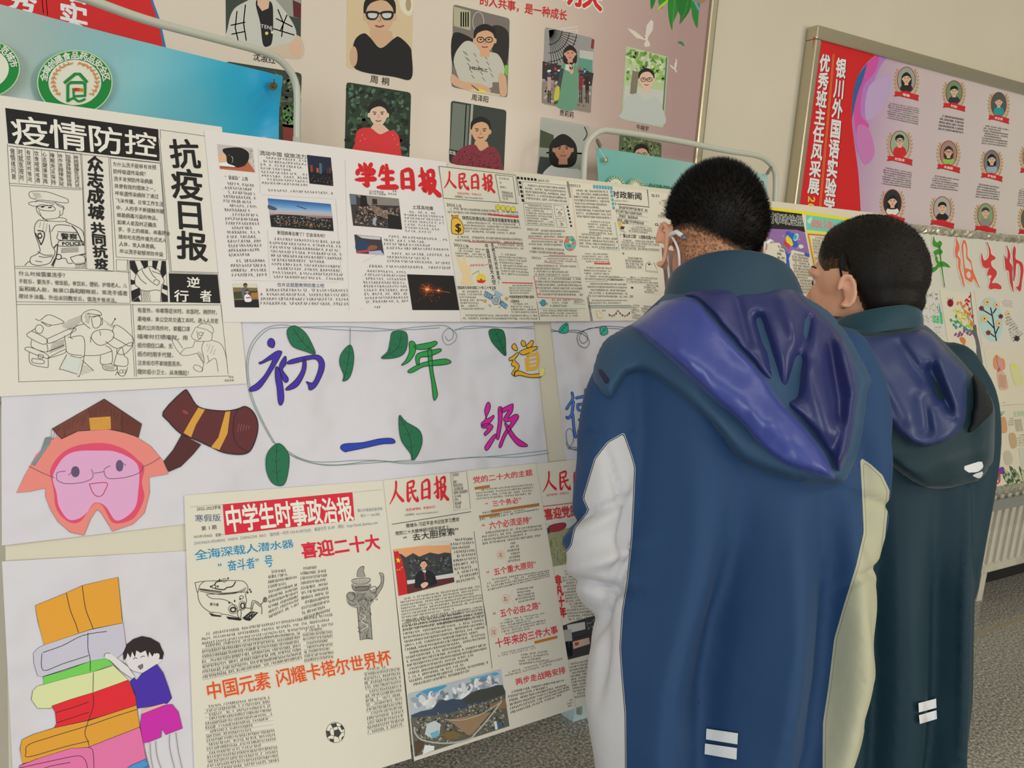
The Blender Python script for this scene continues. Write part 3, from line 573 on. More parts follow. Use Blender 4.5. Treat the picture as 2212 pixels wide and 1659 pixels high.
# ================================================================ tubular stands with vinyl banners, behind the papers
tube_m = mat('stand_enamel', (190, 192, 178), .3, spec=.6)
steel = mat('eyelet_steel', (120, 112, 92), .3, .9)
def plane_wave(a, b): return .0016 * math.sin(7.3 * a + 2.1 * b) + .0011 * math.sin(11 * b - 4 * a + 1)
H1 = nrm((RW @ np.array([1178, -232, 1625.])) * np.array([1, 1, 0])); S1 = Plane(toworld(645, 200, np.array([0, 1.5, 0]), np.array([0, 1., 0])), H1, (0, 0, 1))
H2 = nrm((RW @ np.array([2461, -149, 1625.])) * np.array([1, 1, 0])); S2 = Plane(toworld(1310, 284, np.array([0, 1.6, 0]), np.array([0, 1., 0])), H2, (0, 0, 1))
def stand(label, S, pts, left_end, right_end, r):
    w = [S.p3(S.st(*p), .0) for p in pts]; P = crom(w, 5)
    t = empty('banner_stand', (w[0][0], w[0][1], 0)); tag(t, label, 'banner stand')
    if left_end is not None: P = [np.array(left_end)] + P
    L, R_ = np.array(P[0]), np.array(P[-1])
    tube('tube_frame', [np.array([L[0], L[1], .06])] + P + [np.array([R_[0], R_[1], .06])], r, tube_m, t, 14)
    for q in (L, R_): nn = S.n * .24; tube('foot', [np.array([q[0], q[1], .03]) - nn, np.array([q[0], q[1], .03]) + nn], .016, tube_m, t)
    tube('cross_rail', [np.array([L[0], L[1], .45]), np.array([R_[0], R_[1], .45])], r * .9, tube_m, t)
    tube('socket_sleeve', [np.array([R_[0], R_[1], R_[2] - .10]), R_], r * 1.14, tube_m, t)
    return t
lp = S1.p3(S1.st(190, 0)); far = lp - H1 * .75 + np.array([0, 0, .0])
T1 = stand('pale green tubular stand on the left holding the blue vinyl banner', S1, [(190, -4), (316, 43), (475, 85), (570, 112), (601, 127), (624, 147), (637, 170), (643, 198), (644, 250)], None, None, .0072) if False else None
def stand1():
    w = [S1.p3(S1.st(*p)) for p in [(190, -2), (316, 43), (475, 86), (560, 109), (596, 124), (620, 145), (636, 172), (642, 205), (642, 260)]]
    base = w[0] - H1 * .62; zt = w[0][2]; L = [np.array([base[0], base[1], .06]), np.array([base[0], base[1], zt - .12]), base + H1 * .03 - np.array([0, 0, .035]), base + H1 * .12]
    P = crom(w, 5); t = empty('banner_stand', (P[-1][0], P[-1][1], 0)); tag(t, 'pale green tubular stand at the left holding the glossy blue banner', 'banner stand')
    e = P[-1]; tube('tube_frame', L + P + [np.array([e[0], e[1], .06])], .0068, tube_m, t, 14)
    for q in (L[0], e): tube('foot', [np.array([q[0], q[1], .02]) - S1.n * .22, np.array([q[0], q[1], .02]) + S1.n * .16], .014, tube_m, t)
    zc = S1.p3(S1.st(640, 296))[2]; tube('socket_sleeve', [np.array([e[0], e[1], zc - .5]), np.array([e[0], e[1], zc])], .0079, tube_m, t)
    return t
T1 = stand1()
def stand2():
    w = [S2.p3(S2.st(*p)) for p in [(1260, 393), (1265, 323), (1278, 297), (1299, 283), (1330, 284), (1449, 302), (1573, 326), (1634, 336), (1660, 350), (1673, 371), (1675, 400), (1673, 450)]]
    P = crom(w, 5); t = empty('banner_stand', (w[0][0], w[0][1], 0)); tag(t, 'pale tubular stand behind the boys holding the teal vinyl banner', 'banner stand')
    a, e = P[0], P[-1]; lg = toworld(1252, 1541, np.array([0, 0, .03]), np.array([0, 0, 1.])); tube('tube_frame', [lg] + P + [np.array([e[0], e[1], .02])], .0078, tube_m, t, 14)
    t['x'] = 1
    return t
T2 = stand2(); del T2['x']
lb = mat('foot_pale_blue', (186, 208, 214), .35)
q0 = toworld(1238, 1560, np.array([0, 0, 0.]), np.array([0, 0, 1.]))
V = [toworld(x, y, np.array([0, 0, h]), np.array([0, 0, 1.])) for h, pts in ((0., [(1212, 1543), (1238, 1560), (1330, 1530), (1300, 1512)]), (.05, [(1214, 1510), (1242, 1530), (1330, 1500), (1300, 1482)])) for x, y in pts]
mesh('foot_plate', V, [(0, 1, 2, 3), (7, 6, 5, 4), (0, 4, 5, 1), (1, 5, 6, 2), (2, 6, 7, 3), (3, 7, 4, 0)], lb, T2)

b1m = gradmat('banner_blue', [(0, (178, 186, 180)), (.3, (160, 186, 186)), (.6, (120, 188, 200)), (.85, (48, 170, 204)), (1, (30, 160, 210))], 'X', -.15, .33, rough=.22, coat=.5, wob=.12, n_scale=5)
b2m = gradmat('banner_teal', [(0, (96, 178, 172)), (.4, (112, 176, 168)), (1, (160, 196, 190))], 'X', 1.0, 1.6, rough=.4, coat=.2, wob=.2, n_scale=4)
def creased(x, y): return .006 * math.exp(-((x - .93) / .05) ** 2) * math.sin(y * 5 + 1) + .003 * math.sin(9 * x + 5 * y)
bn1 = sheet('vinyl_banner', S1, [(-260, -58), (613, 166), (603, 320), (-260, 420)], b1m, -.004, curl=creased, n=(50, 12)); tag(bn1, 'glossy blue vinyl banner with green ring emblems hanging on the left stand', 'banner')
A = Art('eyelet', S1, bn1, .012); A.ell(steel, 581, 187, 9.5, 9); A.ell((70, 60, 44), 581, 187, 4.5, 4.2); A.done()
tube('hook', [S1.p3(S1.st(584, 172), .01), S1.p3(S1.st(584, 184), .014), S1.p3(S1.st(580, 190), .012)], .0011, steel, bn1, 8)
c1 = (0, 0, 3.16)
grn, crm = (18, 132, 58), (228, 222, 206)
def emblem(name, P, par, off, xf, x, y, rx, ry, txt, kind):
    A = Art(name, P, par, off, xf)
    A.ell((190, 214, 170), x, y, rx * 1.03, ry * 1.03, n=48); A.ell(grn, x, y, rx, ry, n=48); A.ell(crm, x, y, rx * .72, ry * .72, n=48)
    n = len(txt)
    for k, ch in enumerate(txt):
        a = math.radians(-168 + k * 156 / (n - 1)) if n > 1 else -1.57
        cx_, cy_ = x + rx * .86 * math.cos(a), y + ry * .86 * math.sin(a); t = a + math.pi / 2; s_ = rx * .115
        q = [(cx_ + (px * math.cos(t) - py * math.sin(t)) * s_, cy_ + (px * math.sin(t) + py * math.cos(t)) * s_) for px, py in ((-1, -1), (1, -1), (1, 1), (-1, 1))]
        A.text((230, 226, 212), ch, q, .03, bump=False)
    if kind == 'food':
        for s_ in (-1, 1):
            P_ = [(x + s_ * rx * .60 * math.cos(t), y + ry * .60 * math.sin(t)) for t in [math.radians(40 - k * 13) for k in range(10)]]
            A.line((206, 140, 84), P_, rx * .012)
            for k, (px, py) in enumerate(P_):
                aa = (40 - k * 13) + 90
                for d in (-1, 1): A.ell((206, 140, 84), px + s_ * d * rx * .035, py - ry * .02, rx * .055, rx * .02, s_ * (-aa + 180 + d * 38) if s_ > 0 else (aa + d * 38), n=8, bump=False)
        A.line(grn, [(x - rx * .3, y + ry * .02), (x, y - ry * .27), (x + rx * .12, y - ry * .27), (x + rx * .33, y + ry * .0)], rx * .085, bump=True)
        A.line(grn, [(x - rx * .2, y + ry * .62), (x - rx * .2, y + ry * .08), (x - rx * .12, y - ry * .0), (x + rx * .2, y - ry * .0), (x + rx * .27, y + ry * .06), (x + rx * .27, y + ry * .42), (x - rx * .04, y + ry * .44), (x - rx * .04, y + ry * .18)], rx * .08)
        A.line((216, 60, 40), [(x, y + ry * .22), (x + rx * .12, y + ry * .23)], rx * .09, cap=True); A.line((226, 160, 50), [(x + rx * .12, y + ry * .23), (x + rx * .2, y + ry * .24)], rx * .09, cap=True)
        A.line(grn, crom([(x - rx * .2, y + ry * .6), (x - rx * .05, y + ry * .5), (x + rx * .1, y + ry * .6), (x + rx * .28, y + ry * .52)], 4), rx * .06)
    else:
        A.line(grn, [(x - rx * .35, y - ry * .05), (x, y - ry * .3), (x + rx * .35, y - ry * .05)], rx * .14); A.poly(grn, [(x - rx * .22, y), (x + rx * .22, y), (x + rx * .18, y + ry * .3), (x - rx * .18, y + ry * .3)]); A.line(crm, [(x - rx * .2, y + ry * .12), (x + rx * .2, y + ry * .12)], rx * .05)
    A.done()
emblem('ring_emblem', S1, bn1, .006, c1, 497, 565, 250, 214, '全域创建食品药品安全区', 'food')
emblem('ring_emblem', S1, bn1, .006, c1, -130, 470, 246, 196, '国家食品安全示范城市', 'house')
bn2 = sheet('vinyl_banner', S2, [(1289, 318), (1659, 377), (1652, 520), (1296, 470)], b2m, -.004, curl=lambda x, y: .004 * math.sin(7 * x + 4 * y), n=(30, 10)); tag(bn2, 'teal vinyl banner with two small emblems on the stand behind the boys', 'banner')
c3 = (1200, 0, 4.022)
for x, y in ((415, 1390), (1768, 1595)): A = Art('eyelet', S2, bn2, .01, c3); A.ell(steel, x, y, 19, 24); A.ell((196, 190, 160), x, y, 11, 15); A.done()
emblem('ring_emblem', S2, bn2, .006, c3, 508, 1620, 80, 92, '国家食品安全示范城市', 'house'); emblem('ring_emblem', S2, bn2, .006, c3, 680, 1640, 72, 88, '全域创建食品药品安全区', 'food')
A = Art('lettering', S2, bn2, .006, c3); A.text((20, 110, 70), '创建国家卫生', [(790, 1585), (1170, 1645), (1168, 1725), (788, 1665)], .018); A.done()
def spring(S, p, q, nm, par):
    a, b_ = S.p3(S.st(*p), .01), S.p3(S.st(*q), .012); pts = []
    d = b_ - a; L = np.linalg.norm(d); d = d / L; u = nrm(np.cross(d, S.n)); w = np.cross(d, u)
    for k in range(90): t = k / 89; pts.append(a + d * L * t + (u * math.cos(k * .95) + w * math.sin(k * .95)) * .0042 * (1 if .12 < t < .9 else .3))
    tube(nm, pts, .0008, mat('spring_wire', (150, 148, 136), .35, .8), par, 5)
spring(S2, (1283, 300), (1291, 320), 'spring', bn2); spring(S2, (1661, 360), (1648, 378), 'spring', bn2)
tube('cord', [S2.p3(S2.st(*p), .01) for p in crom([(1289, 322), (1296, 334), (1303, 344)], 4)], .001, mat('cord_white', (214, 214, 206), .7), bn2, 6)

# ================================================================ leaning display board and its rack
al = math.radians(22.5); FP = Plane(EYE + ray(640, 800) * 1.1, (1, 0, 0), (0, math.sin(al), math.cos(al)), plane_wave)
FF = Plane(FP.O, FP.u, FP.v)                                      # the same plane without waves
def fpt(x, y, off=0): return FF.p3(FF.st(x, y), off)
xl, xr = -.112, 1.70; OX, OY, OZ = FP.O
def fv(X, v, off=0): return FP.O + np.array([X - OX, 0, 0]) + FP.v * v + FP.n * off
cream = mat('display_board_cream', (206, 198, 178), .6)
def slab(name, X0, X1, v0, v1, o0, o1, m, par):
    V = [fv(X, v, o) for o in (o0, o1) for v in (v0, v1) for X in (X0, X1)]
    return mesh(name, V, [(0, 1, 3, 2), (4, 6, 7, 5), (0, 4, 5, 1), (2, 3, 7, 6), (0, 2, 6, 4), (1, 5, 7, 3)], m, par)
rk = empty('display_rack', (.8, 1.0, 0)); tag(rk, 'cream display board leaning back on pale steel legs, carrying the handwritten newspapers', 'display rack')
slab('panel', xl, xr, -.550, .358, -.022, -.005, cream, rk)
rm = mat('rack_grey', (150, 156, 158), .35, .3); slab('bottom_rail', xl, xr, -.560, -.535, -.03, -.006, rm, rk)
for X in (xl + .03, xr - .03): tube('rear_strut', [fv(X, .2, -.03), np.array([X, 1.36, .02])], .009, tube_m, rk)
for X in (xl + .03, xr - .03): tube('front_leg', [fv(X, -.55, -.02), np.array([X, .87, .02])], .011, tube_m, rk)
lb = mat('foot_pale_blue', (186, 208, 214), .35)
tube('outer_leg', [toworld(2022, 1575, np.array([0, .99, 0]), np.array([0, 1., 0])), toworld(2046, 1625, np.array([0, 1.02, 0]), np.array([0, 1., 0])), toworld(2092, 1730, np.array([0, 1.06, 0.]), np.array([0, 1., 0]))], .0135, lb, rk)
tube('outer_rail', [fv(xr, -.5, -.01), toworld(2022, 1575, np.array([0, .99, 0]), np.array([0, 1., 0]))], .009, tube_m, rk)

# ================================================================ white backing paper with big coloured drawings
wp = mat('backing_paper', (206, 202, 208), .7, bump=(4.5, 1, .06))
def fold(a, ph): return lambda x, y: a * math.sin(5 * x + 7 * y + ph) * math.sin(3.1 * x + .4)
bA = sheet('backing_paper', FP, [(2, 640), (1152, 690), (1189, 1040), (4, 1178)], wp, -.0008, n=(30, 16)); tag(bA, 'large sheet of white backing paper with big hand lettering, leaves and a smiling pink figure', 'backing paper')
bB = sheet('backing_paper', FP, [(4, 1213), (836, 1165), (879, 1611), (37, 1850)], wp, -.0006, n=(24, 16)); tag(bB, 'lower white backing paper with a coloured stack of books and a cartoon boy', 'backing paper')
bC = sheet('backing_paper', FP, [(1190, 690), (1500, 690), (1540, 980), (1226, 1010)], wp, -.0006, n=(14, 12)); tag(bC, 'white backing paper with the blue character, partly behind the nearer boy', 'backing paper')
OL = (26, 24, 30)
e1 = (500, 680, 2.765); e2 = (0, 820, 3.687); e3 = (0, 1210, 3.687)
def strokes(name, par, xf, c, sts, label=None, ol=OL, w=5):
    A = Art(name, FP, par, .0006, xf, label=label)
    for s_ in sts: A.line(ol, [(x, y, (r + w) / 10) for x, y, r in crom(s_, 5)], 20, cap=True)
    A.off += .00004
    for s_ in sts: A.line(c, [(x, y, r / 10) for x, y, r in crom(s_, 5)], 20, cap=True)
    return A
# radius-like third values are half widths in crop pixels
def poly_char(name, c, polys, xf, par, label):
    A = Art(name, FP, par, .0006, xf, label=label)
    for p in polys: A.blob(c, p, 4, bump=False); 
    A.off += .00003
    for p in polys: A.line(OL, p, 4, n=4, closed=True)
    A.done()
poly_char('painted_character', (62, 40, 158), [
    [(216, 160), (232, 142), (250, 150), (258, 172), (250, 196), (236, 196), (218, 184)],
    [(164, 285), (186, 276), (262, 222), (292, 218), (298, 232), (262, 300), (200, 400), (160, 446), (112, 458), (110, 438), (150, 410), (196, 362), (232, 300), (240, 268), (176, 294)],
    [(262, 318), (280, 320), (302, 400), (312, 500), (296, 540), (280, 522), (272, 440), (262, 380)],
    [(286, 300), (316, 250), (326, 262), (322, 300), (304, 330), (338, 380), (330, 404), (312, 396), (290, 340)],
    [(330, 290), (360, 268), (470, 244), (524, 246), (552, 284), (548, 340), (510, 420), (480, 448), (462, 446), (458, 422), (446, 400), (480, 408), (500, 380), (520, 320), (516, 280), (480, 266), (360, 294)],
    [(428, 264), (444, 280), (440, 340), (400, 420), (352, 448), (322, 444), (380, 390), (418, 330)]], e1, bA, 'violet painted character at the left')
poly_char('painted_character', (34, 146, 66), [
    [(1058, 170), (1078, 160), (1096, 182), (1092, 230), (1060, 280), (1012, 304), (1040, 270), (1060, 220)],
    [(1090, 186), (1180, 168), (1214, 160), (1224, 176), (1180, 204), (1120, 210), (1092, 200)],
    [(1108, 234), (1220, 208), (1246, 206), (1244, 222), (1180, 250), (1124, 258), (1118, 300), (1100, 290)],
    [(1060, 348), (1056, 332), (1140, 288), (1260, 266), (1300, 274), (1304, 290), (1250, 302), (1150, 310), (1090, 340)],
    [(1170, 210), (1192, 216), (1200, 330), (1222, 440), (1228, 480), (1212, 512), (1202, 490), (1192, 400), (1176, 300)]], e1, bA, 'green painted character')
poly_char('painted_character', (240, 172, 40), [
    [(1690, 172), (1704, 196), (1706, 214), (1686, 210), (1672, 190)], [(1738, 152), (1756, 170), (1752, 190), (1736, 186), (1728, 168)], [(1792, 154), (1804, 160), (1790, 190), (1768, 200), (1762, 184), (1778, 166)],
    [(1720, 220), (1780, 196), (1822, 190), (1824, 202), (1790, 222), (1740, 240)],
    [(1656, 260), (1676, 250), (1706, 226), (1712, 238), (1690, 270), (1716, 300), (1712, 326), (1692, 346), (1690, 366), (1672, 350), (1694, 316), (1670, 300), (1680, 270), (1660, 276)],
    [(1692, 340), (1720, 336), (1780, 356), (1842, 352), (1844, 372), (1780, 374), (1720, 362), (1690, 368)]], e1, bA, 'orange painted character')
A = Art('painted_character', FP, bA, .0007, e1, label='orange painted character, inner strokes'); A.line((240, 172, 40), [(1758, 240), (1770, 252), (1774, 330), (1764, 336), (1754, 260)], 12); A.line((240, 172, 40), [(1764, 248), (1820, 232), (1828, 250), (1822, 316), (1780, 326)], 14, n=3)
for y in (270, 296, 318): A.line((240, 172, 40), [(1776, y), (1818, y - 8)], 9)
A.line((240, 172, 40), [(1790, 214), (1784, 246)], 14); A.ell((244, 214, 120), 1856, 342, 14, 26, 20); A.done()
poly_char('painted_character', (204, 36, 152), [
    [(1526, 526), (1540, 528), (1544, 560), (1520, 620), (1548, 610), (1562, 600), (1566, 614), (1530, 660), (1500, 664), (1490, 648), (1516, 620), (1510, 570)],
    [(1492, 660), (1530, 650), (1560, 664), (1550, 690), (1516, 722), (1508, 708), (1530, 680), (1498, 676)],
    [(1512, 800), (1516, 780), (1560, 722), (1580, 714), (1574, 736), (1536, 800), (1520, 810)],
    [(1592, 560), (1608, 550), (1616, 566), (1614, 640), (1596, 740), (1580, 730), (1592, 640)],
    [(1608, 566), (1670, 534), (1682, 540), (1676, 580), (1650, 620), (1690, 596), (1712, 600), (1706, 630), (1640, 720), (1610, 790), (1596, 780), (1630, 700), (1670, 640), (1634, 640), (1624, 620), (1652, 570), (1622, 584)],
    [(1630, 650), (1650, 660), (1700, 730), (1764, 776), (1756, 788), (1710, 780), (1660, 720)]], e1, bA, 'magenta painted character')
poly_char('painted_character', (34, 60, 170), [[(652, 796), (672, 772), (780, 764), (880, 742), (950, 738), (974, 752), (968, 768), (900, 772), (800, 794), (700, 814), (678, 818)]], e1, bA, 'single blue painted stroke')
A = Art('painted_character', FP, bC, .0006, e1, label='blue painted character cut off by the coat')
for p in ([(2036, 466), (2040, 500), (2016, 540), (2004, 560)], [(2044, 520), (2034, 590), (2014, 616), (2004, 612)], [(2040, 596), (2046, 680), (2056, 730)], [(2062, 496), (2130, 482), (2180, 480)], [(2120, 446), (2114, 530)], [(2070, 536), (2080, 570), (2160, 560)], [(2080, 534), (2150, 526), (2180, 530)], [(2106, 534), (2108, 564)], [(2130, 530), (2130, 560)], [(2090, 600), (2130, 588), (2180, 586)], [(2080, 626), (2096, 650), (2086, 680)], [(2110, 620), (2120, 660), (2160, 672)]):
    A.line(OL, [(x, y, 1) for x, y in p], 17, n=4, cap=True)
A.off += .00004
for p in ([(2036, 466), (2040, 500), (2016, 540), (2004, 560)], [(2044, 520), (2034, 590), (2014, 616), (2004, 612)], [(2040, 596), (2046, 680), (2056, 730)], [(2062, 496), (2130, 482), (2180, 480)], [(2120, 446), (2114, 530)], [(2070, 536), (2080, 570), (2160, 560)], [(2080, 534), (2150, 526), (2180, 530)], [(2106, 534), (2108, 564)], [(2130, 530), (2130, 560)], [(2090, 600), (2130, 588), (2180, 586)], [(2080, 626), (2096, 650), (2086, 680)], [(2110, 620), (2120, 660), (2160, 672)]):
    A.line((74, 122, 206), p, 11, n=4, cap=True)
A.done()
# vines
vine = (104, 128, 124)
A = Art('vine_line', FP, bA, .0006, e1)
for p in ([(250, 765), (180, 640), (110, 480), (88, 300), (120, 170), (200, 85), (300, 62), (420, 76), (840, 100), (1100, 76), (1250, 66), (1300, 80), (1340, 120), (1330, 160), (1290, 182), (1262, 160), (1258, 120), (1290, 84), (1320, 100), (1318, 140), (1290, 156), (1274, 130)], [(262, 770), (200, 660), (124, 490), (98, 310), (128, 186), (206, 98), (300, 78), (700, 74), (1000, 92), (1240, 80)], [(1330, 96), (1400, 72), (1500, 70), (1650, 78), (1802, 70)], [(1330, 90), (1420, 84), (1560, 76), (1806, 82)],
          [(250, 760), (330, 810), (420, 860), (540, 880), (800, 868), (1060, 880), (1300, 862), (1600, 842), (1886, 810)], [(258, 772), (340, 830), (480, 884), (640, 896), (860, 872), (1080, 890), (1420, 852), (1700, 850), (1898, 826)], [(280, 790), (400, 860), (560, 898), (760, 890), (1100, 866)], [(706, 80), (706, 182)]): A.line(vine, p, 3, n=6)
A.done()
A = Art('vine_line', FP, bC, .0006, e1)
for p in ([(1908, 86), (1960, 100), (2060, 104), (2110, 120), (2140, 160), (2120, 196), (2080, 180), (2066, 140), (2080, 104), (2140, 84), (2200, 70), (2260, 66), (2420, 80)], [(1908, 100), (1980, 96), (2060, 92), (2120, 110), (2128, 150), (2100, 170), (2080, 140), (2100, 100), (2180, 76), (2400, 90)], [(2080, 812), (2030, 800), (2004, 760), (2000, 700), (2020, 680), (2040, 700), (2040, 760), (2010, 790), (1998, 760)], [(2070, 800), (2040, 790), (2010, 800), (2090, 806)]): A.line((50, 70, 70), p, 3, n=6)
A.done()
lf, lfd = (28, 104, 72), (18, 48, 36)
for pts, rib, par in (([(330, 100), (350, 74), (386, 70), (440, 110), (480, 180), (498, 236), (440, 220), (370, 194), (340, 150)], [(366, 84), (420, 160), (494, 232)], bA), ([(706, 182), (728, 240), (722, 320), (700, 380), (664, 398), (668, 360), (644, 290), (656, 230)], [(704, 190), (690, 300), (668, 392)], bA),
                      ([(960, 104), (1036, 106), (1048, 170), (1030, 230), (980, 258), (892, 262), (930, 220), (944, 160)], [(1010, 112), (990, 200), (900, 258)], bA), ([(1538, 92), (1610, 90), (1632, 130), (1636, 200), (1634, 246), (1580, 196), (1546, 150)], [(1570, 92), (1600, 160), (1634, 240)], bA),
                      ([(1000, 604), (1040, 640), (1120, 690), (1138, 760), (1110, 840), (1078, 870), (1068, 830), (1010, 740)], [(1000, 610), (1060, 720), (1080, 862)], bA), ([(276, 768), (330, 810), (346, 880), (318, 1010), (250, 1008), (210, 930), (214, 830)], [(272, 772), (268, 880), (276, 1000)], bA),
                      ([(2006, 50), (2008, 104), (1956, 104), (1970, 70)], [(2004, 54), (1984, 80), (1964, 104)], bC), ([(2206, 76), (2240, 70), (2250, 110), (2212, 118)], [(2240, 74), (2210, 112)], bC)):
    A = Art('painted_leaf', FP, par, .0007, e1); c = lf if par is bA else (44, 168, 144); A.blob(c, pts, 5); A.off += .00003; A.line(lfd, pts, 3, n=5, closed=True); A.line(lfd, rib, 3, n=5)
    R_ = crom(rib, 4)
    for k in range(2, len(R_) - 1, 2):
        p, d = R_[k], nrm(R_[k] - R_[k - 1]); nn = np.array([-d[1], d[0]]); L = 26 if par is bA else 12
        for s_ in (-1, 1): A.line(lfd, [p, p + nn * s_ * L - d * L * .7], 2)
    A.done()
# pink figure with a mortar board, and the brown megaphone
A = Art('pink_figure', FP, bA, .0006, e2, label='pink cartoon figure with glasses and a brown mortar board')
outer = [(134, 900), (200, 760), (290, 600), (420, 470), (600, 410), (860, 396), (1060, 440), (1200, 530), (1300, 650), (1340, 750), (1186, 776), (1190, 900), (1150, 1060), (1060, 1150), (895, 1208), (870, 1160), (800, 1050), (768, 1036), (720, 1110), (668, 1240), (560, 1215), (460, 1130), (400, 1030), (362, 930), (362, 864), (240, 890)]
A.poly((236, 130, 120), outer); A.line((150, 80, 80), outer, 3, closed=True)
A.blob((214, 72, 106), [(440, 1000), (430, 900), (410, 800), (400, 720), (460, 620), (560, 545), (700, 510), (860, 510), (1000, 560), (1100, 640), (1150, 700), (1130, 820), (1150, 930), (1110, 1040), (1040, 1120), (900, 1140), (820, 1010), (760, 984), (700, 1050), (640, 1130), (560, 1140), (480, 1080)])
A.blob((214, 158, 196), [(470, 1010), (450, 900), (420, 790), (450, 700), (520, 610), (620, 570), (780, 566), (900, 570), (1010, 610), (1090, 670), (1110, 760), (1100, 900), (1080, 1010), (1010, 1090), (920, 1120), (850, 1020), (790, 980), (740, 990), (690, 1060), (620, 1110), (540, 1110)])
A.poly((74, 46, 40), [(412, 392), (830, 152), (1130, 352), (1104, 462), (960, 414), (860, 396), (620, 414), (490, 476)]); A.poly((116, 62, 50), [(424, 394), (700, 232), (715, 300), (720, 398), (600, 414), (492, 466)]); A.poly((104, 54, 44), [(706, 226), (828, 164), (968, 254), (964, 406), (886, 394), (880, 310), (716, 304)]); A.poly((96, 46, 40), [(976, 260), (1124, 354), (1100, 452), (976, 412)])
for k in range(46):
    x = 440 + k * 14.6; y0 = 400 - (x - 412) * .57 if x < 830 else 165 + (x - 830) * .66; A.line((72, 40, 34), [(x, y0 + random.uniform(8, 24)), (x + random.uniform(-24, 10), y0 + random.uniform(50, 120))], 3)
A.poly((206, 150, 60), [(710, 306), (880, 294), (884, 394), (720, 404)]); A.hatch((150, 92, 40), [(714, 310), (876, 300), (880, 390), (722, 400)], -28, 14, 2)
A.line((110, 60, 66), [(412, 394), (406, 450)], 3); A.poly((128, 140, 144), [(360, 462), (412, 452), (400, 510), (350, 580), (276, 690), (246, 672), (320, 580)]); A.hatch((80, 90, 94), [(360, 462), (412, 452), (400, 510), (350, 580), (276, 690), (246, 672), (320, 580)], 28, 9, 2.5)
gl = (104, 78, 100)
for p in ([(232, 690), (330, 740), (432, 782)], [(524, 728), (458, 740), (452, 770), (456, 800), (520, 828), (640, 822), (720, 796), (742, 760), (728, 712)], [(748, 746), (826, 734)], [(880, 686), (832, 712), (836, 760), (870, 788), (980, 782), (1080, 756), (1132, 720), (1130, 690)], [(1132, 696), (1200, 668), (1276, 620)], [(546, 762), (568, 740)], [(980, 668), (1004, 682)]): A.line(gl, p, 5, n=4)
A.ell((96, 80, 112), 600, 734, 34, 44, n=20); A.ell((96, 80, 112), 952, 686, 30, 46, n=20); A.hatch((70, 56, 84), [(575, 700), (625, 700), (630, 765), (575, 768)], 70, 9, 2); A.hatch((70, 56, 84), [(930, 650), (975, 650), (975, 725), (932, 725)], 70, 9, 2)
A.line((190, 40, 90), [(712, 832), (850, 820), (838, 880), (810, 924), (770, 928), (736, 894), (712, 832)], 6, n=3); A.done()
A = Art('brown_megaphone', FP, bA, .0006, e2, label='dark brown striped horn drawn beside the pink figure')
body = [(1300, 258), (1460, 92), (1500, 104), (1560, 200), (1640, 236), (1800, 250), (1900, 232), (1950, 214), (2010, 250), (2050, 330), (2050, 420), (2020, 520), (1978, 580), (1900, 596), (1780, 580), (1690, 540), (1560, 480), (1440, 430), (1340, 330)]
A.poly((78, 36, 36), [(1450, 436), (1600, 516), (1540, 590), (1440, 690), (1344, 732), (1306, 650), (1380, 560)]); A.line(OL, [(1450, 436), (1380, 560), (1306, 650), (1344, 732), (1440, 690), (1540, 590), (1600, 516)], 6)
A.poly((92, 40, 42), crom(body, 3, True)); A.poly((206, 150, 60), [(1580, 222), (1634, 236), (1560, 360), (1522, 460), (1462, 424), (1520, 320)]); A.poly((206, 150, 60), [(1796, 256), (1834, 252), (1812, 430), (1748, 560), (1680, 538), (1740, 460)])
A.line(OL, body, 8, n=3, closed=True); A.line(OL, [(1900, 234), (1866, 300), (1858, 420), (1890, 520), (1978, 578)], 6, n=4)
for k in range(5): A.line((150, 84, 84), [(1906 + k * 20, 350 + k * 4), (1890 + k * 22, 420 - k * 6)], 4)
A.ell((140, 66, 66), 1476, 260, 26, 12, 30); A.done()
# stack of books and the cartoon boy on the lower sheet
A = Art('book_stack_drawing', FP, bB, .0006, e3, label='coloured drawing of a leaning stack of books')
for c, p in (((218, 152, 46), [(282, 362), (528, 262), (660, 202), (940, 136), (974, 480), (978, 500), (720, 552), (352, 676), (300, 480)]),
             ((190, 186, 200), [(352, 676), (720, 556), (980, 502), (1005, 700), (970, 752), (905, 800), (720, 806), (340, 928), (300, 920), (270, 820), (266, 740), (300, 704)]),
             ((110, 196, 82), [(344, 930), (520, 880), (720, 806), (870, 780), (905, 830), (740, 890), (560, 934), (350, 992)]),
             ((208, 212, 156), [(350, 992), (560, 934), (740, 892), (905, 842), (1020, 955), (740, 1060), (540, 1120), (400, 1180), (300, 1180), (250, 1110), (262, 1040), (300, 1004)]),
             ((216, 30, 42), [(412, 1162), (560, 1110), (740, 1056), (1022, 956), (1080, 1090), (1088, 1155), (850, 1230), (660, 1285), (430, 1336), (450, 1300), (440, 1210)]),
             ((214, 150, 46), [(1088, 1155), (1112, 1330), (900, 1420), (700, 1490), (180, 1620), (160, 1500), (176, 1430), (260, 1390), (430, 1338), (700, 1280)]),
             ((218, 110, 160), [(1112, 1330), (1168, 1580), (1000, 1660), (980, 1700), (150, 1700), (156, 1636), (300, 1580), (560, 1500), (700, 1490)]), ((70, 140, 200), [(1168, 1580), (1190, 1660), (1190, 1700), (1000, 1700), (1030, 1640)])):
    A.poly(c, p); A.line(OL, p, 4, closed=True)
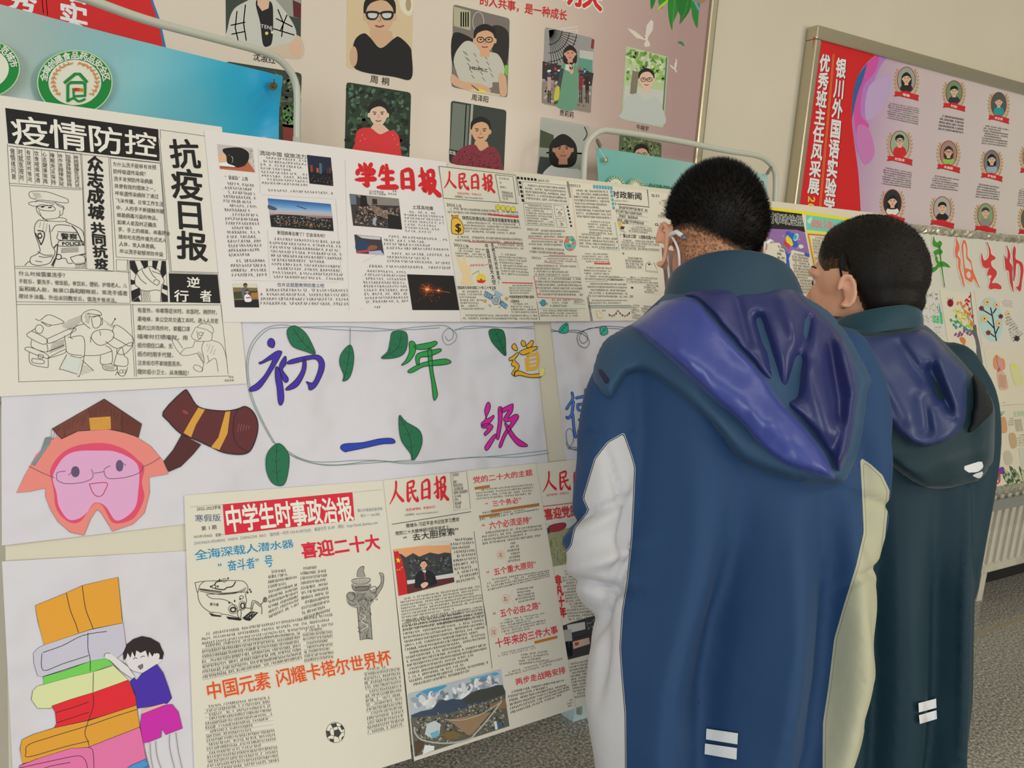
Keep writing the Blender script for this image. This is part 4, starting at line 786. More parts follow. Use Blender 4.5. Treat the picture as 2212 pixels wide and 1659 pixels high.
for p in ([(528, 262), (560, 400), (600, 500), (626, 580)], [(655, 204), (680, 380), (720, 490), (744, 550)], [(340, 736), (500, 680), (660, 600), (850, 568)], [(332, 745), (344, 878), (500, 826), (706, 760)], [(700, 580), (700, 700), (718, 790), (718, 886)], [(744, 896), (740, 1050)], [(740, 1060), (744, 1160), (700, 1290), (676, 1380), (700, 1440), (710, 1480)], [(440, 1215), (560, 1180), (708, 1130)], [(450, 1296), (560, 1260), (708, 1212)],
          [(710, 1440), (500, 1490), (230, 1566), (208, 1530), (226, 1470), (400, 1410), (690, 1322), (900, 1250), (1090, 1190)], [(700, 1490), (740, 1520), (750, 1700)], [(150, 1655), (400, 1600), (600, 1560), (660, 1570), (690, 1620), (700, 1700)], [(296, 1700), (300, 1680), (400, 1640), (560, 1610)], [(1030, 1650), (1100, 1620), (1170, 1600)], [(1050, 1690), (1180, 1640)]): A.line(OL, p, 5, n=4)
A.done()
A = Art('cartoon_boy_drawing', FP, bB, .0007, e3, label='drawing of a laughing boy in a violet top and magenta shorts')
pw = (214, 208, 208)
A.poly(pw, [(846, 742), (884, 748), (1020, 850), (1076, 934), (1062, 950), (960, 880), (880, 800), (832, 778)]); A.line(OL, [(1062, 950), (960, 880), (860, 790), (830, 770), (840, 744), (872, 744), (900, 772), (1000, 830), (1040, 880), (1072, 932)], 4, n=3)
A.blob(pw, [(1004, 770), (1030, 860), (1110, 896), (1190, 890), (1240, 840), (1290, 796), (1296, 740), (1200, 700), (1060, 690)]); A.line(OL, [(1004, 770), (1030, 860), (1110, 896), (1190, 890), (1240, 840), (1286, 796)], 4, n=4)
A.poly((40, 24, 26), [(984, 800), (980, 740), (1010, 670), (1060, 630), (1130, 606), (1200, 620), (1270, 660), (1286, 700), (1306, 740), (1296, 790), (1260, 790), (1230, 740), (1214, 770), (1190, 730), (1180, 778), (1160, 720), (1120, 740), (1086, 720), (1076, 776), (1052, 730), (1040, 780), (1016, 740), (1006, 780)])
A.blob(pw, [(1236, 750), (1262, 744), (1272, 764), (1262, 796), (1246, 800)]); A.line(OL, [(1060, 790), (1076, 780), (1096, 784)], 5, n=3); A.line(OL, [(1120, 776), (1136, 766), (1154, 768)], 5, n=3)
A.blob((110, 110, 112), [(1098, 846), (1136, 828), (1138, 856), (1118, 872)]); A.line(OL, [(1098, 846), (1120, 852), (1138, 826), (1140, 856), (1118, 874), (1098, 846)], 3)
top = [(1068, 936), (1088, 960), (1130, 905), (1250, 830), (1300, 900), (1340, 1010), (1368, 1100), (1334, 1140), (1180, 1168), (1092, 1182), (1080, 1080), (1036, 966)]
A.poly((66, 38, 160), top); A.line(OL, top, 4, closed=True)
for k in range(14): x, y = random.uniform(1090, 1290), random.uniform(960, 1110); A.line((120, 96, 196), [(x, y), (x + 34, y - 16)], 3, n=0)
A.poly((226, 172, 160), [(1136, 1186), (1310, 1142), (1330, 1150), (1132, 1226)]); sh = [(1128, 1228), (1310, 1156), (1370, 1150), (1420, 1210), (1452, 1340), (1320, 1390), (1288, 1340), (1282, 1410), (1180, 1450), (1140, 1456), (1116, 1320)]
A.poly((194, 34, 160), sh); A.line(OL, sh, 4, closed=True)
for p in ([(1144, 1460), (1160, 1560), (1200, 1700)], [(1196, 1456), (1200, 1560), (1226, 1700)], [(1240, 1440), (1250, 1560), (1300, 1700)], [(1350, 1390), (1352, 1500), (1400, 1700)], [(1400, 1372), (1420, 1520), (1460, 1700)]): A.line((90, 96, 96), p, 4, n=4)
A.done()
# ================================================================ handwritten newspapers on the display board
pc = {n: mat(n, c, .62, bump=(9, .25, .008)) for n, c in (('paper_cream', (214, 207, 196)), ('paper_white', (216, 209, 206)), ('paper_ivory', (213, 206, 190)))}
def news(label, quad, paper, off, curl=None, xf=None):
    lift = (lambda x, y: .0016 * math.sin(math.pi * y) * math.sin(2.2 * x + .5)) if curl is None else curl
    o = sheet('handwritten_newspaper', FP, quad, pc[paper], off, curl=None, n=(16, 16), xf=xf); tag(o, label, 'newspaper', 'handwritten newspapers pinned on the leaning board'); return o
def AA(name, par, xf=None, off=None, label=None): return Art(name, FP, par, par_off[par.name] + .0004 if off is None else off, xf, label=label)
par_off = {}
def N_(label, quad, paper, off): o = news(label, quad, paper, off); par_off[o.name] = off; return o
INK = (40, 38, 38)
d1 = (0, 300, 3.95); d2 = (0, 500, 3.95); d3 = (440, 270, 3.95); d4 = (920, 340, 3.95); e4 = (380, 1020, 4.254); e5 = (380, 1270, 4.254); g1 = (800, 980, 4.424); g2 = (840, 1284, 4.424)
# ---------------------------------------------------------------- 1: black and white epidemic paper
P1 = N_('handwritten newspaper with a black banner heading and pen drawings of masked workers', [(-8, 205), (479, 275), (533, 829), (0, 857)], 'paper_cream', .0016)
A = AA('black_heading', P1, c1); A.poly(BLK, [(36, 738), (1080, 884), (1088, 1100), (56, 978)])
A.text((222, 216, 206), '疫情防控', [(60, 775), (1072, 905), (1086, 1085), (80, 985)], .012, jit=.05); A.done()
A = AA('framing_lines', P1, c1)
A = AA('framing_lines', P1, d1)
for p in ([(62, 40), (80, 380), (104, 700), (125, 1100), (145, 1500), (162, 2080)], [(66, 58), (700, 128)], [(72, 60), (1360, 205)], [(80, 376), (710, 424)], [(84, 396), (690, 434)], [(685, 128), (705, 430), (728, 1100)], [(698, 130), (740, 1108)], [(928, 158), (972, 1124)], [(942, 160), (992, 1010)], [(942, 162), (1368, 208)], [(1368, 208), (1425, 1030)], [(990, 1008), (1425, 1032)], [(1350, 0), (1450, 1130)], [(1362, 0), (1462, 1126)], [(1450, 1130), (1860, 1145)], [(1435, 1138), (1860, 1156)], [(124, 1086), (735, 1106)], [(128, 1104), (980, 1130)], [(735, 1108), (1110, 1140)], [(1090, 1028), (1112, 1400)], [(992, 1030), (1086, 1034), (1084, 1128), (994, 1124), (992, 1030)], [(140, 1390), (1110, 1404)], [(142, 1414), (1882, 1420)], [(1104, 1036), (1414, 1040), (1432, 1394), (1124, 1390), (1104, 1036)], [(1115, 1420), (1148, 2030)], [(1132, 1410), (1164, 2030)], [(1882, 1420), (1945, 2010)], [(165, 2075), (1960, 2025)], [(1372, 0), (1366, -76)], [(1366, -76), (1748, -22)]): A.line(INK, p, 3)
for k in range(8): x = 145 + k * 69; A.line(INK, [(x, 66 + k * 8), (x + 18, 376 + k * 5)], 2.2)
A.done()
A = AA('vertical_notes', P1, d1)
for k, t in enumerate(('做情绪问题', '时就医按时', '有症状时情况', '饮食戒烟戒酒', '心态健康锻炼', '睡眠充足保持', '持作息规律保证', '加强身体锻炼坚持', '养成健康生活方式')):
    x = 84 + k * 68; y0 = 74 + k * 8; A.text(INK, t, [(x, y0), (x + 42, y0 + 6), (x + 56, 350 + k * 9), (x + 14, 345 + k * 8)], -.008, vert=True, jit=.12)
A.done()
A = AA('slogan', P1, d1); A.text(BLK, '众志成城', [(742, 140), (880, 150), (900, 700), (744, 680)], .04, vert=True, jit=.05, res=1); A.text(BLK, '共同抗疫', [(762, 700), (896, 716), (932, 1122), (806, 1112)], .04, vert=True, jit=.05); A.done()
A = AA('slogan', P1, d1); A.text(BLK, '抗疫日报', [(1430, -10), (1700, 10), (1800, 1060), (1500, 1040)], .022, vert=True, jit=.06); A.done()
A = AA('article_text', P1, d1)
for k, t in enumerate(('为什么洗手能够有效预', '防呼吸道传染病？', '洗手是预防传染病最', '简便有效的措施之一，', '呼吸道传染病除了通过', '飞沫传播，日常工作生活', '中，人的手不断接触到被', '细菌病毒污染的物品，', '如果人能及时正确洗', '手，手上的细菌，病毒则会', '随和吃东西传播方式进入', '人体，使人体患病。', '所以洗手能够预防传染')):
    y = 192 + k * 62; x = 960 + k * 5; w = 395 * len(t) / 10.6; s_ = .06; A.text(INK, t, [(x, y), (x + w, y + w * .085), (x + w, y + 42 + w * .085), (x, y + 42)], -.012, jit=.1)
for k, t in enumerate(('什么时候需要洗手？', '手脏后，要洗手，做饭前，餐饮前，便前，护理老人，儿', '童和病人前，触摸口鼻和眼睛前，需洗手或者', '擦拭手消毒，外出返回教室后，需洗手做清洁。')):
    y = 1126 + k * 65; w = (420, 925, 930, 860)[k]; A.text(INK, t, [(158, y), (158 + w, y + w * .045), (160 + w, y + w * .045 + 44), (160, y + 44)], -.012, jit=.1)
for k, t in enumerate(('有发热，咳嗽等症状时，就医时，拥挤时，', '乘电梯，乘公交共交通工具时，进入人员密', '集的公共场所时，要戴口罩', '咳嗽时打喷嚏时，用', '纸巾捂住口鼻，无', '纸巾时用手代替。', '注意纸巾不要随意丢弃。', '做防疫小卫士，从我做起！')):
    y = 1440 + k * 75; w = (700, 690, 450, 430, 300, 330, 400, 460)[k]; A.text(INK, t, [(1172, y), (1172 + w, y + w * .03), (1172 + w, y + w * .03 + 46), (1172, y + 46)], -.012, jit=.1)
A.scrib(GRY, [(1915, 2028), (1990, 2024), (1994, 2080), (1918, 2084)], 2, 4, .1)
A.done()
A = AA('black_heading', P1, d1); A.poly(BLK, [(1440, 1148), (1855, 1162), (1880, 1406), (1450, 1396)]); A.text((222, 216, 206), '逆', [(1588, 1176), (1706, 1180), (1712, 1278), (1592, 1274)], .02, jit=.03); A.text((222, 216, 206), '行', [(1480, 1286), (1612, 1290), (1616, 1398), (1484, 1394)], .02, jit=.03); A.text((222, 216, 206), '者', [(1700, 1288), (1806, 1292), (1812, 1400), (1706, 1396)], .02, jit=.03); A.done()
A = AA('fist_drawing', P1, d1)
for p in ([(1108, 1040), (1150, 1040), (1182, 1130), (1160, 1160), (1112, 1108)], [(1196, 1040), (1262, 1040), (1262, 1090), (1232, 1110)], [(1300, 1040), (1350, 1042), (1330, 1120), (1300, 1096)], [(1380, 1042), (1412, 1044), (1418, 1150), (1386, 1190), (1366, 1140)], [(1116, 1200), (1150, 1210), (1150, 1240), (1118, 1246)], [(1118, 1300), (1190, 1270), (1200, 1330), (1128, 1386)], [(1390, 1240), (1430, 1260), (1430, 1296), (1384, 1280)], [(1376, 1310), (1430, 1340), (1432, 1392), (1380, 1392)], [(1130, 1388), (1180, 1350), (1200, 1390)]): A.poly(BLK, p)
for p in ([(1150, 1200), (1170, 1140), (1230, 1100), (1290, 1090), (1340, 1110), (1380, 1160), (1400, 1220), (1380, 1250), (1376, 1300), (1370, 1392)], [(1150, 1200), (1156, 1250), (1200, 1290), (1210, 1390)], [(1170, 1150), (1200, 1200), (1250, 1240)], [(1210, 1120), (1240, 1170), (1290, 1220)], [(1270, 1100), (1300, 1160), (1330, 1190)], [(1298, 1130), (1380, 1160)], [(1290, 1220), (1340, 1250), (1360, 1220), (1330, 1200), (1310, 1220)], [(1200, 1290), (1260, 1300), (1330, 1290), (1370, 1300)]): A.line(INK, p, 4, n=4)
A.hatch(INK, [(1215, 1300), (1280, 1300), (1290, 1390), (1220, 1390)], 105, 12, 2.5); A.done()
A = AA('officer_drawing', P1, d1, label='pen drawing of a masked police officer')
L = lambda w, *ps: [A.line(INK, p, w, n=4) for p in ps]
L(4, [(245, 470), (270, 445), (400, 450), (520, 490), (578, 514), (570, 545), (450, 530), (330, 520), (300, 540)], [(245, 470), (260, 500), (310, 515)], [(245, 556), (250, 540), (330, 530), (440, 545), (480, 540)], [(245, 556), (300, 575), (380, 570), (460, 560)], [(312, 570), (310, 600), (330, 640), (392, 690)], [(312, 575), (350, 560), (440, 570), (470, 590), (460, 610), (400, 612), (340, 600), (312, 575)], [(330, 606), (360, 670), (392, 684), (500, 668), (510, 610)], [(480, 556), (520, 580), (540, 580), (532, 640), (512, 650)], [(470, 545), (540, 575), (545, 600)], [(392, 690), (430, 700), (560, 700), (556, 678), (500, 668)])
L(5, [(330, 690), (300, 730), (296, 800), (330, 900), (340, 960), (300, 990), (262, 1010), (262, 1060), (330, 1080), (420, 1060), (450, 1010)], [(330, 690), (410, 700)], [(420, 730), (428, 800), (440, 900), (470, 960), (450, 1020)], [(560, 705), (640, 740), (700, 780), (720, 850), (716, 910)], [(440, 790), (470, 740), (520, 730), (600, 740)], [(496, 800), (500, 860), (690, 870)], [(490, 790), (660, 798)], [(502, 868), (508, 914), (690, 906), (696, 868), (502, 868)], [(330, 1000), (380, 1010), (450, 1000)], [(320, 960), (380, 990), (450, 990)], [(300, 1040), (360, 1050)], [(210, 1080), (240, 1050), (262, 1052)], [(520, 1020), (560, 1020), (580, 1060), (620, 1060)], [(600, 1010), (680, 990), (726, 1010), (720, 1060), (640, 1066), (600, 1010)])
L(9, [(610, 740), (650, 780), (690, 860), (710, 910)], [(300, 800), (340, 880), (352, 900), (378, 830), (370, 790), (320, 780)], [(460, 930), (490, 900), (480, 1000), (450, 1090)], [(440, 1080), (470, 1020)], [(676, 990), (730, 980)])
A.ring(INK, 500, 1006, 24, 22, 7); A.poly(BLK, [(320, 808), (344, 796), (356, 812), (362, 834), (346, 852), (322, 846)]); A.ell((213, 205, 188), 340, 826, 12, 14)
for k in range(5): A.line(INK, [(520, 935 + k * 9), (670, 925 + k * 9)], 3)
A.hatch(INK, [(330, 700), (420, 720), (430, 800), (340, 790)], 100, 26, 2); A.hatch(INK, [(270, 455), (340, 460), (360, 500), (300, 510)], 120, 12, 2); A.hatch(INK, [(640, 1060), (728, 1050), (728, 1100), (640, 1100)], 130, 12, 3)
A.poly(BLK, [(350, 575), (376, 570), (380, 580), (352, 586)]); A.poly(BLK, [(410, 580), (440, 576), (440, 586), (412, 590)])
A.text(BLK, '警察', [(516, 800), (660, 806), (662, 862), (518, 860)], .02); A.text(BLK, 'POLICE', [(526, 872), (690, 870), (690, 910), (530, 914)], .03); A.done()
A = AA('medic_drawing', P1, d2, label='pen drawing of a worker in protective clothing among boxes')
L(4, [(300, 745), (340, 760), (400, 715), (450, 720), (530, 760), (540, 780), (440, 800), (350, 770)], [(350, 770), (410, 810), (440, 800)], [(300, 830), (320, 800), (350, 800), (370, 830), (350, 870), (310, 860), (300, 830)], [(270, 850), (230, 892), (370, 965), (400, 920), (270, 850)], [(400, 920), (600, 830), (640, 850), (430, 955), (400, 920)], [(270, 850), (300, 830)], [(270, 925), (275, 990), (400, 1030), (400, 960)], [(400, 1030), (550, 970)], [(215, 995), (260, 990), (400, 1050), (400, 1085), (230, 1020), (215, 995)], [(250, 1030), (262, 1130), (390, 1162), (412, 1150), (410, 1080)], [(410, 1080), (550, 1010), (550, 1040), (412, 1084)], [(275, 1086), (370, 1100), (368, 1130), (280, 1120), (275, 1086)], [(330, 1050), (370, 1060), (360, 1086), (326, 1078), (330, 1050)])
for k in range(7): A.line(INK, [(420 + k * 4, 1040 - k * 14), (548, 985 - k * 10)], 2.5)
L(4, [(700, 770), (694, 730), (720, 690), (780, 668), (840, 680), (868, 710), (840, 720), (760, 730)], [(745, 700), (860, 716)], [(780, 740), (790, 800), (810, 826), (850, 810), (862, 750), (840, 722), (790, 736)], [(870, 735), (874, 790), (858, 800)], [(700, 770), (730, 800), (770, 830)], [(610, 860), (650, 810), (720, 790)], [(610, 860), (600, 900), (620, 920)], [(580, 900), (600, 905), (710, 900), (720, 1060), (680, 1230), (665, 1232)], [(550, 890), (560, 960), (580, 1040), (700, 1060)], [(720, 1060), (840, 1058), (960, 1020)], [(770, 950), (790, 870), (850, 840), (930, 840), (970, 870), (960, 920), (880, 970), (820, 960), (770, 900)], [(850, 850), (860, 890)], [(950, 800), (985, 745)], [(900, 975), (950, 1010), (960, 1100), (940, 1130), (860, 1130), (860, 1060)], [(870, 1130), (890, 1180), (970, 1190), (1000, 1160), (940, 1130)], [(570, 1050), (510, 1170), (530, 1180), (660, 1220)], [(600, 1060), (680, 1080), (720, 1060)], [(700, 1100), (800, 1190)], [(960, 900), (1030, 940), (1110, 980), (1140, 920), (1050, 830), (980, 800), (960, 860)], [(900, 940), (1000, 1000), (1110, 950), (1130, 980), (1060, 1050), (1000, 1040), (1000, 1000)], [(980, 1100), (1000, 1040), (1040, 990), (1060, 1060), (1090, 1090), (1080, 1150), (980, 1140), (980, 1100)], [(1000, 1150), (1010, 1220), (1060, 1232), (1090, 1160)], [(985, 1230), (1000, 1200), (1020, 1220)])
A.ring(INK, 1034, 1196, 14, 14, 3); A.ring(INK, 1060, 1196, 14, 14, 3); A.ell(INK, 982, 748, 6, 8)
A.hatch((90, 88, 86), [(520, 790), (700, 710), (700, 760), (620, 850), (540, 820)], -22, 9, 2); A.hatch((90, 88, 86), [(860, 740), (1000, 820), (940, 820)], 35, 10, 2); A.hatch(INK, [(720, 700), (770, 690), (760, 790), (730, 780)], 100, 12, 2); A.hatch(INK, [(560, 1080), (690, 1110), (660, 1215), (540, 1170)], 8, 16, 1.6); A.hatch(INK, [(880, 1140), (980, 1150), (970, 1186), (895, 1180)], 60, 9, 2); A.hatch((90, 88, 86), [(690, 1120), (800, 1190), (690, 1230)], 20, 10, 1.6)
A.poly((202, 206, 198), [(530, 1170), (572, 1060), (690, 1085), (662, 1210)])
A.done()
A = AA('helper_drawing', P1, d2, label='pen drawing of a waving worker in a face shield')
L(3, [(1680, 820), (1720, 790), (1790, 800), (1820, 840), (1810, 870), (1760, 840), (1680, 820)], [(1672, 815), (1632, 900), (1690, 930), (1740, 860)], [(1680, 850), (1690, 910), (1720, 915)], [(1810, 870), (1800, 930), (1740, 940), (1660, 940)], [(1740, 940), (1720, 1000), (1740, 1100), (1720, 1200)], [(1800, 930), (1880, 960), (1920, 1040), (1940, 1160)], [(1660, 940), (1640, 990), (1580, 1000), (1540, 1050), (1600, 1060), (1680, 1040)], [(1540, 1050), (1500, 1000), (1470, 930), (1500, 920), (1560, 1000)], [(1470, 935), (1430, 910)], [(1680, 1040), (1740, 1130)], [(1660, 1140), (1650, 1170), (1700, 1200), (1730, 1180), (1700, 1150), (1660, 1140)], [(1760, 1130), (1800, 1100), (1840, 1090), (1860, 1200)], [(1770, 1060), (1780, 1110)])
A.ring(INK, 1712, 876, 18, 14, 3); A.hatch((110, 106, 100), [(1680, 1020), (1740, 1050), (1740, 1150), (1700, 1080)], 95, 12, 2); A.hatch((110, 106, 100), [(1760, 960), (1840, 980), (1830, 1060), (1770, 1040)], 110, 24, 2); A.done()
# ---------------------------------------------------------------- 2: student daily
P2 = N_('white handwritten newspaper with a red four character title and pasted city photos', [(441, 282), (962, 352), (1002, 697), (482, 697)], 'paper_white', .0030)
def pic(par, xf, q, bg, name='pasted_photo', label=None):
    A = AA(name, par, xf, label=label); A.poly(bg, q); return A
A = pic(P2, d3, [(114, 170), (415, 206), (436, 412), (136, 380)], (186, 176, 170), label='photo of a black squirrel like animal')
A.poly((176, 96, 66), [(136, 380), (134, 356), (300, 362), (370, 310), (420, 380), (436, 412)]); A.poly((216, 170, 136), [(120, 250), (190, 262), (200, 300), (180, 322), (126, 318)]); A.poly((236, 234, 230), [(128, 330), (220, 322), (270, 348), (260, 366), (132, 352)])
A.blob((24, 22, 22), [(160, 230), (180, 206), (300, 200), (370, 232), (386, 280), (360, 340), (300, 370), (250, 352), (200, 330), (190, 270)]); A.line((230, 228, 224), [(210, 262), (240, 280), (246, 312), (236, 336)], 5, n=3); clipspeck(A, [(150, 144, 138), (214, 208, 200)], [(380, 210), (414, 210), (430, 380), (390, 300)], 40, 7, 4)
A.line((60, 40, 30), [(140, 366), (280, 372), (360, 352)], 3); A.done()
A = pic(P2, d3, [(876, 264), (1080, 288), (1100, 530), (898, 508)], (30, 34, 56), label='photo of a dark city skyline at night')
A.poly((18, 18, 26), [(888, 380), (1092, 400), (1100, 528), (898, 506)])
for x, y, w, h, c in ((905, 350, 18, 60, (150, 60, 40)), (925, 360, 14, 50, (40, 40, 52)), (955, 376, 20, 40, (160, 90, 70)), (980, 335, 22, 90, (70, 100, 120)), (1005, 350, 20, 60, (36, 40, 56)), (1040, 380, 18, 40, (60, 46, 56)), (1062, 372, 16, 50, (90, 60, 60))): A.poly(c, [(x, y), (x + w, y + 2), (x + w + 3, y + h), (x + 3, y + h)])
clipspeck(A, [(220, 200, 150), (190, 80, 60), (226, 226, 220)], [(905, 440), (1090, 450), (1098, 524), (902, 502)], 34, 3, 5); A.done()
A = pic(P2, d3, [(543, 632), (1078, 684), (1102, 916), (572, 876)], (66, 112, 168), label='photo of a city at dusk under a blue sky')
for k in range(8): A.poly(((58, 100, 160), (70, 116, 172), (88, 134, 186), (110, 150, 196), (140, 168, 200), (166, 172, 188), (182, 160, 156), (150, 120, 110))[k], [(543 + k * 2.6, 632 + k * 19), (1078 + k * 2, 684 + k * 15), (1102, 916), (572, 876)], bump=True)
A.poly((24, 26, 34), [(560, 780), (640, 770), (800, 780), (940, 800), (1092, 806), (1102, 916), (572, 876)])
A.blob((70, 76, 96), [(550, 690), (620, 720), (600, 736), (550, 722)]); A.line((60, 70, 100), [(790, 700), (870, 726)], 8); clipspeck(A, [(236, 170, 90), (230, 220, 200), (200, 80, 60), (90, 110, 60)], [(575, 800), (1094, 824), (1100, 900), (575, 866)], 220, 5, 6); clipspeck(A, [(160, 170, 190), (90, 96, 120)], [(600, 780), (1080, 810), (1080, 830), (600, 800)], 90, 6, 2); A.done()
A = pic(P2, d3, [(243, 1356), (450, 1360), (470, 1564), (262, 1562)], (120, 104, 70), label='photo of an adult and a child outdoors')
A.poly((206, 200, 180), [(243, 1356), (450, 1360), (452, 1396), (246, 1392)]); A.poly((60, 66, 46), [(250, 1430), (456, 1420), (462, 1480), (256, 1490)]); A.poly((26, 26, 28), [(258, 1500), (464, 1496), (470, 1564), (262, 1562)]); A.poly((164, 110, 60), [(400, 1440), (460, 1436), (462, 1480), (400, 1486)])
face(A, 352, 1380, 16, (130, 96, 80)); A.blob((90, 96, 110), [(322, 1410), (350, 1400), (380, 1410), (384, 1460), (330, 1480)]); face(A, 366, 1432, 14, (190, 140, 120), long=True); A.blob((230, 220, 226), [(346, 1460), (386, 1458), (404, 1510), (350, 1514)]); A.poly((206, 70, 110), [(356, 1476), (394, 1474), (398, 1486), (358, 1488)]); A.done()
A = pic(P2, d3, [(1238, 597), (1656, 638), (1684, 903), (1268, 868)], (58, 52, 50), label='photo of a collapsed building')
A.poly((130, 122, 116), [(1290, 602), (1656, 638), (1664, 700), (1400, 690)]); clipspeck(A, [(120, 100, 90), (40, 36, 38), (160, 140, 130), (90, 76, 70), (28, 26, 28)], [(1290, 690), (1660, 700), (1680, 896), (1270, 860)], 200, 16, 7); A.poly((96, 110, 120), [(1238, 597), (1290, 602), (1296, 690), (1246, 690)])
for k in range(6): A.line((180, 150, 130), [(1400 + k * 10, 690 + k * 16), (1620, 780 + k * 10)], 4)
A.poly((24, 22, 24), [(1330, 610), (1380, 616), (1390, 700), (1330, 710)]); A.poly((40, 36, 40), [(1430, 640), (1470, 644), (1472, 690), (1432, 686)]); A.poly((150, 160, 170), [(1440, 800), (1470, 806), (1450, 864), (1430, 860)]); A.poly((22, 22, 24), [(1560, 770), (1660, 790), (1680, 900), (1570, 892)]); A.done()
A = pic(P2, d3, [(1277, 945), (1506, 966), (1530, 1120), (1296, 1104)], (58, 52, 60), label='small photo of a trapped hand')
A.poly((190, 188, 190), [(1300, 950), (1500, 968), (1500, 990), (1420, 985), (1340, 975)]); A.blob((40, 60, 90), [(1290, 1020), (1350, 990), (1400, 1030), (1390, 1080), (1300, 1084)]); A.blob((140, 80, 60), [(1390, 1060), (1420, 1036), (1470, 1044), (1460, 1070), (1400, 1080)]); A.poly((190, 60, 80), [(1300, 1086), (1400, 1076), (1420, 1090), (1300, 1104)]); A.poly((170, 170, 190), [(1400, 1090), (1500, 1080), (1530, 1120), (1400, 1112)]); A.done()
A = pic(P2, d3, [(1724, 1284), (2122, 1296), (2170, 1588), (1770, 1588)], (20, 16, 16), label='dark photo with two bright lamps at night')
for x, y, r in ((1896, 1412, 46), (1992, 1422, 26)):
    for c, f_ in (((60, 26, 16), 1.6), ((120, 44, 20), .9), ((226, 120, 60), .45), ((250, 220, 180), .22)): A.ell(c, x, y, r * f_, r * f_ * .8)
for p in ([(1850, 1370), (1950, 1440)], [(1840, 1400), (2090, 1440)], [(1880, 1470), (1910, 1370)]): A.line((226, 110, 50), p, 3)
clipspeck(A, [(150, 60, 30), (90, 36, 20)], [(1760, 1480), (2010, 1450), (2010, 1510), (1770, 1530)], 36, 6, 3); A.done()
A = AA('red_title', P2, d3); A.brush((200, 28, 36), '学生日报', [(1284, 330), (1960, 384), (2000, 610), (1284, 528)], .19); A.done()
for t, q in (('“鼠鼠队”上岗', [(178, 430), (374, 450), (376, 486), (182, 470)]), ('流动中国 绽放活力', [(470, 222), (870, 262), (872, 302), (474, 266)]), ('新冠病毒去哪了？它会消失吗？', [(622, 906), (1046, 940), (1046, 976), (624, 944)]), ('土耳其地震', [(1770, 690), (1950, 704), (1952, 740), (1772, 728)])): A = AA('subheading', P2, d3); A.text((70, 60, 54), t, q, .006, jit=.06); A.done()
A = AA('subheading', P2, d3); A.text((76, 98, 120), '也许这就是教师的意义吧', [(620, 1350), (1020, 1362), (1022, 1398), (622, 1388)], .006, jit=.06)
A.done(); A = AA('issue_note', P2, d3); A.text(GRY, '2023年新闻报\n银川市三校联报', [(1404, 562), (1548, 576), (1548, 614), (1404, 602)], -.008); A.done(); A = AA('issue_note', P2, d3); A.scrib(GRY, [(1566, 560), (1640, 568), (1638, 618), (1568, 612)], 2, 4, .1); A.done()
A = AA('article_text', P2, d3); HW = (116, 112, 107)
for q, nl, nc, sd in (([(150, 480), (430, 506), (534, 1190), (236, 1312)][:0] or [(148, 484), (428, 510), (506, 1130), (212, 1140)], 17, 13, 1), ([(220, 1150), (520, 1150), (540, 1310), (238, 1312)], 4, 13, 2), ([(474, 270), (874, 306), (888, 540), (494, 520)], 8, 17, 3), ([(494, 548), (1100, 580), (1104, 612), (498, 580)], 1, 26, 4), ([(550, 962), (1160, 1000), (1190, 1346), (590, 1324)], 10, 27, 5), ([(474, 1400), (1224, 1408), (1230, 1560), (480, 1550)], 4, 32, 6), ([(1696, 738), (2036, 756), (2050, 950), (1710, 930)], 7, 15, 7), ([(1516, 944), (2068, 980), (2086, 1090), (1530, 1080)], 4, 24, 8), ([(1545, 1092), (2090, 1110), (2096, 1210), (1550, 1190)], 3, 24, 9), ([(1330, 1200), (2100, 1216), (2100, 1250), (1332, 1236)], 1, 34, 10), ([(1336, 1240), (1716, 1256), (1740, 1530), (1368, 1540)], 9, 17, 11), ([(1404, 1552), (1520, 1552), (1522, 1580), (1406, 1580)], 1, 6, 12)): A.scrib(HW, q, nl, nc, .11, seed=sd)
A.done()
A = AA('ruled_lines', P2, d3)
for p in ([(1200, 310), (1232, 1590)], [(460, 210), (480, 590)], [(494, 602), (1100, 640)], [(540, 900), (560, 1320)], [(1120, 640), (1170, 1350)], [(240, 1330), (1150, 1350)], [(1320, 1590), (1350, 1570)], [(1530, 1090), (1350, 1180)]): A.line((176, 170, 164), p, 2)
A.done()
# ---------------------------------------------------------------- 3, 4: people's daily pages with doodles
P3 = N_('ivory handwritten newspaper with red brush title, money bag, rabbit and satellite doodles', [(945, 361), (1112, 382), (1163, 696), (994, 697)], 'paper_ivory', .0044)
A = AA('title_box', P3, d4)
for p in ([(102, 86), (755, 160), (780, 405), (140, 360), (102, 86)], [(584, 156), (735, 172), (762, 400), (622, 384), (584, 156)]): A.line(INK, p, 4)
A.brush((204, 36, 44), '人民日报', [(134, 124), (556, 150), (572, 306), (140, 280)], .12); A.text((196, 90, 84), 'RENMIN  RIBAO', [(256, 302), (462, 316), (464, 340), (260, 330)], 0); A.text(INK, '人民网网址：http://www.people.com.cn', [(232, 334), (478, 350), (478, 370), (234, 356)], -.01)
A.text(GRY, '2023年1月\n\n日\n\n星期二', [(612, 176), (700, 186), (712, 280), (622, 270)], -.01); A.text(GRY, '中国邮电报社出版\n人民日报社国内版\n今日八版', [(632, 292), (728, 306), (738, 382), (642, 370)], -.01); A.done()
def chapter(par, xf, items, sz=.01, c=INK):
    for t, q in items: A = AA('date_heading', par, xf); A.text(c, t, q, sz, jit=.04); A.done()
def Q(x, y, w, h, sl=.1, sh=.16): return [(x, y), (x + w, y + w * sl), (x + w + h * sh, y + h + w * sl), (x + h * sh, y + h)]
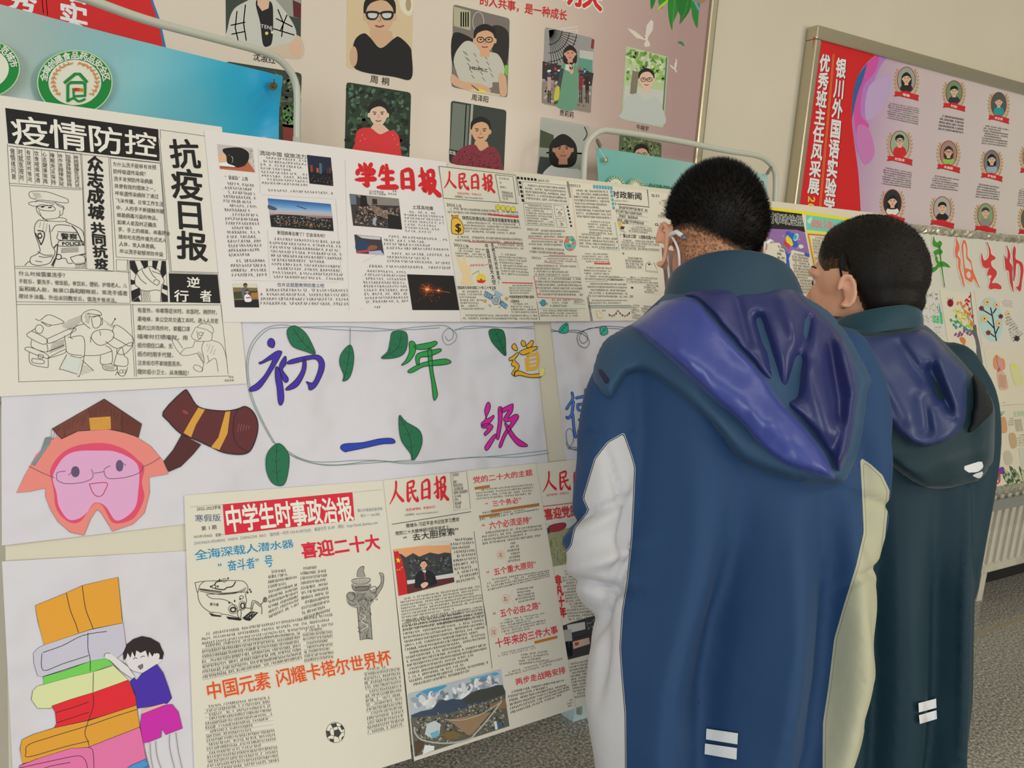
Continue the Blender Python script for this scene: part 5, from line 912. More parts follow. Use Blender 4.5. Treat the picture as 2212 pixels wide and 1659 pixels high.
chapter(P3, d4, [('2023.1.13', Q(162, 396, 128, 34)), ('2023.1.16', Q(222, 738, 128, 34)), ('陕西石峁遗址核心区域发现最高等级墓地', Q(296, 508, 488, 36, .06)), ('我国成功发射试验二十号/二十号卫星', Q(252, 1108, 330, 28, 0))], .012)
chapter(P3, d4, [('中国家级建成世界最大国家', Q(694, 1185, 215, 26, 0)), ('公园体系', Q(704, 1222, 80, 26, 0))], .012)
A = AA('vertical_headline', P3, d4); A.text(BLK, '中国探月航天太空', [(486, 744), (516, 744), (590, 1096), (552, 1096)], .012, vert=True); A.text(BLK, '名称正式对外宣布！', [(536, 740), (566, 740), (634, 1096), (604, 1096)], .012, vert=True); A.done()
for p, w in (([(516, 496), (780, 520)], 13), ([(346, 732), (816, 748)], 6), ([(636, 1078), (900, 1082)], 8)): A = AA('red_underline', P3, d4); A.line((206, 44, 44), p, w); A.done()
A = AA('red_zigzag', P3, d4); A.line((206, 60, 70), [(360, 936), (380, 922), (366, 940), (400, 922), (386, 940), (424, 920), (410, 940), (446, 920), (434, 940), (474, 920), (460, 938), (520, 920)], 4); A.done()
A = AA('article_text', P3, d4)
for q, nl, nc, sd in ((Q(165, 434, 610, 60, .055), 2, 44, 1), (Q(306, 556, 485, 100, .04), 4, 36, 2), (Q(226, 676, 585, 60, .04), 2, 44, 3), (Q(228, 776, 260, 88, .05), 4, 18, 4), (Q(570, 744, 250, 50, .04), 2, 16, 5), (Q(600, 826, 240, 190, .05), 8, 17, 6), (Q(262, 1146, 200, 170, 0), 7, 14, 7), (Q(690, 1094, 210, 84, 0), 4, 15, 8), (Q(704, 1250, 220, 92, 0), 4, 16, 9), (Q(296, 1348, 640, 50, 0), 2, 50, 10)): A.scrib((112, 106, 94), q, nl, nc, .13, seed=sd)
A.done()
A = AA('money_bag_drawing', P3, d4); A.poly((214, 130, 50), [(206, 500), (226, 510), (266, 504), (262, 532), (214, 536)]); A.line(INK, [(206, 500), (226, 510), (266, 504), (262, 532), (214, 536), (206, 500)], 4)
bag = [(214, 536), (262, 532), (300, 580), (310, 650), (280, 668), (224, 664), (208, 650), (206, 570)]; A.blob((232, 176, 56), bag, 4); A.line(INK, bag, 5, n=4, closed=True); A.text(BLK, '$', [(232, 556), (290, 556), (296, 660), (236, 660)], .02, squash=.95)
A.done()
for k in range(4):
    A = AA('coin_drawing', P3, d4); A.ell((240, 208, 60), 602 + k * 44, 436 + k * 5, 19, 22); A.ring((90, 70, 20), 602 + k * 44, 436 + k * 5, 19, 22, 3); A.line((90, 70, 20), [(602 + k * 44, 424 + k * 5), (612 + k * 44, 436 + k * 5), (602 + k * 44, 450 + k * 5), (592 + k * 44, 436 + k * 5), (602 + k * 44, 424 + k * 5)], 3); A.done()
A = AA('rabbit_drawing', P3, d4); rb = (226, 196, 150)
A.blob(rb, [(270, 930), (246, 866), (262, 860), (296, 910), (304, 856), (322, 856), (330, 920), (364, 950), (364, 990), (340, 1002), (382, 1010), (388, 1020), (360, 1030), (388, 1060), (384, 1092), (300, 1098), (286, 1070), (306, 1010), (278, 970)]); A.line((150, 100, 60), [(384, 1008), (440, 976)], 4); A.line((120, 100, 90), [(436, 978), (440, 1010)], 2); A.ell((238, 196, 60), 456, 1044, 40, 40); A.blob((206, 48, 40), [(420, 1056), (440, 1060), (456, 1044), (474, 1060), (496, 1056), (480, 1080), (432, 1080)]); A.done()
A = AA('satellite_drawing', P3, d4); bl = (120, 160, 190)
for q in ([(494, 1150), (556, 1186), (540, 1224), (480, 1190)], [(632, 1230), (684, 1270), (670, 1302), (616, 1264)]): A.poly(bl, q); A.line(INK, q, 4, closed=True)
for a in (.33, .66): A.line(INK, [(494 + 62 * a, 1150 + 36 * a), (480 + 60 * a, 1190 + 34 * a)], 3); A.line(INK, [(632 + 52 * a, 1230 + 40 * a), (616 + 54 * a, 1264 + 38 * a)], 3)
q = [(566, 1186), (614, 1200), (620, 1250), (572, 1264), (550, 1226)]; A.blob((180, 190, 196), q, 4); A.line(INK, q, 4, n=4, closed=True); A.ring(INK, 586, 1226, 20, 22, 4); A.ring(INK, 586, 1226, 10, 11, 3); A.blob((150, 176, 190), [(576, 1142), (640, 1180), (600, 1200), (574, 1180)]); A.line(INK, [(576, 1142), (644, 1184), (600, 1200), (574, 1180), (576, 1142)], 4); A.line(INK, [(556, 1210), (540, 1206)], 8); A.line(INK, [(618, 1244), (632, 1250)], 8)
for x, y in ((490, 1236), (674, 1214)): st5 = [(x + (18 if k % 2 == 0 else 8) * math.sin(k * math.pi / 5), y - (18 if k % 2 == 0 else 8) * math.cos(k * math.pi / 5)) for k in range(10)]; A.poly((226, 160, 50), st5); A.line(INK, st5, 2, closed=True)
A.ring(INK, 558, 1142, 5, 6, 2); A.ring(INK, 614, 1288, 5, 6, 2); A.line(INK, [(524, 1262), (530, 1284)], 3); A.line(INK, [(536, 1264), (540, 1284)], 3); A.done()
P4 = N_('ivory double page of small handwriting with black and teal dashed borders and a globe doodle', [(1112, 381), (1320, 405), (1363, 693), (1162, 696)], 'paper_ivory', .0040)
A = AA('ruled_lines', P4, d4)
for p in ([(765, 172), (960, 1396)], [(756, 166), (950, 1396)], [(1196, 210), (1404, 1400)], [(1206, 212), (1414, 1400)]): A.line(INK, p, 5)
for p in ([(812, 212), (1196, 246), (1212, 408), (836, 392), (812, 212)], [(822, 400), (1060, 414), (1090, 596), (844, 586), (822, 400)], [(1082, 414), (1164, 424), (1182, 516), (1096, 510), (1082, 414)], [(1100, 526), (1184, 532), (1196, 606), (1112, 602), (1100, 526)], [(990, 850), (1270, 856), (1316, 1030), (908, 1020)], [(1232, 1218), (1340, 1222), (1350, 1258), (1250, 1252)], [(1350, 1064), (1540, 1062), (1550, 1030), (1700, 1028)]): A.line((110, 108, 96), p, 3)
for k in range(6): A.poly(BLK, [(770 + k * 29, 170 + k * 3), (790 + k * 29, 172 + k * 3), (792 + k * 29, 194 + k * 3), (772 + k * 29, 192 + k * 3)])
for k in range(5): A.poly(BLK, [(782 + k * 6, 210 + k * 38), (802 + k * 6, 212 + k * 38), (806 + k * 6, 236 + k * 38), (786 + k * 6, 234 + k * 38)])
for k in range(6): A.poly(BLK, [(1190 + k * 6, 422 + k * 32), (1204 + k * 6, 423 + k * 32), (1207 + k * 6, 440 + k * 32), (1193 + k * 6, 439 + k * 32)])
for k in range(7): A.poly((70, 160, 180), [(1418 + k * 24, 242 + k * 2), (1434 + k * 24, 243 + k * 2), (1437 + k * 24, 272 + k * 2), (1421 + k * 24, 271 + k * 2)])
for k in range(5): A.poly((70, 160, 180), [(1562 + k * 5, 290 + k * 34), (1578 + k * 5, 291 + k * 34), (1580 + k * 5, 314 + k * 34), (1565 + k * 5, 313 + k * 34)])
for k in range(28): A.line(INK, [(1386 + k * 13, 1268), (1382 + k * 13, 1286)], 3)
A.line((60, 120, 130), [(1380, 1268), (1740, 1266)], 3); A.line((60, 120, 130), [(1384, 1290), (1740, 1288)], 3)
for p in ([(860, 698), (1160, 714)], [(1036, 844), (1282, 850)], [(996, 900), (1156, 916)], [(936, 1200), (1320, 1214)], [(908, 1020), (940, 1200)]): A.line((196, 70, 70), p, 4)
A.line((206, 44, 44), [(1426, 912), (1562, 914)], 11); A.line((110, 170, 180), [(1466, 786), (1640, 800), (1604, 560)], 4); A.line((110, 180, 150), [(950, 1296), (1360, 1296)], 3); A.line((216, 170, 150), [(1216, 240), (1236, 270), (1282, 760)], 3); A.done()
chapter(P4, d4, [('2023.1.21', Q(944, 188, 98, 26, .06)), ('2023.1.29', Q(850, 606, 98, 26, .06)), ('2023.2.2', Q(888, 850, 80, 24, .06)), ('2023.2.3', Q(1214, 228, 94, 28, .08)), ('2023.2.7', Q(1252, 1222, 80, 24, 0)), ('2023.2.10', Q(1562, 1034, 104, 24, 0)), ('20', Q(1730, 1174, 30, 28, 0))], .01)
A = AA('article_text', P4, d4)
for q, nl, nc, sd in ((Q(832, 232, 350, 140, .08, .12), 5, 26, 1), (Q(836, 406, 220, 176, .06, .12), 8, 17, 2), (Q(946, 622, 290, 26, .02), 1, 24, 3), (Q(856, 646, 390, 50, .02), 2, 30, 4), (Q(862, 714, 300, 50, .02), 2, 24, 5), (Q(868, 770, 300, 60, .05), 2, 24, 6), (Q(1000, 862, 270, 40, .02), 2, 22, 7), (Q(904, 920, 370, 100, .02, .1), 4, 30, 8), (Q(918, 1030, 396, 160, .01, .14), 6, 32, 9), (Q(1036, 1212, 190, 76, 0), 3, 14, 10), (Q(958, 1304, 410, 66, 0), 3, 32, 11), (Q(1244, 276, 300, 250, .05, .14), 9, 24, 12), (Q(1366, 540, 200, 120, .08), 5, 14, 13), (Q(1290, 650, 330, 130, .05, .1), 5, 26, 14), (Q(1316, 820, 230, 86, .02), 4, 17, 15), (Q(1336, 936, 340, 120, .03, .1), 5, 27, 16), (Q(1364, 1072, 340, 130, .02, .1), 5, 27, 17), (Q(1384, 1216, 340, 44, 0), 2, 28, 18)): A.scrib((112, 106, 94), q, nl, nc, .13, seed=sd)
A.done()
A = AA('doodles', P4, d4)
for x, y in ((1110, 450), (1148, 452)): A.ell(INK, x, y, 4, 5)
A.ring(INK, 1130, 468, 5, 6, 2); A.line(INK, [(1116, 478), (1152, 484)], 4); A.line(INK, [(1122, 484), (1124, 500), (1134, 496), (1146, 502), (1148, 486)], 3); A.line(INK, [(1124, 550), (1140, 546)], 3); A.line(INK, [(1154, 548), (1168, 552)], 3); A.line(INK, [(1140, 552), (1148, 562), (1136, 572), (1160, 574)], 3); A.ring(INK, 1152, 584, 10, 8, 3)
A.done(); A = AA('globe_drawing', P4, d4); A.ell((110, 176, 180), 1220, 742, 48, 60); A.ring(INK, 1220, 742, 48, 60, 4)
for x, y, a, b_, c in ((1196, 716, 18, 24, (222, 110, 60)), (1240, 712, 14, 12, (70, 150, 110)), (1250, 740, 12, 16, (222, 110, 60)), (1212, 762, 20, 12, (70, 150, 110)), (1226, 790, 22, 8, (222, 110, 60)), (1222, 730, 9, 9, (226, 226, 214))): A.ell(c, x, y, a, b_, 20)
A.done(); A = AA('planet_drawing', P4, d4); A.ell((70, 150, 170), 990, 1248, 22, 28); A.ring(INK, 990, 1248, 22, 28, 3); A.ring(INK, 992, 1250, 38, 9, 3, 10); A.line((206, 220, 214), [(972, 1240), (1008, 1250)], 4)
A.done(); A = AA('puppy_drawing', P4, d4); A.blob((232, 206, 170), [(1440, 1320), (1462, 1310), (1484, 1330), (1500, 1350), (1496, 1372), (1470, 1376), (1452, 1350)]); A.line((150, 110, 80), [(1440, 1320), (1462, 1310), (1484, 1330), (1500, 1350), (1496, 1372), (1470, 1376), (1452, 1350), (1440, 1320)], 3); A.ell(INK, 1454, 1334, 3, 3)
A.done(); A = AA('bunting_drawing', P4, d4); A.line(INK, [(1550, 1336), (1580, 1352), (1612, 1336), (1632, 1306), (1660, 1340), (1700, 1352), (1736, 1320)], 3, n=3)
for k, (x, y) in enumerate([(1560, 1344), (1580, 1352), (1600, 1344), (1616, 1330), (1632, 1308), (1650, 1328), (1670, 1344), (1692, 1350), (1712, 1342), (1728, 1328)]): A.poly(((40, 40, 44), (196, 60, 70), (60, 90, 130))[k % 3], [(x - 7, y), (x + 8, y), (x + 2, y + 20)])
A.text((70, 140, 160), '新年', [(1494, 1302), (1530, 1304), (1530, 1322), (1496, 1320)], .01); A.done()
# ---------------------------------------------------------------- 5: current affairs
P5 = N_('ivory handwritten newspaper with black boxed title, just left of the nearer head', [(1316, 403), (1610, 444), (1662, 690), (1359, 693)], 'paper_ivory', .0026)
A = AA('title_box', P5, d4); A.text(BLK, '时政新闻', [(1578, 286), (1832, 306), (1838, 372), (1582, 350)], .018); A.line(INK, [(1880, 280), (1896, 430), (1630, 402)], 6); A.text(GRY, 'political News', [(1600, 362), (1722, 370), (1722, 386), (1600, 380)], -.01); A.done()
chapter(P5, d4, [('12.21', Q(1910, 314, 68, 30, .06)), ('12.23', Q(1938, 562, 90, 30, .02)), ('12.15', Q(1664, 548, 54, 26, .02)), ('13', Q(1594, 386, 22, 26, .02)), ('12', Q(2022, 742, 30, 26, .02)), ('“富山水工程”入选联合国十大旗舰项目', Q(1650, 652, 384, 34, .08)), ('9', Q(1668, 810, 18, 26))], .016, BLK)
A = AA('article_text', P5, d4)
for q, nl, nc, sd in ((Q(1612, 410, 270, 150, .13, .05), 4, 22, 1), (Q(1716, 584, 200, 60, .1), 3, 16, 2), (Q(1650, 700, 330, 90, .06), 4, 24, 3), (Q(1690, 850, 150, 100, .06), 4, 12, 4), (Q(1700, 1015, 270, 60, .05), 3, 22, 5), (Q(1850, 1080, 130, 80, .1), 4, 11, 6), (Q(1740, 1250, 80, 130, .1), 6, 7, 7), (Q(1830, 1260, 120, 90, .1), 4, 10, 8), (Q(1976, 364, 90, 40), 2, 7, 9), (Q(1966, 470, 90, 50), 2, 7, 10), (Q(1960, 600, 110, 70), 3, 9, 11), (Q(2050, 900, 90, 300, .1, .1), 12, 7, 12)): A.scrib((104, 100, 90), q, nl, nc, .13, seed=sd, under=True)
A.poly((232, 170, 60), [(1632, 552), (1662, 556), (1664, 604), (1640, 600)]); A.poly((60, 50, 40), [(1660, 590), (1690, 596), (1680, 620), (1650, 612)]); A.line((120, 130, 90), [(1640, 610), (1700, 646), (1650, 630)], 3)
A.line(INK, [(1870, 960), (1872, 910), (1900, 892), (1920, 920), (1940, 900), (1974, 980), (1870, 966)], 2.5); A.poly(BLK, [(1886, 906), (1912, 912), (1898, 926)]); A.line((120, 118, 100), [(1862, 976), (1976, 986)], 2)
A.poly(BLK, [(1746, 1106), (1766, 1108), (1764, 1122), (1748, 1120)]); A.done()
# ---------------------------------------------------------------- 6, 7: dark and turquoise papers between the two heads
P6 = N_('handwritten newspaper with black heading and purple space drawing between the two heads', [(1560, 441), (1737, 459), (1776, 700), (1605, 700)], 'paper_ivory', .0034)
h4 = (1400, 330, 5.353)
A = AA('black_heading', P6, h4); A.poly((236, 206, 30), [(860, 580), (1806, 690), (1812, 724), (860, 640)]); A.poly(BLK, [(860, 612), (1760, 716), (1800, 930), (1700, 900), (860, 870)])
for b_, c in ((.05, (226, 222, 212)), (.012, (30, 30, 34))): A.text(c, '中学生时事政治报', [(1080, 668), (1772, 740), (1780, 862), (1090, 800)], b_)
A.done()
A = AA('space_drawing', P6, h4); A.poly((140, 104, 160), [(1180, 880), (1700, 900), (1800, 935), (1850, 1180), (1800, 1165), (1650, 1130), (1600, 1180), (1560, 1130), (1500, 1050), (1180, 1040)]); A.poly((44, 84, 176), [(1560, 1130), (1600, 1180), (1640, 1150), (1610, 1230), (1625, 1340), (1580, 1300), (1580, 1200)]); A.poly((44, 84, 176), [(1790, 1160), (1850, 1180), (1850, 1216), (1800, 1200)])
A.ell((48, 90, 180), 1640, 1010, 66, 76, 20); A.ell((48, 90, 180), 1600, 944, 32, 30); A.ell((48, 90, 180), 1680, 1070, 40, 34); A.poly((232, 200, 50), [(1590, 960), (1640, 1010), (1660, 1070), (1640, 1090), (1580, 1040), (1570, 1000)]); A.poly((206, 50, 50), [(1560, 1020), (1620, 1080), (1612, 1120), (1550, 1060)]); A.ell((170, 200, 214), 1690, 985, 30, 46, 20); A.ell((60, 160, 190), 1680, 985, 22, 30, 20); A.blob((206, 212, 206), [(1720, 1080), (1760, 1070), (1780, 1100), (1740, 1116)])
for p in ((1540, 970), (1730, 1010), (1712, 1110)): A.ell((226, 222, 230), p[0], p[1], 5, 5)
A.done()
A = AA('article_text', P6, h4); A.scrib((120, 114, 100), [(1460, 1070), (1545, 1090), (1590, 1420), (1500, 1420)], 8, 8, .12); A.scrib((120, 114, 100), [(1640, 1160), (1830, 1190), (1920, 1640), (1700, 1640)], 14, 16, .12, under=True); A.done()
P7 = N_('handwritten newspaper with turquoise heading and lime border partly behind the farther head', [(1737, 459), (1915, 485), (1960, 700), (1776, 700)], 'paper_ivory', .0030)
h5 = (1740, 440, 5.183)
A = AA('turquoise_heading', P7, h5); A.poly((236, 206, 30), [(-16, 96), (920, 226), (920, 250), (-12, 132)]); A.poly((110, 190, 170), [(-12, 132), (920, 250), (930, 380), (-4, 300)]); A.text((214, 120, 124), '政法', [(40, 180), (310, 200), (316, 290), (50, 280)], .03); A.blob((170, 214, 196), [(0, 200), (60, 150), (40, 230)]); A.poly((206, 214, 90), [(-4, 300), (930, 380), (930, 410), (0, 334)]); A.poly((206, 214, 90), [(0, 334), (40, 340), (110, 760), (84, 760)])
A.poly((214, 90, 60), [(8, 340), (900, 410), (900, 426), (24, 356), (100, 740), (86, 740)]); A.done()
A = AA('article_text', P7, h5); A.scrib((130, 124, 108), [(60, 370), (900, 440), (980, 1400), (160, 1400)], 30, 50, .13, under=True); A.done()
# ---------------------------------------------------------------- 8: middle school current affairs
P8 = N_('tall ivory handwritten newspaper with red banner title, submarine and carved column drawings', [(398, 1070), (829, 1038), (888, 1638), (424, 1785)], 'paper_ivory', .0016)
A = AA('red_banner', P8, e4); A.poly((206, 34, 58), [(430, 296), (1620, 184), (1640, 442), (1300, 478), (452, 578)]); A.text((232, 224, 208), '中学生时事政治报', [(440, 320), (1600, 230), (1636, 440), (466, 545)], .028, jit=.05, squash=1.12); A.done()
for t, q, c in (('2022-2023学年', [(190, 318), (414, 302), (418, 342), (192, 358)], INK), ('寒假版', [(170, 388), (410, 380), (416, 452), (176, 462)], (70, 90, 130)), ('第 1 期', [(230, 496), (374, 480), (378, 526), (234, 540)], INK), ('2023年1月30日   星期一', [(160, 580), (440, 554), (442, 590), (164, 608)], GRY), ('ZHONGXUESHENG  SHISHI  ZHENGZHI  BAO   国内统一刊号 CN-41-0075/(F)   邮发代号 35-89   网址：http://book.danmao.com', [(164, 636), (1850, 440), (1854, 480), (168, 672)], (120, 134, 150)), ('银川外国语实验学校', [(1664, 338), (1894, 320), (1898, 352), (1668, 370)], (110, 130, 150)), ('初一16班', [(1690, 386), (1872, 372), (1876, 400), (1694, 416)], (110, 130, 150))): A = AA('small_lettering', P8, e4); A.text(c, t, q, -.004, jit=.03); A.done()
A = AA('ruled_lines', P8, e4)
A.line((120, 118, 110), [(130, 318), (430, 296)], 2); A.line((120, 118, 110), [(1640, 184), (1890, 160)], 2); A.done()
A = AA('subheading', P8, e4)
A.text((196, 216, 214), '全海深载人潜水器', [(166, 724), (1076, 622), (1086, 700), (178, 822)], .045); A.text((52, 122, 160), '全海深载人潜水器', [(166, 716), (1076, 614), (1086, 692), (178, 814)], .012, jit=.06)
A.done(); A = AA('subheading', P8, e4); A.text((196, 216, 214), '“奋斗者”号', [(380, 830), (890, 760), (898, 880), (392, 930)], .045); A.text((52, 122, 160), '“奋斗者”号', [(380, 822), (890, 752), (898, 872), (392, 922)], .012, jit=.06); A.done(); A = AA('subheading', P8, e4); A.text((206, 30, 56), '喜迎二十大', [(1140, 650), (1860, 560), (1882, 712), (1160, 800)], .03, jit=.05)
A.done()
A = AA('orange_heading', P8, e5); A.text((232, 190, 160), '中国元素 闪耀卡塔尔世界杯', [(262, 876), (1956, 566), (1984, 706), (286, 1040)], .04, squash=1.05); A.text((214, 76, 24), '中国元素 闪耀卡塔尔世界杯', [(262, 872), (1956, 562), (1984, 702), (286, 1036)], .014, squash=1.05, jit=.04); A.done()
A = AA('submarine_drawing', P8, e4, label='pen drawing of a deep sea submersible')
L(5, [(176, 1014), (300, 1000), (560, 996), (630, 1010), (664, 1060), (650, 1100), (640, 1130), (650, 1180), (640, 1220)], [(176, 1014), (200, 1110), (220, 1040), (260, 1006)], [(200, 1110), (212, 1180), (250, 1240), (330, 1290), (470, 1310), (580, 1340)], [(214, 1078), (400, 1110), (560, 1100), (650, 1060)], [(220, 1092), (400, 1124), (560, 1110), (640, 1080)], [(280, 1120), (400, 1120), (520, 1110), (640, 1100)], [(280, 1126), (330, 1160), (440, 1170), (520, 1210), (560, 1260)])
L(10, [(356, 1040), (372, 1010), (420, 1000)], [(360, 1070), (440, 1080), (470, 1060), (520, 1050), (550, 1004)], [(220, 1074), (420, 1100)])
for x, y, a, b_, w in ((526, 1260, 42, 42, 4), (526, 1264, 24, 20, 14), (612, 1226, 32, 42, 4), (614, 1228, 18, 26, 12), (350, 1052, 20, 14, 7), (444, 994, 24, 18, 3), (444, 996, 12, 10, 3), (604, 1150, 18, 14, 5)): A.ring(INK, x, y, a, b_, w)
for x, y in ((320, 1052), (386, 1050), (402, 990), (480, 976), (680, 1080), (690, 1100), (660, 1106), (590, 1166), (490, 1200), (540, 1184)): A.ell(INK, x, y, 7, 10)
A.text(INK, '奋斗者', [(312, 1196), (396, 1204), (394, 1234), (310, 1226)], .01); A.poly(BLK, [(300, 1290), (360, 1312), (420, 1322), (414, 1330), (330, 1322)]); A.poly(BLK, [(462, 1326), (560, 1338), (610, 1350), (590, 1364), (480, 1350)]); A.poly(BLK, [(610, 1340), (690, 1276), (756, 1290), (680, 1366), (640, 1360)]); A.poly((212, 204, 184), [(340, 1286), (412, 1296), (416, 1318), (345, 1308)]); A.line(INK, [(340, 1286), (412, 1296), (416, 1318), (345, 1308), (340, 1286)], 4)
L(5, [(572, 1270), (566, 1310), (590, 1346), (600, 1300), (596, 1266), (572, 1270)], [(690, 1270), (706, 1180), (780, 1220), (790, 1306)], [(700, 1270), (720, 1196), (776, 1236)], [(620, 1240), (660, 1250), (690, 1250)], [(780, 1220), (810, 1180), (820, 1160)])
for k in range(9): a = k * .7; A.ring(INK, 820 + 13 * math.cos(a), 1172 + 18 * math.sin(a), 6, 6, 3)
clipspeck(A, [(200, 194, 180)], [(640, 1330), (700, 1284), (740, 1290), (680, 1350)], 24, 6, 2); A.done()
A = AA('column_drawing', P8, e4, label='pen drawing of a carved stone column with a beast on top')
mid = (150, 146, 136); A.poly(mid, [(1664, 1220), (1780, 1220), (1800, 1530), (1690, 1530)]); A.blob(mid, [(1620, 1020), (1780, 1020), (1770, 1090), (1640, 1090)]); A.blob(mid, [(1566, 1130), (1620, 1100), (1740, 1100), (1840, 1060), (1890, 1000), (1880, 930), (1906, 970), (1896, 1040), (1850, 1110), (1800, 1180), (1770, 1250), (1660, 1250), (1580, 1210)]); A.blob((190, 186, 172), [(1612, 1000), (1640, 980), (1770, 976), (1784, 1000), (1770, 1030), (1640, 1034)]); A.blob(mid, [(1662, 960), (1670, 900), (1690, 876), (1720, 870), (1726, 920), (1736, 960)])
L(5, [(1662, 962), (1668, 910), (1690, 876), (1724, 866), (1722, 910), (1738, 960)], [(1612, 1000), (1650, 1026), (1740, 1024), (1784, 994)], [(1612, 1000), (1640, 980), (1770, 974), (1784, 994)], [(1622, 1040), (1640, 1090), (1760, 1080), (1780, 1030)], [(1640, 1064), (1700, 1050), (1770, 1052)], [(1664, 1240), (1672, 1340), (1690, 1540)], [(1780, 1240), (1786, 1340), (1800, 1540)], [(1566, 1130), (1590, 1104), (1630, 1110), (1640, 1160), (1600, 1180), (1566, 1130)], [(1580, 1190), (1610, 1220), (1660, 1210)], [(1790, 1060), (1830, 1050), (1840, 1090), (1800, 1110), (1780, 1080)], [(1840, 1080), (1880, 1020), (1880, 960), (1866, 926), (1900, 934), (1906, 990), (1890, 1060), (1830, 1150), (1790, 1180)], [(1690, 1540), (1740, 1530), (1800, 1530)])
rr = random.Random(3)
for k in range(70):
    x, y = rr.uniform(1676, 1784), rr.uniform(1130, 1520); A.line((56, 54, 52), [(x, y), (x + rr.uniform(-16, 16), y + rr.uniform(4, 14)), (x + rr.uniform(-24, 24), y + rr.uniform(10, 30))], 3.4, n=2)
for k in range(26): x, y = rr.uniform(1580, 1850), rr.uniform(1100, 1200); A.ring((56, 54, 52), x, y, rr.uniform(6, 14), rr.uniform(6, 12), 3, n=10)
for k in range(14): A.line((70, 68, 64), [(1630 + k * 11, 984), (1634 + k * 10, 1024)], 3); A.line((60, 58, 56), [(1640 + k * 10, 1046), (1646 + k * 9, 1086)], 4)
A.line((212, 204, 184), [(1690, 1300), (1740, 1330), (1700, 1370), (1760, 1410), (1700, 1450)], 7, n=4); A.done()
A = AA('football_drawing', P8, e5); A.ell((218, 212, 196), 1462, 1326, 84, 92); A.ring(INK, 1462, 1326, 84, 92, 6)
for q in ([(1450, 1310), (1490, 1296), (1516, 1330), (1490, 1370), (1452, 1356)], [(1420, 1250), (1470, 1240), (1476, 1270), (1440, 1282)], [(1378, 1310), (1410, 1316), (1420, 1350), (1390, 1370)], [(1520, 1256), (1544, 1290), (1524, 1304), (1506, 1270)], [(1410, 1384), (1446, 1388), (1450, 1412), (1420, 1408)], [(1520, 1372), (1536, 1360), (1520, 1400)]): A.poly((60, 58, 58), q); A.line(INK, q, 4, closed=True)
for p in ([(1450, 1310), (1440, 1282)], [(1490, 1296), (1476, 1270)], [(1516, 1330), (1544, 1320)], [(1490, 1370), (1500, 1400)], [(1452, 1356), (1420, 1350)], [(1452, 1356), (1446, 1388)], [(1410, 1316), (1420, 1290), (1440, 1282)], [(1476, 1270), (1506, 1270)]): A.line(INK, p, 4)
A.done()
A = AA('article_text', P8, e4); HW = (118, 114, 106)
for q, nl, nc, sd in (([(848, 900), (1106, 880), (1130, 1230), (850, 1360)], 10, 18, 1), ([(1140, 868), (1380, 850), (1420, 1290), (1160, 1370)], 11, 17, 2), ([(232, 1490), (1130, 1340), (1160, 1560), (240, 1880)][:0] or [(232, 1480), (1440, 1290), (1446, 1420), (240, 1600)], 3, 62, 3)): A.scrib(HW, q, nl, nc, .10, seed=sd, under=False)
A.xf = e5
for q, nl, nc, sd in (([(236, 520), (1140, 400), (1160, 660), (246, 850)], 7, 52, 4), ([(1160, 380), (1436, 350), (1450, 650), (1180, 690)], 8, 18, 5), ([(260, 1080), (860, 990), (950, 1600), (290, 1700)], 16, 32, 6), ([(1720, 740), (2050, 690), (2096, 1270), (1760, 1350)], 15, 18, 7)): A.scrib(HW, q, nl, nc, .10, seed=sd, under=True)
A.done()
# ---------------------------------------------------------------- 9: two page paper with landscape photo
P9 = N_('tall handwritten newspaper with red brush title, mountain photo and red section headings', [(827, 1038), (1155, 1001), (1240, 1529), (893, 1643)], 'paper_ivory', .0030)
A = AA('title', P9, g1); A.brush((206, 34, 46), '人民日报', [(164, 268), (712, 206), (730, 440), (172, 494)], .11); A.text((206, 60, 70), 'RENMIN  RIBAO', [(332, 520), (610, 490), (612, 522), (336, 556)], .004); A.text(GRY, '人民网网址：http://www.people.com.cn', [(318, 576), (636, 544), (638, 566), (320, 600)], -.01)
A.line((110, 106, 96), [(756, 188), (908, 170), (946, 524), (790, 546), (756, 188)], 3); A.line(INK, [(200, 676), (952, 556)], 5); A.text(INK, '2023年2月\n9\n星期六\n癸卯年正月初七\n人民日报社出版\n国内统一连续出版物号\nCN 11-0065\n代号1-1\n第25040期\n今日二版', [(772, 190), (904, 176), (930, 512), (800, 530)], -.006)
A.text(INK, '微镜头·习近平总书记在学习贯彻', [(330, 670), (836, 606), (838, 650), (334, 712)], .006, jit=.05); A.text(INK, '党的二十大精神研讨班开班式上', [(228, 744), (740, 680), (742, 722), (232, 784)], .006, jit=.05); A.text(INK, '“去大胆探索”', [(300, 780), (872, 690), (880, 770), (312, 850)], .008, jit=.05); A.done()
A = pic(P9, g1, [(214, 916), (470, 884), (752, 872), (790, 1226), (262, 1358)], (58, 60, 62), label='photo of a man in a dark suit at a desk before a red flag')
A.poly((226, 158, 110), [(214, 916), (470, 884), (752, 872), (756, 950), (700, 944), (640, 960), (560, 944), (460, 984), (400, 950), (330, 990), (290, 960), (230, 950)]); A.poly((206, 200, 190), [(470, 870), (560, 840), (740, 832), (752, 872), (600, 880)]); clipspeck(A, [(40, 42, 44), (80, 86, 90), (110, 116, 118), (50, 54, 50)], [(340, 990), (752, 960), (776, 1130), (350, 1180)], 130, 16, 4)
A.poly((206, 204, 196), [(340, 1210), (430, 1200), (430, 1236), (344, 1248)]); A.poly((206, 204, 196), [(600, 1170), (780, 1140), (784, 1180), (606, 1210)]); A.poly((92, 40, 44), [(344, 1248), (606, 1206), (784, 1180), (790, 1226), (345, 1340)]); A.poly((196, 32, 34), [(218, 940), (256, 930), (290, 1000), (330, 1160), (345, 1338), (262, 1358), (240, 1150)])
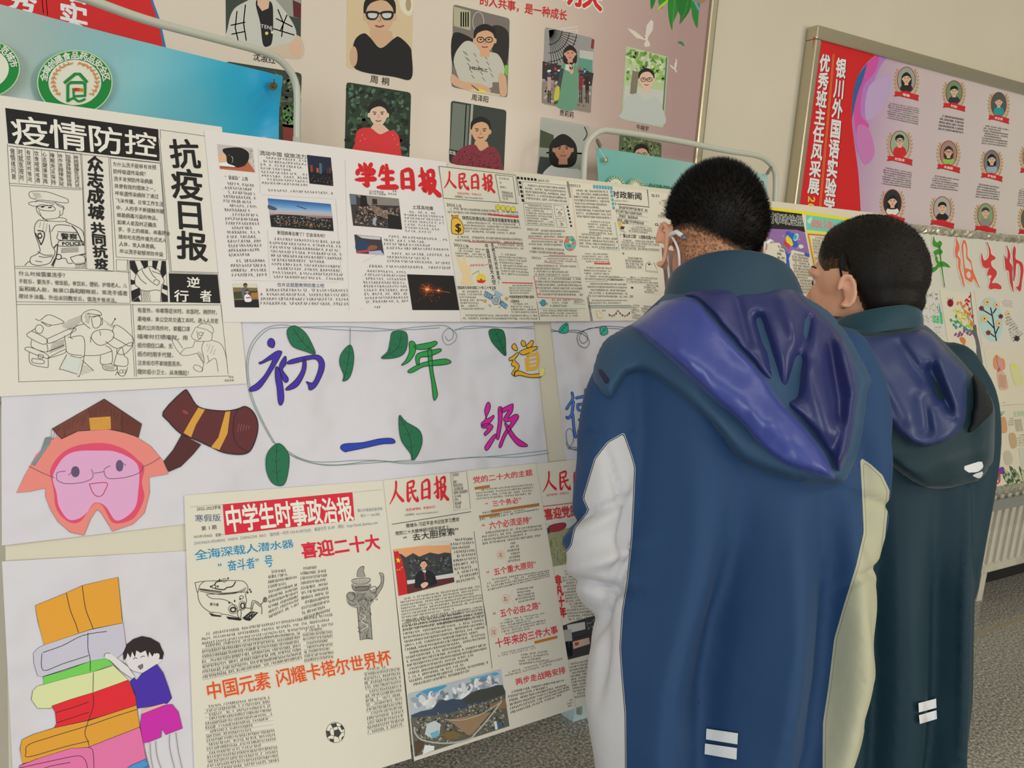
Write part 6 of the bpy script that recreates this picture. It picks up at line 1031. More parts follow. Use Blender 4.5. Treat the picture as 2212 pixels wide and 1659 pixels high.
A.poly((240, 206, 60), [(258, 990), (266, 1012), (284, 1010), (270, 1024), (276, 1044), (258, 1030), (242, 1042), (248, 1020), (236, 1004), (252, 1006)])
for x, y in ((250, 1110), (272, 1106), (292, 1088)): A.ell((240, 206, 60), x, y, 6, 6, n=8)
face(A, 498, 1060, 30, (224, 170, 142), (26, 24, 28), fringe=.6); A.blob((26, 28, 36), [(430, 1150), (476, 1116), (500, 1136), (530, 1112), (590, 1140), (616, 1200), (610, 1250), (430, 1284), (416, 1220)]); A.poly((230, 230, 228), [(484, 1118), (522, 1114), (510, 1150)]); A.poly((150, 40, 56), [(496, 1130), (508, 1128), (520, 1200), (508, 1210)]); A.blob((226, 180, 156), [(470, 1250), (510, 1226), (540, 1236), (530, 1262), (490, 1284)]); A.line((40, 40, 40), [(528, 1196), (544, 1236)], 6); A.line((40, 40, 40), [(560, 1190), (574, 1236)], 6); A.done()
for t, q in (('党的二十大的主题', [(966, 222), (1536, 150), (1540, 212), (974, 288)]), ('“三个务必”', [(1080, 462), (1460, 404), (1468, 470), (1092, 520)]), ('“六个必须坚持”', [(1050, 660), (1560, 590), (1566, 660), (1060, 740)]), ('“五个重大原则”', [(1090, 1110), (1596, 1010), (1604, 1080), (1102, 1180)]), ('“五个必由之路”', [(1150, 1500), (1640, 1400), (1650, 1470), (1166, 1580)])): A = AA('section_heading', P9, g1); A.text((206, 44, 58), t, q, .014, jit=.05); A.done()
for t, q in (('十年来的三件大事', [(990, 420), (1590, 290), (1604, 370), (1006, 516)]), ('两步走战略安排', [(1184, 800), (1664, 680), (1676, 750), (1200, 870)])): A = AA('section_heading', P9, g2); A.text((206, 44, 58), t, q, .014, jit=.05); A.done()
A = AA('highlighter', P9, g1); A.poly((170, 112, 60), [(984, 322), (1130, 300), (1132, 326), (988, 348)]); A.done(); A = AA('highlighter', P9, g1); A.poly((170, 112, 60), [(1140, 540), (1600, 474), (1602, 498), (1146, 566)]); A.done(); A = AA('highlighter', P9, g1); A.poly((170, 112, 60), [(1026, 594), (1220, 566), (1222, 590), (1030, 618)]); A.done(); A = AA('highlighter', P9, g2); A.poly((190, 120, 50), [(1372, 444), (1592, 390), (1594, 416), (1376, 470)]); A.done(); A = AA('bubble_note', P9, g1)
for x, y, t, cy in ((1228, 966, '坚\n持', 950), (1278, 1386, '重大\n原则', 1376)): A.ring((222, 150, 90), x, y, 34, 42, 3); A.text((200, 70, 60), t, [(x - 20, y - 22), (x + 20, y - 22), (x + 20, y + 26), (x - 20, y + 26)], 0)
for p in ([(1280, 850), (1268, 900), (1262, 950), (1270, 980), (1290, 1060)], [(1340, 1300), (1326, 1350), (1310, 1380), (1340, 1400), (1356, 1460)]): A.line((222, 190, 130), p, 3, n=4)
A.xf = g2; A.ring((222, 150, 90), 982, 356, 36, 44, 3); A.text((200, 70, 60), '必由\n之路', [(960, 330), (1004, 330), (1004, 384), (960, 384)], 0); A.line((222, 190, 130), [(1034, 250), (1030, 320), (1040, 380), (1060, 430)], 3, n=4); A.done()
A = AA('column_line', P9, g1); A.line(INK, [(978, 744), (1016, 1050), (1092, 1640)], 4); A.xf = g2; A.line(INK, [(874, 0), (912, 220), (972, 704)], 4); A.done()
A = AA('article_text', P9, g1); HW = (98, 94, 86)
for q, nl, nc, sd in (([(750, 820), (970, 810), (1010, 1090), (780, 1060)][:0] or [(748, 810), (970, 800), (1030, 1200), (812, 1250)], 11, 11, 1), ([(990, 344), (1556, 286), (1520, 400), (1004, 450)], 4, 32, 2), ([(1020, 560), (1598, 496), (1602, 540), (1034, 650)], 3, 32, 3), ([(1050, 750), (1640, 676), (1610, 800), (1060, 880)], 4, 34, 4), ([(1290, 850), (1400, 836), (1420, 1030), (1300, 1050)], 6, 8, 5), ([(1090, 1200), (1690, 1110), (1700, 1180), (1110, 1320)], 4, 34, 6), ([(1350, 1290), (1540, 1266), (1560, 1400), (1370, 1440)], 5, 13, 7), ([(272, 1390), (1030, 1250), (1080, 1560), (310, 1700)][:0] or [(272, 1382), (1030, 1256), (1076, 1560), (300, 1700)], 11, 44, 8)): A.scrib(HW, q, nl, nc, .12, seed=sd)
A.xf = g2
for q, nl, nc, sd in (([(110, 250), (880, 130), (940, 700), (190, 890)], 17, 44, 9), ([(1040, 240), (1470, 170), (1490, 300), (1066, 400)], 6, 27, 10), ([(1020, 560), (1380, 480), (1390, 520), (1030, 600)], 2, 20, 11), ([(1210, 570), (1500, 530), (1520, 640), (1230, 680)], 4, 18, 12), ([(1090, 740), (1640, 600), (1650, 650), (1096, 790)], 2, 34, 13), ([(1120, 920), (1690, 800), (1720, 940), (1150, 1150)], 6, 34, 14), ([(1680, 1010), (1740, 990), (1744, 1070), (1700, 1080)], 3, 4, 15)): A.scrib(HW, q, nl, nc, .12, seed=sd)
A.done()
A = pic(P9, g2, rquad([(172, 945), (1056, 708), (1138, 1252), (238, 1546)], .02), (176, 182, 190), label='glued photo of mountains above a valley with roads')
A.blob((70, 150, 190), [(250, 960), (330, 910), (440, 880), (540, 860), (500, 900), (380, 960), (270, 980)]); A.blob((80, 160, 196), [(770, 800), (900, 770), (1000, 740), (1030, 760), (900, 800), (790, 820)]); clipspeck(A, [(206, 208, 210), (150, 158, 166), (226, 226, 226), (120, 128, 138)], [(200, 1000), (1050, 760), (1064, 860), (220, 1110)], 60, 60, 5)
A.poly((60, 72, 92), crom([(200, 1150), (300, 1110), (400, 1090), (440, 1040), (490, 1000), (540, 1010), (600, 990), (680, 1000), (760, 940), (850, 905), (900, 900), (960, 880), (1070, 860), (1100, 1000), (1000, 1080), (600, 1160), (210, 1180)], 2)); A.poly((66, 66, 62), [(690, 1000), (850, 905), (960, 885), (1075, 866), (1086, 950), (900, 1010), (720, 1040)])
A.poly((96, 94, 84), [(200, 1176), (560, 1130), (900, 1020), (1090, 950), (1138, 1252), (238, 1546)]); clipspeck(A, [(120, 116, 104), (70, 76, 62), (150, 144, 128), (60, 62, 56), (170, 164, 150)], [(210, 1180), (1090, 960), (1130, 1240), (240, 1530)], 420, 18, 6)
A.poly((150, 122, 92), [(550, 1190), (930, 1120), (960, 1120), (800, 1310), (740, 1340)]); A.poly((132, 106, 78), [(940, 1050), (1090, 980), (1110, 1080), (1010, 1100)]); A.poly((190, 200, 200), [(350, 1230), (420, 1200), (480, 1230), (470, 1330), (400, 1370), (330, 1330)]); A.poly((110, 170, 190), [(380, 1320), (460, 1290), (470, 1340), (400, 1370)]); A.poly((120, 100, 60), [(480, 1330), (600, 1290), (700, 1340), (560, 1390)])
A.line((176, 172, 160), [(520, 1190), (700, 1190), (900, 1120), (1050, 1020)], 8, n=5); A.line((176, 172, 160), [(232, 1260), (240, 1320), (300, 1380), (440, 1410), (600, 1410), (760, 1370), (820, 1310), (900, 1220), (980, 1120), (1060, 1010)], 16, n=6); A.line((60, 66, 50), [(860, 1250), (960, 1140), (1050, 1020)], 20)
A.poly((86, 64, 50), [(236, 1400), (330, 1400), (300, 1480), (250, 1540)]); A.poly((226, 226, 222), [(330, 1430), (420, 1440), (420, 1480), (310, 1520)]); A.poly((70, 96, 120), [(1010, 1220), (1060, 1204), (1066, 1260), (1020, 1276)]); A.poly((214, 214, 206), [(985, 1210), (1010, 1200), (1024, 1280), (1000, 1286)]); A.done()
# ---------------------------------------------------------------- 10
P10 = N_('handwritten newspaper with large red characters down its side beside the grey sleeve', [(1150, 1003), (1330, 983), (1400, 1478), (1238, 1530)], 'paper_ivory', .0016)
A = AA('title', P10, g1); A.brush((206, 34, 46), '人民日报', [(1626, 176), (2160, 120), (2176, 330), (1634, 376)], .11); A.text((206, 60, 70), 'RENMIN  RIBAO', [(1672, 384), (1884, 356), (1888, 388), (1676, 414)], .004); A.line((196, 60, 60), [(1634, 506), (2200, 440)], 7); A.text((196, 60, 60), '喜迎党的二十大', [(1640, 530), (2200, 450), (2220, 570), (1660, 640)], .035)
A.text((206, 34, 46), '非凡十年', [(1740, 1160), (1806, 1156), (1866, 1560), (1790, 1570)], .045, vert=True); A.done()
A = pic(P10, g1, [(1656, 672), (1760, 640), (1950, 620), (2000, 1030), (1722, 1082)], (150, 150, 120), label='photo of a red harvester in a field')
A.poly((196, 198, 192), [(1656, 672), (1760, 640), (1950, 620), (1956, 700), (1666, 740)]); A.blob((150, 50, 60), [(1690, 700), (1720, 680), (1780, 664), (1850, 660), (1860, 700), (1800, 740), (1700, 750)]); A.poly((70, 60, 66), [(1676, 710), (1700, 706), (1704, 760), (1684, 764)])
rr = random.Random(9)
for k in range(150): x = rr.uniform(1680, 1960); y = rr.uniform(780, 1020); A.line(((120, 136, 70), (170, 160, 110), (90, 100, 60))[k % 3], [(x, y + 50), (x + rr.uniform(-14, 14), y)], 4)
A.done()
A = pic(P10, g2, [(1640, 300), (1730, 266), (1960, 200), (2020, 540), (1700, 622)], (60, 56, 60), label='dark photo of people before a display board')
A.poly((196, 192, 184), [(1690, 290), (1860, 260), (1866, 330), (1700, 370)]); A.poly((170, 166, 158), [(1646, 340), (1730, 330), (1740, 440), (1660, 450)]); A.poly((200, 170, 150), [(1744, 450), (1900, 410), (1910, 470), (1750, 520)]); A.poly((190, 60, 50), [(1760, 460), (1800, 450), (1804, 480), (1766, 490)]); A.line((30, 28, 30), [(1756, 420), (1990, 350)], 7)
for x, y in ((1690, 470), (1724, 470)): A.blob((26, 24, 28), [(x - 12, y), (x, y - 26), (x + 12, y), (x + 16, y + 110), (x - 14, y + 110)])
clipspeck(A, [(150, 150, 150), (80, 80, 90)], [(1870, 250), (1960, 220), (1970, 330), (1880, 350)], 30, 12, 5); A.done()
A = AA('article_text', P10, g1); A.scrib((90, 84, 76), [(1810, 1120), (2080, 1080), (2150, 1580), (1880, 1600)], 17, 18, .12); A.xf = g2; A.scrib((90, 84, 76), [(1690, 660), (2000, 600), (2080, 940), (1770, 1000)], 12, 22, .12); A.done()
# ================================================================ tilted biology board over the radiator
a2 = math.radians(12.5); P0 = toworld(2140, 1066, np.array([0, 1.5, 0]), np.array([0, 1., 0])); BP = Plane(P0, (1, 0, 0), (0, math.sin(a2), math.cos(a2)))
def bq(x, y): return BP.p3(BP.st(x, y))
vt = BP.st(2100, 507)[1]; vb = BP.st(2140, 1062)[1]; X0, X1 = BP.st(1980, 600)[0] - .35, BP.st(2212, 600)[0] + .8
bio = empty('biology_board', tuple(bq(2150, 1060) + np.array([0, 0, -.02]))); tag(bio, 'tilted white board of biology craft papers edged with crumpled silver foil', 'display board')
def bslab(nm, x0, x1, v0, v1, o0, o1, m):
    V = [BP.O + BP.u * x + BP.v * v + BP.n * o for o in (o0, o1) for v in (v0, v1) for x in (x0, x1)]
    return mesh(nm, V, [(0, 1, 3, 2), (4, 6, 7, 5), (0, 4, 5, 1), (2, 3, 7, 6), (0, 2, 6, 4), (1, 5, 7, 3)], m, bio)
bslab('panel', X0, X1, vb, vt, -.02, 0, mat('board_white', (208, 204, 192), .55, bump=(5, .3, .01)))
foil = mat('crumpled_foil', (206, 202, 184), .22, .85)
def foil_strip(nm, v0, w):
    rnd = random.Random(int(w * 9999)); V, F = [], []; n = 150
    for i in range(n + 1):
        x = X0 + (X1 - X0) * i / n
        for k, (dv, o) in enumerate(((-.5, .001), (-.3, .008), (0, .011), (.3, .008), (.5, .001), (.5, -.02), (-.5, -.02))):
            j = .0035 if 0 < k < 4 else .0015; V.append(BP.O + BP.u * (x + rnd.uniform(-j, j)) + BP.v * (v0 + dv * w + rnd.uniform(-j, j)) + BP.n * (o + rnd.uniform(-j, j)))
    for i in range(n):
        for k in range(7): F.append((i * 7 + k, i * 7 + (k + 1) % 7, (i + 1) * 7 + (k + 1) % 7, (i + 1) * 7 + k))
    return mesh(nm, V, F, foil, bio)
foil_strip('foil_edge', vt, .030); foil_strip('foil_edge', vb, .036)
for X in (X0 + .1, X1 - .1): tube('back_prop', [BP.O + BP.u * X + BP.v * (vb + .02) - BP.n * .02, np.array([BP.O[0] + X, 1.60, .02])], .012, tube_m, bio)
g4 = (1880, 460, 5.53); g5 = (2010, 740, 4.609)
def cut(pts_list, c, label, holes=()):
    A = Art('cut_out_character', BP, bio, .0012, g4, label=label)
    for p in pts_list:
        q = np.array(p, float); 
        A.line((214, 210, 200), p, 26, n=4, closed=True)
    A.off += .0002
    for p in pts_list: A.blob(c, p, 4, bump=False)
    for h in holes: A.blob((208, 204, 192), h, 4)
    A.done()
cut([[(754, 280), (766, 320), (790, 352), (832, 332), (854, 372), (820, 412), (780, 412), (744, 390), (738, 340)], [(750, 466), (790, 436), (840, 440), (862, 462), (850, 484), (796, 498), (770, 510)], [(776, 510), (806, 540), (800, 560), (830, 590), (870, 580), (930, 620), (946, 656), (870, 640), (820, 650), (780, 690), (736, 716), (718, 690), (724, 660), (770, 640), (790, 610), (770, 560)], [(812, 400), (832, 404), (846, 560), (888, 892), (858, 760), (828, 560)]], (64, 142, 46), 'green cut out character on the biology board')
cut([[(1020, 300), (1058, 380), (1060, 440), (1040, 500), (1076, 560), (1074, 660), (1110, 800), (1126, 880), (1100, 850), (1060, 700), (1044, 640), (1044, 560), (1012, 520), (1006, 440), (1018, 380)], [(1084, 400), (1110, 324), (1136, 340), (1156, 420), (1160, 520), (1200, 570), (1226, 690), (1300, 890), (1230, 790), (1204, 830), (1150, 800), (1124, 770), (1106, 640), (1096, 520)]], (222, 112, 78), 'orange cut out character on the biology board', [[(1108, 380), (1124, 370), (1140, 440), (1144, 540), (1190, 600), (1204, 680), (1150, 660), (1130, 660), (1112, 520)], [(1146, 720), (1180, 700), (1196, 760), (1170, 780), (1150, 760)]])
cut([[(1388, 350), (1430, 430), (1440, 490), (1490, 530), (1484, 554), (1440, 580), (1450, 640), (1500, 690), (1504, 740), (1466, 800), (1450, 840), (1500, 836), (1556, 870), (1556, 912), (1480, 906), (1430, 914), (1410, 880), (1430, 800), (1394, 750), (1400, 690), (1424, 650), (1384, 664), (1340, 640), (1320, 560), (1326, 480), (1350, 560), (1380, 560), (1410, 520), (1412, 440)]], (206, 58, 58), 'red cut out character on the biology board', [[(1404, 750), (1440, 746), (1436, 780), (1412, 778)]])
cut([[(1624, 390), (1656, 450), (1670, 520), (1660, 580), (1690, 640), (1690, 740), (1706, 940), (1664, 830), (1650, 700), (1614, 680), (1604, 600), (1600, 510), (1630, 550), (1636, 470)], [(1694, 480), (1716, 396), (1734, 440), (1730, 540), (1770, 570), (1810, 600), (1826, 680), (1810, 800), (1790, 936), (1736, 890), (1770, 860), (1790, 700), (1776, 620), (1740, 610), (1730, 740), (1710, 810), (1704, 640)]], (200, 56, 58), 'crimson cut out character on the biology board')
def craft(label, quad, c=(212, 206, 192), off=.0006, xf=None):
    o = sheet('craft_paper', BP, quad, mat('craft_%d' % c[2], c, .6), off, n=(4, 4), xf=xf); tag(o, label, 'craft paper', 'craft papers glued on the biology board'); return o
S_ = craft('craft paper with a grid of plant photos, beside the farther head', [(540, 890), (802, 948), (895, 1450), (1000, 1800), (640, 1800)][:2] + [(900, 1460), (560, 1400)], (206, 204, 204), xf=g4)
for k, (x, y, w, h, c) in enumerate(((620, 920, 60, 90, (120, 110, 100)), (690, 936, 62, 84, (160, 130, 100)), (764, 954, 40, 90, (140, 110, 80)), (560, 1040, 50, 110, (170, 140, 90)), (624, 1050, 60, 110, (190, 160, 110)), (700, 1066, 60, 120, (180, 150, 110)), (768, 1080, 46, 130, (150, 150, 110)), (640, 1215, 90, 100, (150, 146, 140)), (738, 1220, 82, 90, (110, 190, 140)), (766, 1340, 100, 104, (120, 112, 100)))):
    q = [(x, y), (x + w, y + w * .14), (x + w + h * .06, y + h + w * .14), (x + h * .06, y + h)]; A = Art('plant_photo', BP, S_, .0012, g4); A.poly((212, 208, 200) if k != 8 else c, q); clipspeck(A, [c, tuple(v * .6 for v in c), (210, 200, 180)], [((a - x) * .9 + x + 3, (b_ - y) * .9 + y + 3) for a, b_ in q], 26, 9, k); A.done()
A = Art('green_tape', BP, S_, .0011, g4); A.poly((60, 150, 170), [(810, 1080), (822, 1084), (862, 1300), (838, 1300)]); A.poly((70, 180, 120), [(826, 1180), (850, 1184), (866, 1320), (838, 1330)]); A.done()
T_ = craft('craft paper with a rainbow leaved tree and a ladybird', [(822, 918), (1230, 960), (1360, 1990), (1000, 1990)], (214, 208, 190), .0012, xf=g4)
A = Art('tree_trunk', BP, T_, .0018, g4, label='grey painted trunk with thin branches'); br = (70, 70, 80)
for p, w in (([(1190, 950), (1200, 1060), (1216, 1200), (1230, 1320), (1240, 1400)], 8), ([(1150, 1060), (1180, 1160), (1218, 1260)], 5), ([(1080, 1100), (1140, 1200), (1200, 1300), (1232, 1380)], 5), ([(1020, 1170), (1100, 1200), (1160, 1260), (1215, 1380)], 5), ([(960, 1286), (1040, 1310), (1130, 1370), (1220, 1430)], 7), ([(1020, 1220), (1040, 1300)], 4), ([(1030, 1452), (1120, 1430), (1200, 1420), (1240, 1450)], 5), ([(1070, 1262), (1140, 1260)], 5)): A.line(br, p, w, n=4)
A.poly((96, 98, 104), crom([(1226, 1340), (1258, 1340), (1270, 1440), (1300, 1560), (1330, 1760), (1344, 1900), (1240, 1900), (1270, 1760), (1262, 1600), (1236, 1480), (1195, 1430)], 3)); A.done()
rr = random.Random(2); cols = {'r': (200, 30, 50), 'o': (230, 130, 60), 'y': (236, 206, 40), 'g': (60, 160, 80), 'b': (50, 140, 150), 'p': (150, 70, 130), 'c': (170, 200, 40)}
A = Art('paper_leaf', BP, T_, .0024, g4, label='small painted leaves from red through yellow to violet')
for x, y, k in ((1184, 1000, 'r'), (1140, 1042, 'r'), (1168, 1054, 'r'), (1150, 1090, 'r'), (1180, 1150, 'r'), (1214, 1236, 'r'), (1040, 1080, 'o'), (1078, 1076, 'o'), (1100, 1120, 'o'), (1120, 1110, 'o'), (1128, 1180, 'o'), (1160, 1200, 'o'), (1180, 1216, 'o'), (1206, 1310, 'o'), (1220, 1330, 'o'), (1006, 1164, 'y'), (1030, 1200, 'y'), (1062, 1176, 'y'), (1100, 1216, 'y'), (1134, 1216, 'y'), (1130, 1270, 'y'), (1068, 1262, 'y'), (1176, 1300, 'y'), (1206, 1380, 'y'), (1084, 1310, 'c'), (1150, 1350, 'c'), (1180, 1356, 'c'), (1020, 1236, 'g'), (1014, 1306, 'g'), (1042, 1300, 'g'), (958, 1282, 'g'), (994, 1340, 'b'), (1020, 1366, 'b'), (1070, 1356, 'b'), (1116, 1376, 'b'), (1144, 1392, 'b'), (1180, 1410, 'b'), (1012, 1452, 'p'), (1062, 1434, 'p'), (1050, 1468, 'p'), (1088, 1454, 'p'), (1118, 1406, 'p'), (1154, 1436, 'p'), (1190, 1450, 'p')): A.ell(cols[k], x, y, 13, 23, rr.uniform(-50, 50), n=10, bump=False)
o = A.done(); o['kind'] = 'stuff'
A = Art('ladybird', BP, T_, .0024, g4); A.ell((150, 20, 36), 950, 1076, 36, 46); A.ell((60, 10, 16), 944, 1062, 12, 10); A.ell((60, 10, 16), 946, 1094, 14, 9); [A.line((90, 60, 60), [(950 + dx, 1040), (950 + dx * 1.6, 1012)], 3) for dx in (-22, 0, 20)]; A.done()
A = Art('orange_figure', BP, T_, .0024, g4); A.blob((214, 122, 50), [(1064, 1486), (1110, 1490), (1134, 1530), (1120, 1580), (1134, 1620), (1110, 1650), (1070, 1620), (1100, 1570), (1072, 1530)]); A.line((120, 90, 60), [(1130, 1636), (1176, 1644)], 5); A.done()
A = Art('grass_strip', BP, T_, .0020, g5); A.blob((130, 200, 90), [(330, 190), (380, 150), (430, 110), (462, 108), (452, 180), (400, 204)]); A.poly((140, 206, 100), [(376, 212), (520, 206), (525, 256), (390, 258)]); A.poly((90, 96, 96), [(452, 60), (490, 60), (516, 204), (420, 204), (456, 150)]); A.done()
F_ = craft('craft paper with seed flowers on a pale blue oval', [(1240, 930), (1720, 990), (1830, 1620), (1330, 1600)], (210, 204, 194), .0009, xf=g4)
A = Art('blue_oval', BP, F_, .0014, g4); A.ell((176, 206, 204), 1440, 1270, 140, 270, -7, n=36); A.done()
A = Art('seed_stem', BP, F_, .0019, g4)
for p in ([(1430, 1130), (1450, 1220), (1470, 1340), (1500, 1530)], [(1340, 1160), (1400, 1196), (1450, 1226)], [(1500, 1140), (1460, 1200)], [(1390, 1290), (1440, 1340), (1476, 1380)], [(1540, 1340), (1510, 1400), (1496, 1440)], [(1430, 1440), (1480, 1480)]): A.line((44, 36, 34), p, 14, n=3)
A.done()
for x, y, r, c in ((1390, 1066, 50, (216, 188, 140)), (1500, 1100, 44, (216, 188, 140)), (1356, 1262, 50, (216, 188, 140)), (1530, 1320, 44, (216, 188, 140)), (1322, 1140, 34, (120, 56, 44)), (1552, 1236, 32, (110, 40, 40)), (1404, 1432, 34, (130, 60, 40)), (1640, 1206, 40, (214, 196, 150)), (1745, 1500, 38, (60, 44, 40))):
    A = Art('seed_flower', BP, F_, .0022, g4)
    for k in range(6): a = k * math.pi / 3 + .3; A.ell(c, x + r * .55 * math.cos(a), y + r * .55 * math.sin(a), r * .42, r * .32, math.degrees(a), n=10)
    A.ell((60, 34, 28), x, y, r * .2, r * .2, n=8); A.done()
A = Art('small_notes', BP, F_, .0018, g4); A.scrib((150, 146, 140), [(1570, 1030), (1690, 1050), (1700, 1140), (1576, 1120)], 6, 9, .12); A.scrib((150, 146, 140), [(1590, 1250), (1660, 1230), (1830, 1450), (1700, 1560)], 9, 8, .12); A.done()
O_ = craft('craft paper with a drawn diagram of body organs', [(530, 60), (980, 20), (1060, 600), (620, 630)], (212, 204, 184), .0008, xf=g5)
A = Art('organ_drawing', BP, O_, .0014, g5); A.blob((216, 140, 96), [(640, 130), (660, 122), (690, 150), (730, 170), (740, 250), (720, 270), (650, 268), (624, 240), (622, 170)]); A.blob((200, 150, 140), [(652, 180), (700, 170), (720, 260), (700, 300), (660, 280)]); A.blob((210, 170, 150), [(660, 300), (720, 290), (760, 380), (766, 460), (690, 468), (670, 400)]); A.blob((186, 96, 96), [(664, 262), (690, 252), (690, 280), (664, 290)])
for k in range(9): A.line((150, 100, 90), [(676, 330 + k * 14), (700, 322 + k * 14), (720, 334 + k * 14), (750, 326 + k * 14)], 4, n=3)
A.line((120, 90, 90), [(656, 130), (660, 200), (680, 260)], 5); A.blob((206, 206, 150), [(790, 220), (840, 210), (880, 250), (918, 400), (850, 430), (810, 340)]); A.ell((226, 210, 90), 832, 240, 24, 20); A.done()
A = Art('small_notes', BP, O_, .0013, g5); A.scrib((150, 146, 140), [(690, 595), (760, 590), (762, 606), (692, 610)], 1, 8, .14); A.line((170, 166, 150), [(720, 626), (980, 606)], 3); A.done()
L_ = craft('craft paper with beans, seeds and real variegated leaves', [(604, 640), (1060, 600), (1080, 1400), (640, 1450)], (210, 202, 182), .0010, xf=g5)
for nm, c, p in (('bean', (196, 150, 110), [(664, 760), (690, 746), (740, 748), (760, 860), (740, 900), (700, 896), (680, 840)]), ('bean', (186, 160, 124), [(776, 916), (836, 908), (854, 1030), (800, 1046)]), ('tomato_slice', (190, 110, 90), [(640, 1000), (670, 990), (694, 1050), (680, 1130), (644, 1156)]), ('pressed_petal', (186, 180, 160), [(726, 1096), (780, 1080), (816, 1160), (790, 1216), (740, 1206)])): A = Art(nm, BP, L_, .0018, g5); A.blob(c, p, 5); A.done()
A = Art('seed_photo', BP, L_, .0016, g5); A.poly((176, 170, 150), [(832, 766), (900, 760), (918, 880), (850, 886)]); clipspeck(A, [(150, 130, 100), (200, 190, 170)], [(838, 772), (896, 766), (910, 870), (850, 876)], 40, 5, 1); A.poly((196, 196, 180), [(872, 1054), (960, 1044), (980, 1240), (900, 1236)]); A.done()
A = Art('small_notes', BP, L_, .0016, g5)
for k in range(5): A.line((120, 170, 120), [(650 + k * 18, 700 - k * 4), (680 + k * 14, 690), (700, 730)], 4, n=2)
A.text((150, 190, 150), '豆芽的成长', [(815, 684), (1010, 670), (1014, 730), (820, 744)], .004); A.scrib((150, 146, 130), [(760, 750), (820, 744), (830, 830), (770, 834)], 4, 5, .12); A.scrib((150, 160, 130), [(850, 920), (990, 900), (1000, 1030), (862, 1040)], 5, 9, .12); A.done()
A = Art('painted_cluster', BP, L_, .0020, g5); A.blob((206, 50, 50), [(620, 1230), (640, 1196), (670, 1220), (690, 1300), (690, 1380), (660, 1410), (620, 1400)]); A.ell((232, 120, 40), 640, 1290, 22, 40); A.ell((236, 196, 60), 634, 1230, 14, 24); A.blob((110, 60, 150), [(680, 1250), (720, 1240), (736, 1290), (700, 1310), (676, 1290)]); A.ell((232, 226, 220), 656, 1378, 14, 18); A.ell((40, 150, 140), 682, 1350, 12, 14); A.done()
for pts, rib in (([(724, 1270), (760, 1280), (806, 1330), (828, 1390), (808, 1432), (776, 1420), (720, 1340)], [(730, 1276), (770, 1340), (806, 1428)]), ([(780, 1230), (830, 1260), (870, 1310), (900, 1380), (920, 1420), (884, 1440), (820, 1340)], [(784, 1236), (840, 1310), (900, 1430)]), ([(878, 1232), (920, 1270), (960, 1300), (990, 1400), (930, 1400), (890, 1300)], [(882, 1240), (930, 1310), (980, 1396)])):
    V = []; outl = crom(pts, 5, True); cx0 = sum(p[0] for p in pts) / len(pts); cy0 = sum(p[1] for p in pts) / len(pts)
    ctr = BP.p3(BP.st(g5[0] + cx0 / g5[2], g5[1] + cy0 / g5[2]), .010); V = [ctr] + [BP.p3(BP.st(g5[0] + p[0] / g5[2], g5[1] + p[1] / g5[2]), .003) for p in outl]
    lf_ = mesh('variegated_leaf', V, [(0, k, k % (len(V) - 1) + 1) for k in range(1, len(V))], mat('leaf_variegated', (60, 84, 52), .35, noise=(60, (176, 184, 150), .48, .56)), L_, True)
K_ = craft('cream craft paper strip with notes under the rainbow tree paper', [(400, 262), (528, 250), (612, 1180), (560, 1190)], (208, 204, 190), .0007, xf=g5)
A = Art('small_notes', BP, K_, .0011, g5); A.scrib((150, 146, 130), [(500, 310), (550, 306), (560, 370), (516, 374)], 4, 5, .12); A.done()
# ================================================================ the two boys
from mathutils import noise as mnoise
CR = nrm(np.array([cr[0], cr[1], 0])); CFH = nrm(np.array([cf[0], cf[1], 0])); UPV = np.array([0, 0, 1.])
def pick(tbl, y): return float(np.interp(y, [p[0] for p in tbl], [p[1] for p in tbl]))
def remesh(bm, vox, smooth=6, name='body'):
    """fuse everything in bm into one continuous surface"""
    me = bpy.data.meshes.new(name); bmesh.ops.recalc_face_normals(bm, faces=bm.faces); bm.to_mesh(me); bm.free(); o = bpy.data.objects.new(name, me); COL.objects.link(o)
    r = o.modifiers.new('r', 'REMESH'); r.mode = 'VOXEL'; r.voxel_size = vox; r.use_smooth_shade = True
    q = o.modifiers.new('s', 'SMOOTH'); q.iterations = smooth; q.factor = .5
    dg = bpy.context.evaluated_depsgraph_get(); m2 = bpy.data.meshes.new_from_object(o.evaluated_get(dg)); bpy.data.objects.remove(o); bpy.data.meshes.remove(me); m2.name = name
    m2.polygons.foreach_set('use_smooth', [True] * len(m2.polygons)); return m2
def co_of(me): a = np.zeros(len(me.vertices) * 3); me.vertices.foreach_get('co', a); return a.reshape(-1, 3)
def no_of(me): a = np.zeros(len(me.vertices) * 3); me.vertices.foreach_get('normal', a); return a.reshape(-1, 3)
def set_co(me, a): me.vertices.foreach_set('co', a.ravel()); me.update()
def sph(bm, c, r, rot=None, seg=24):
    o = bmesh.ops.create_uvsphere(bm, u_segments=seg, v_segments=seg // 2, radius=1)
    R_ = rot if rot is not None else np.eye(3)
    for v in o['verts']: v.co = Vector(tuple(np.array(c) + R_.T @ (np.array(v.co) * np.array(r)) if rot is not None else np.array(c) + np.array(v.co) * np.array(r)))
def chain(bm, pts, rads, seg=18, flat=1.0, sub=5):
    """limb: round tube with tapering radius and rounded ends"""
    A_ = crom([list(p) + [r] for p, r in zip(pts, rads)], sub); tube_bm(bm, [a[:3] for a in A_], [a[3] for a in A_], seg)
    for a in (A_[0], A_[-1]): sph(bm, a[:3], (a[3],) * 3, seg=16)
def px_of(P):
    q = (P - EYE) @ RW; return np.stack([CX + FOC * q[:, 0] / q[:, 2], CY + FOC * q[:, 1] / q[:, 2], q[:, 2]], 1)
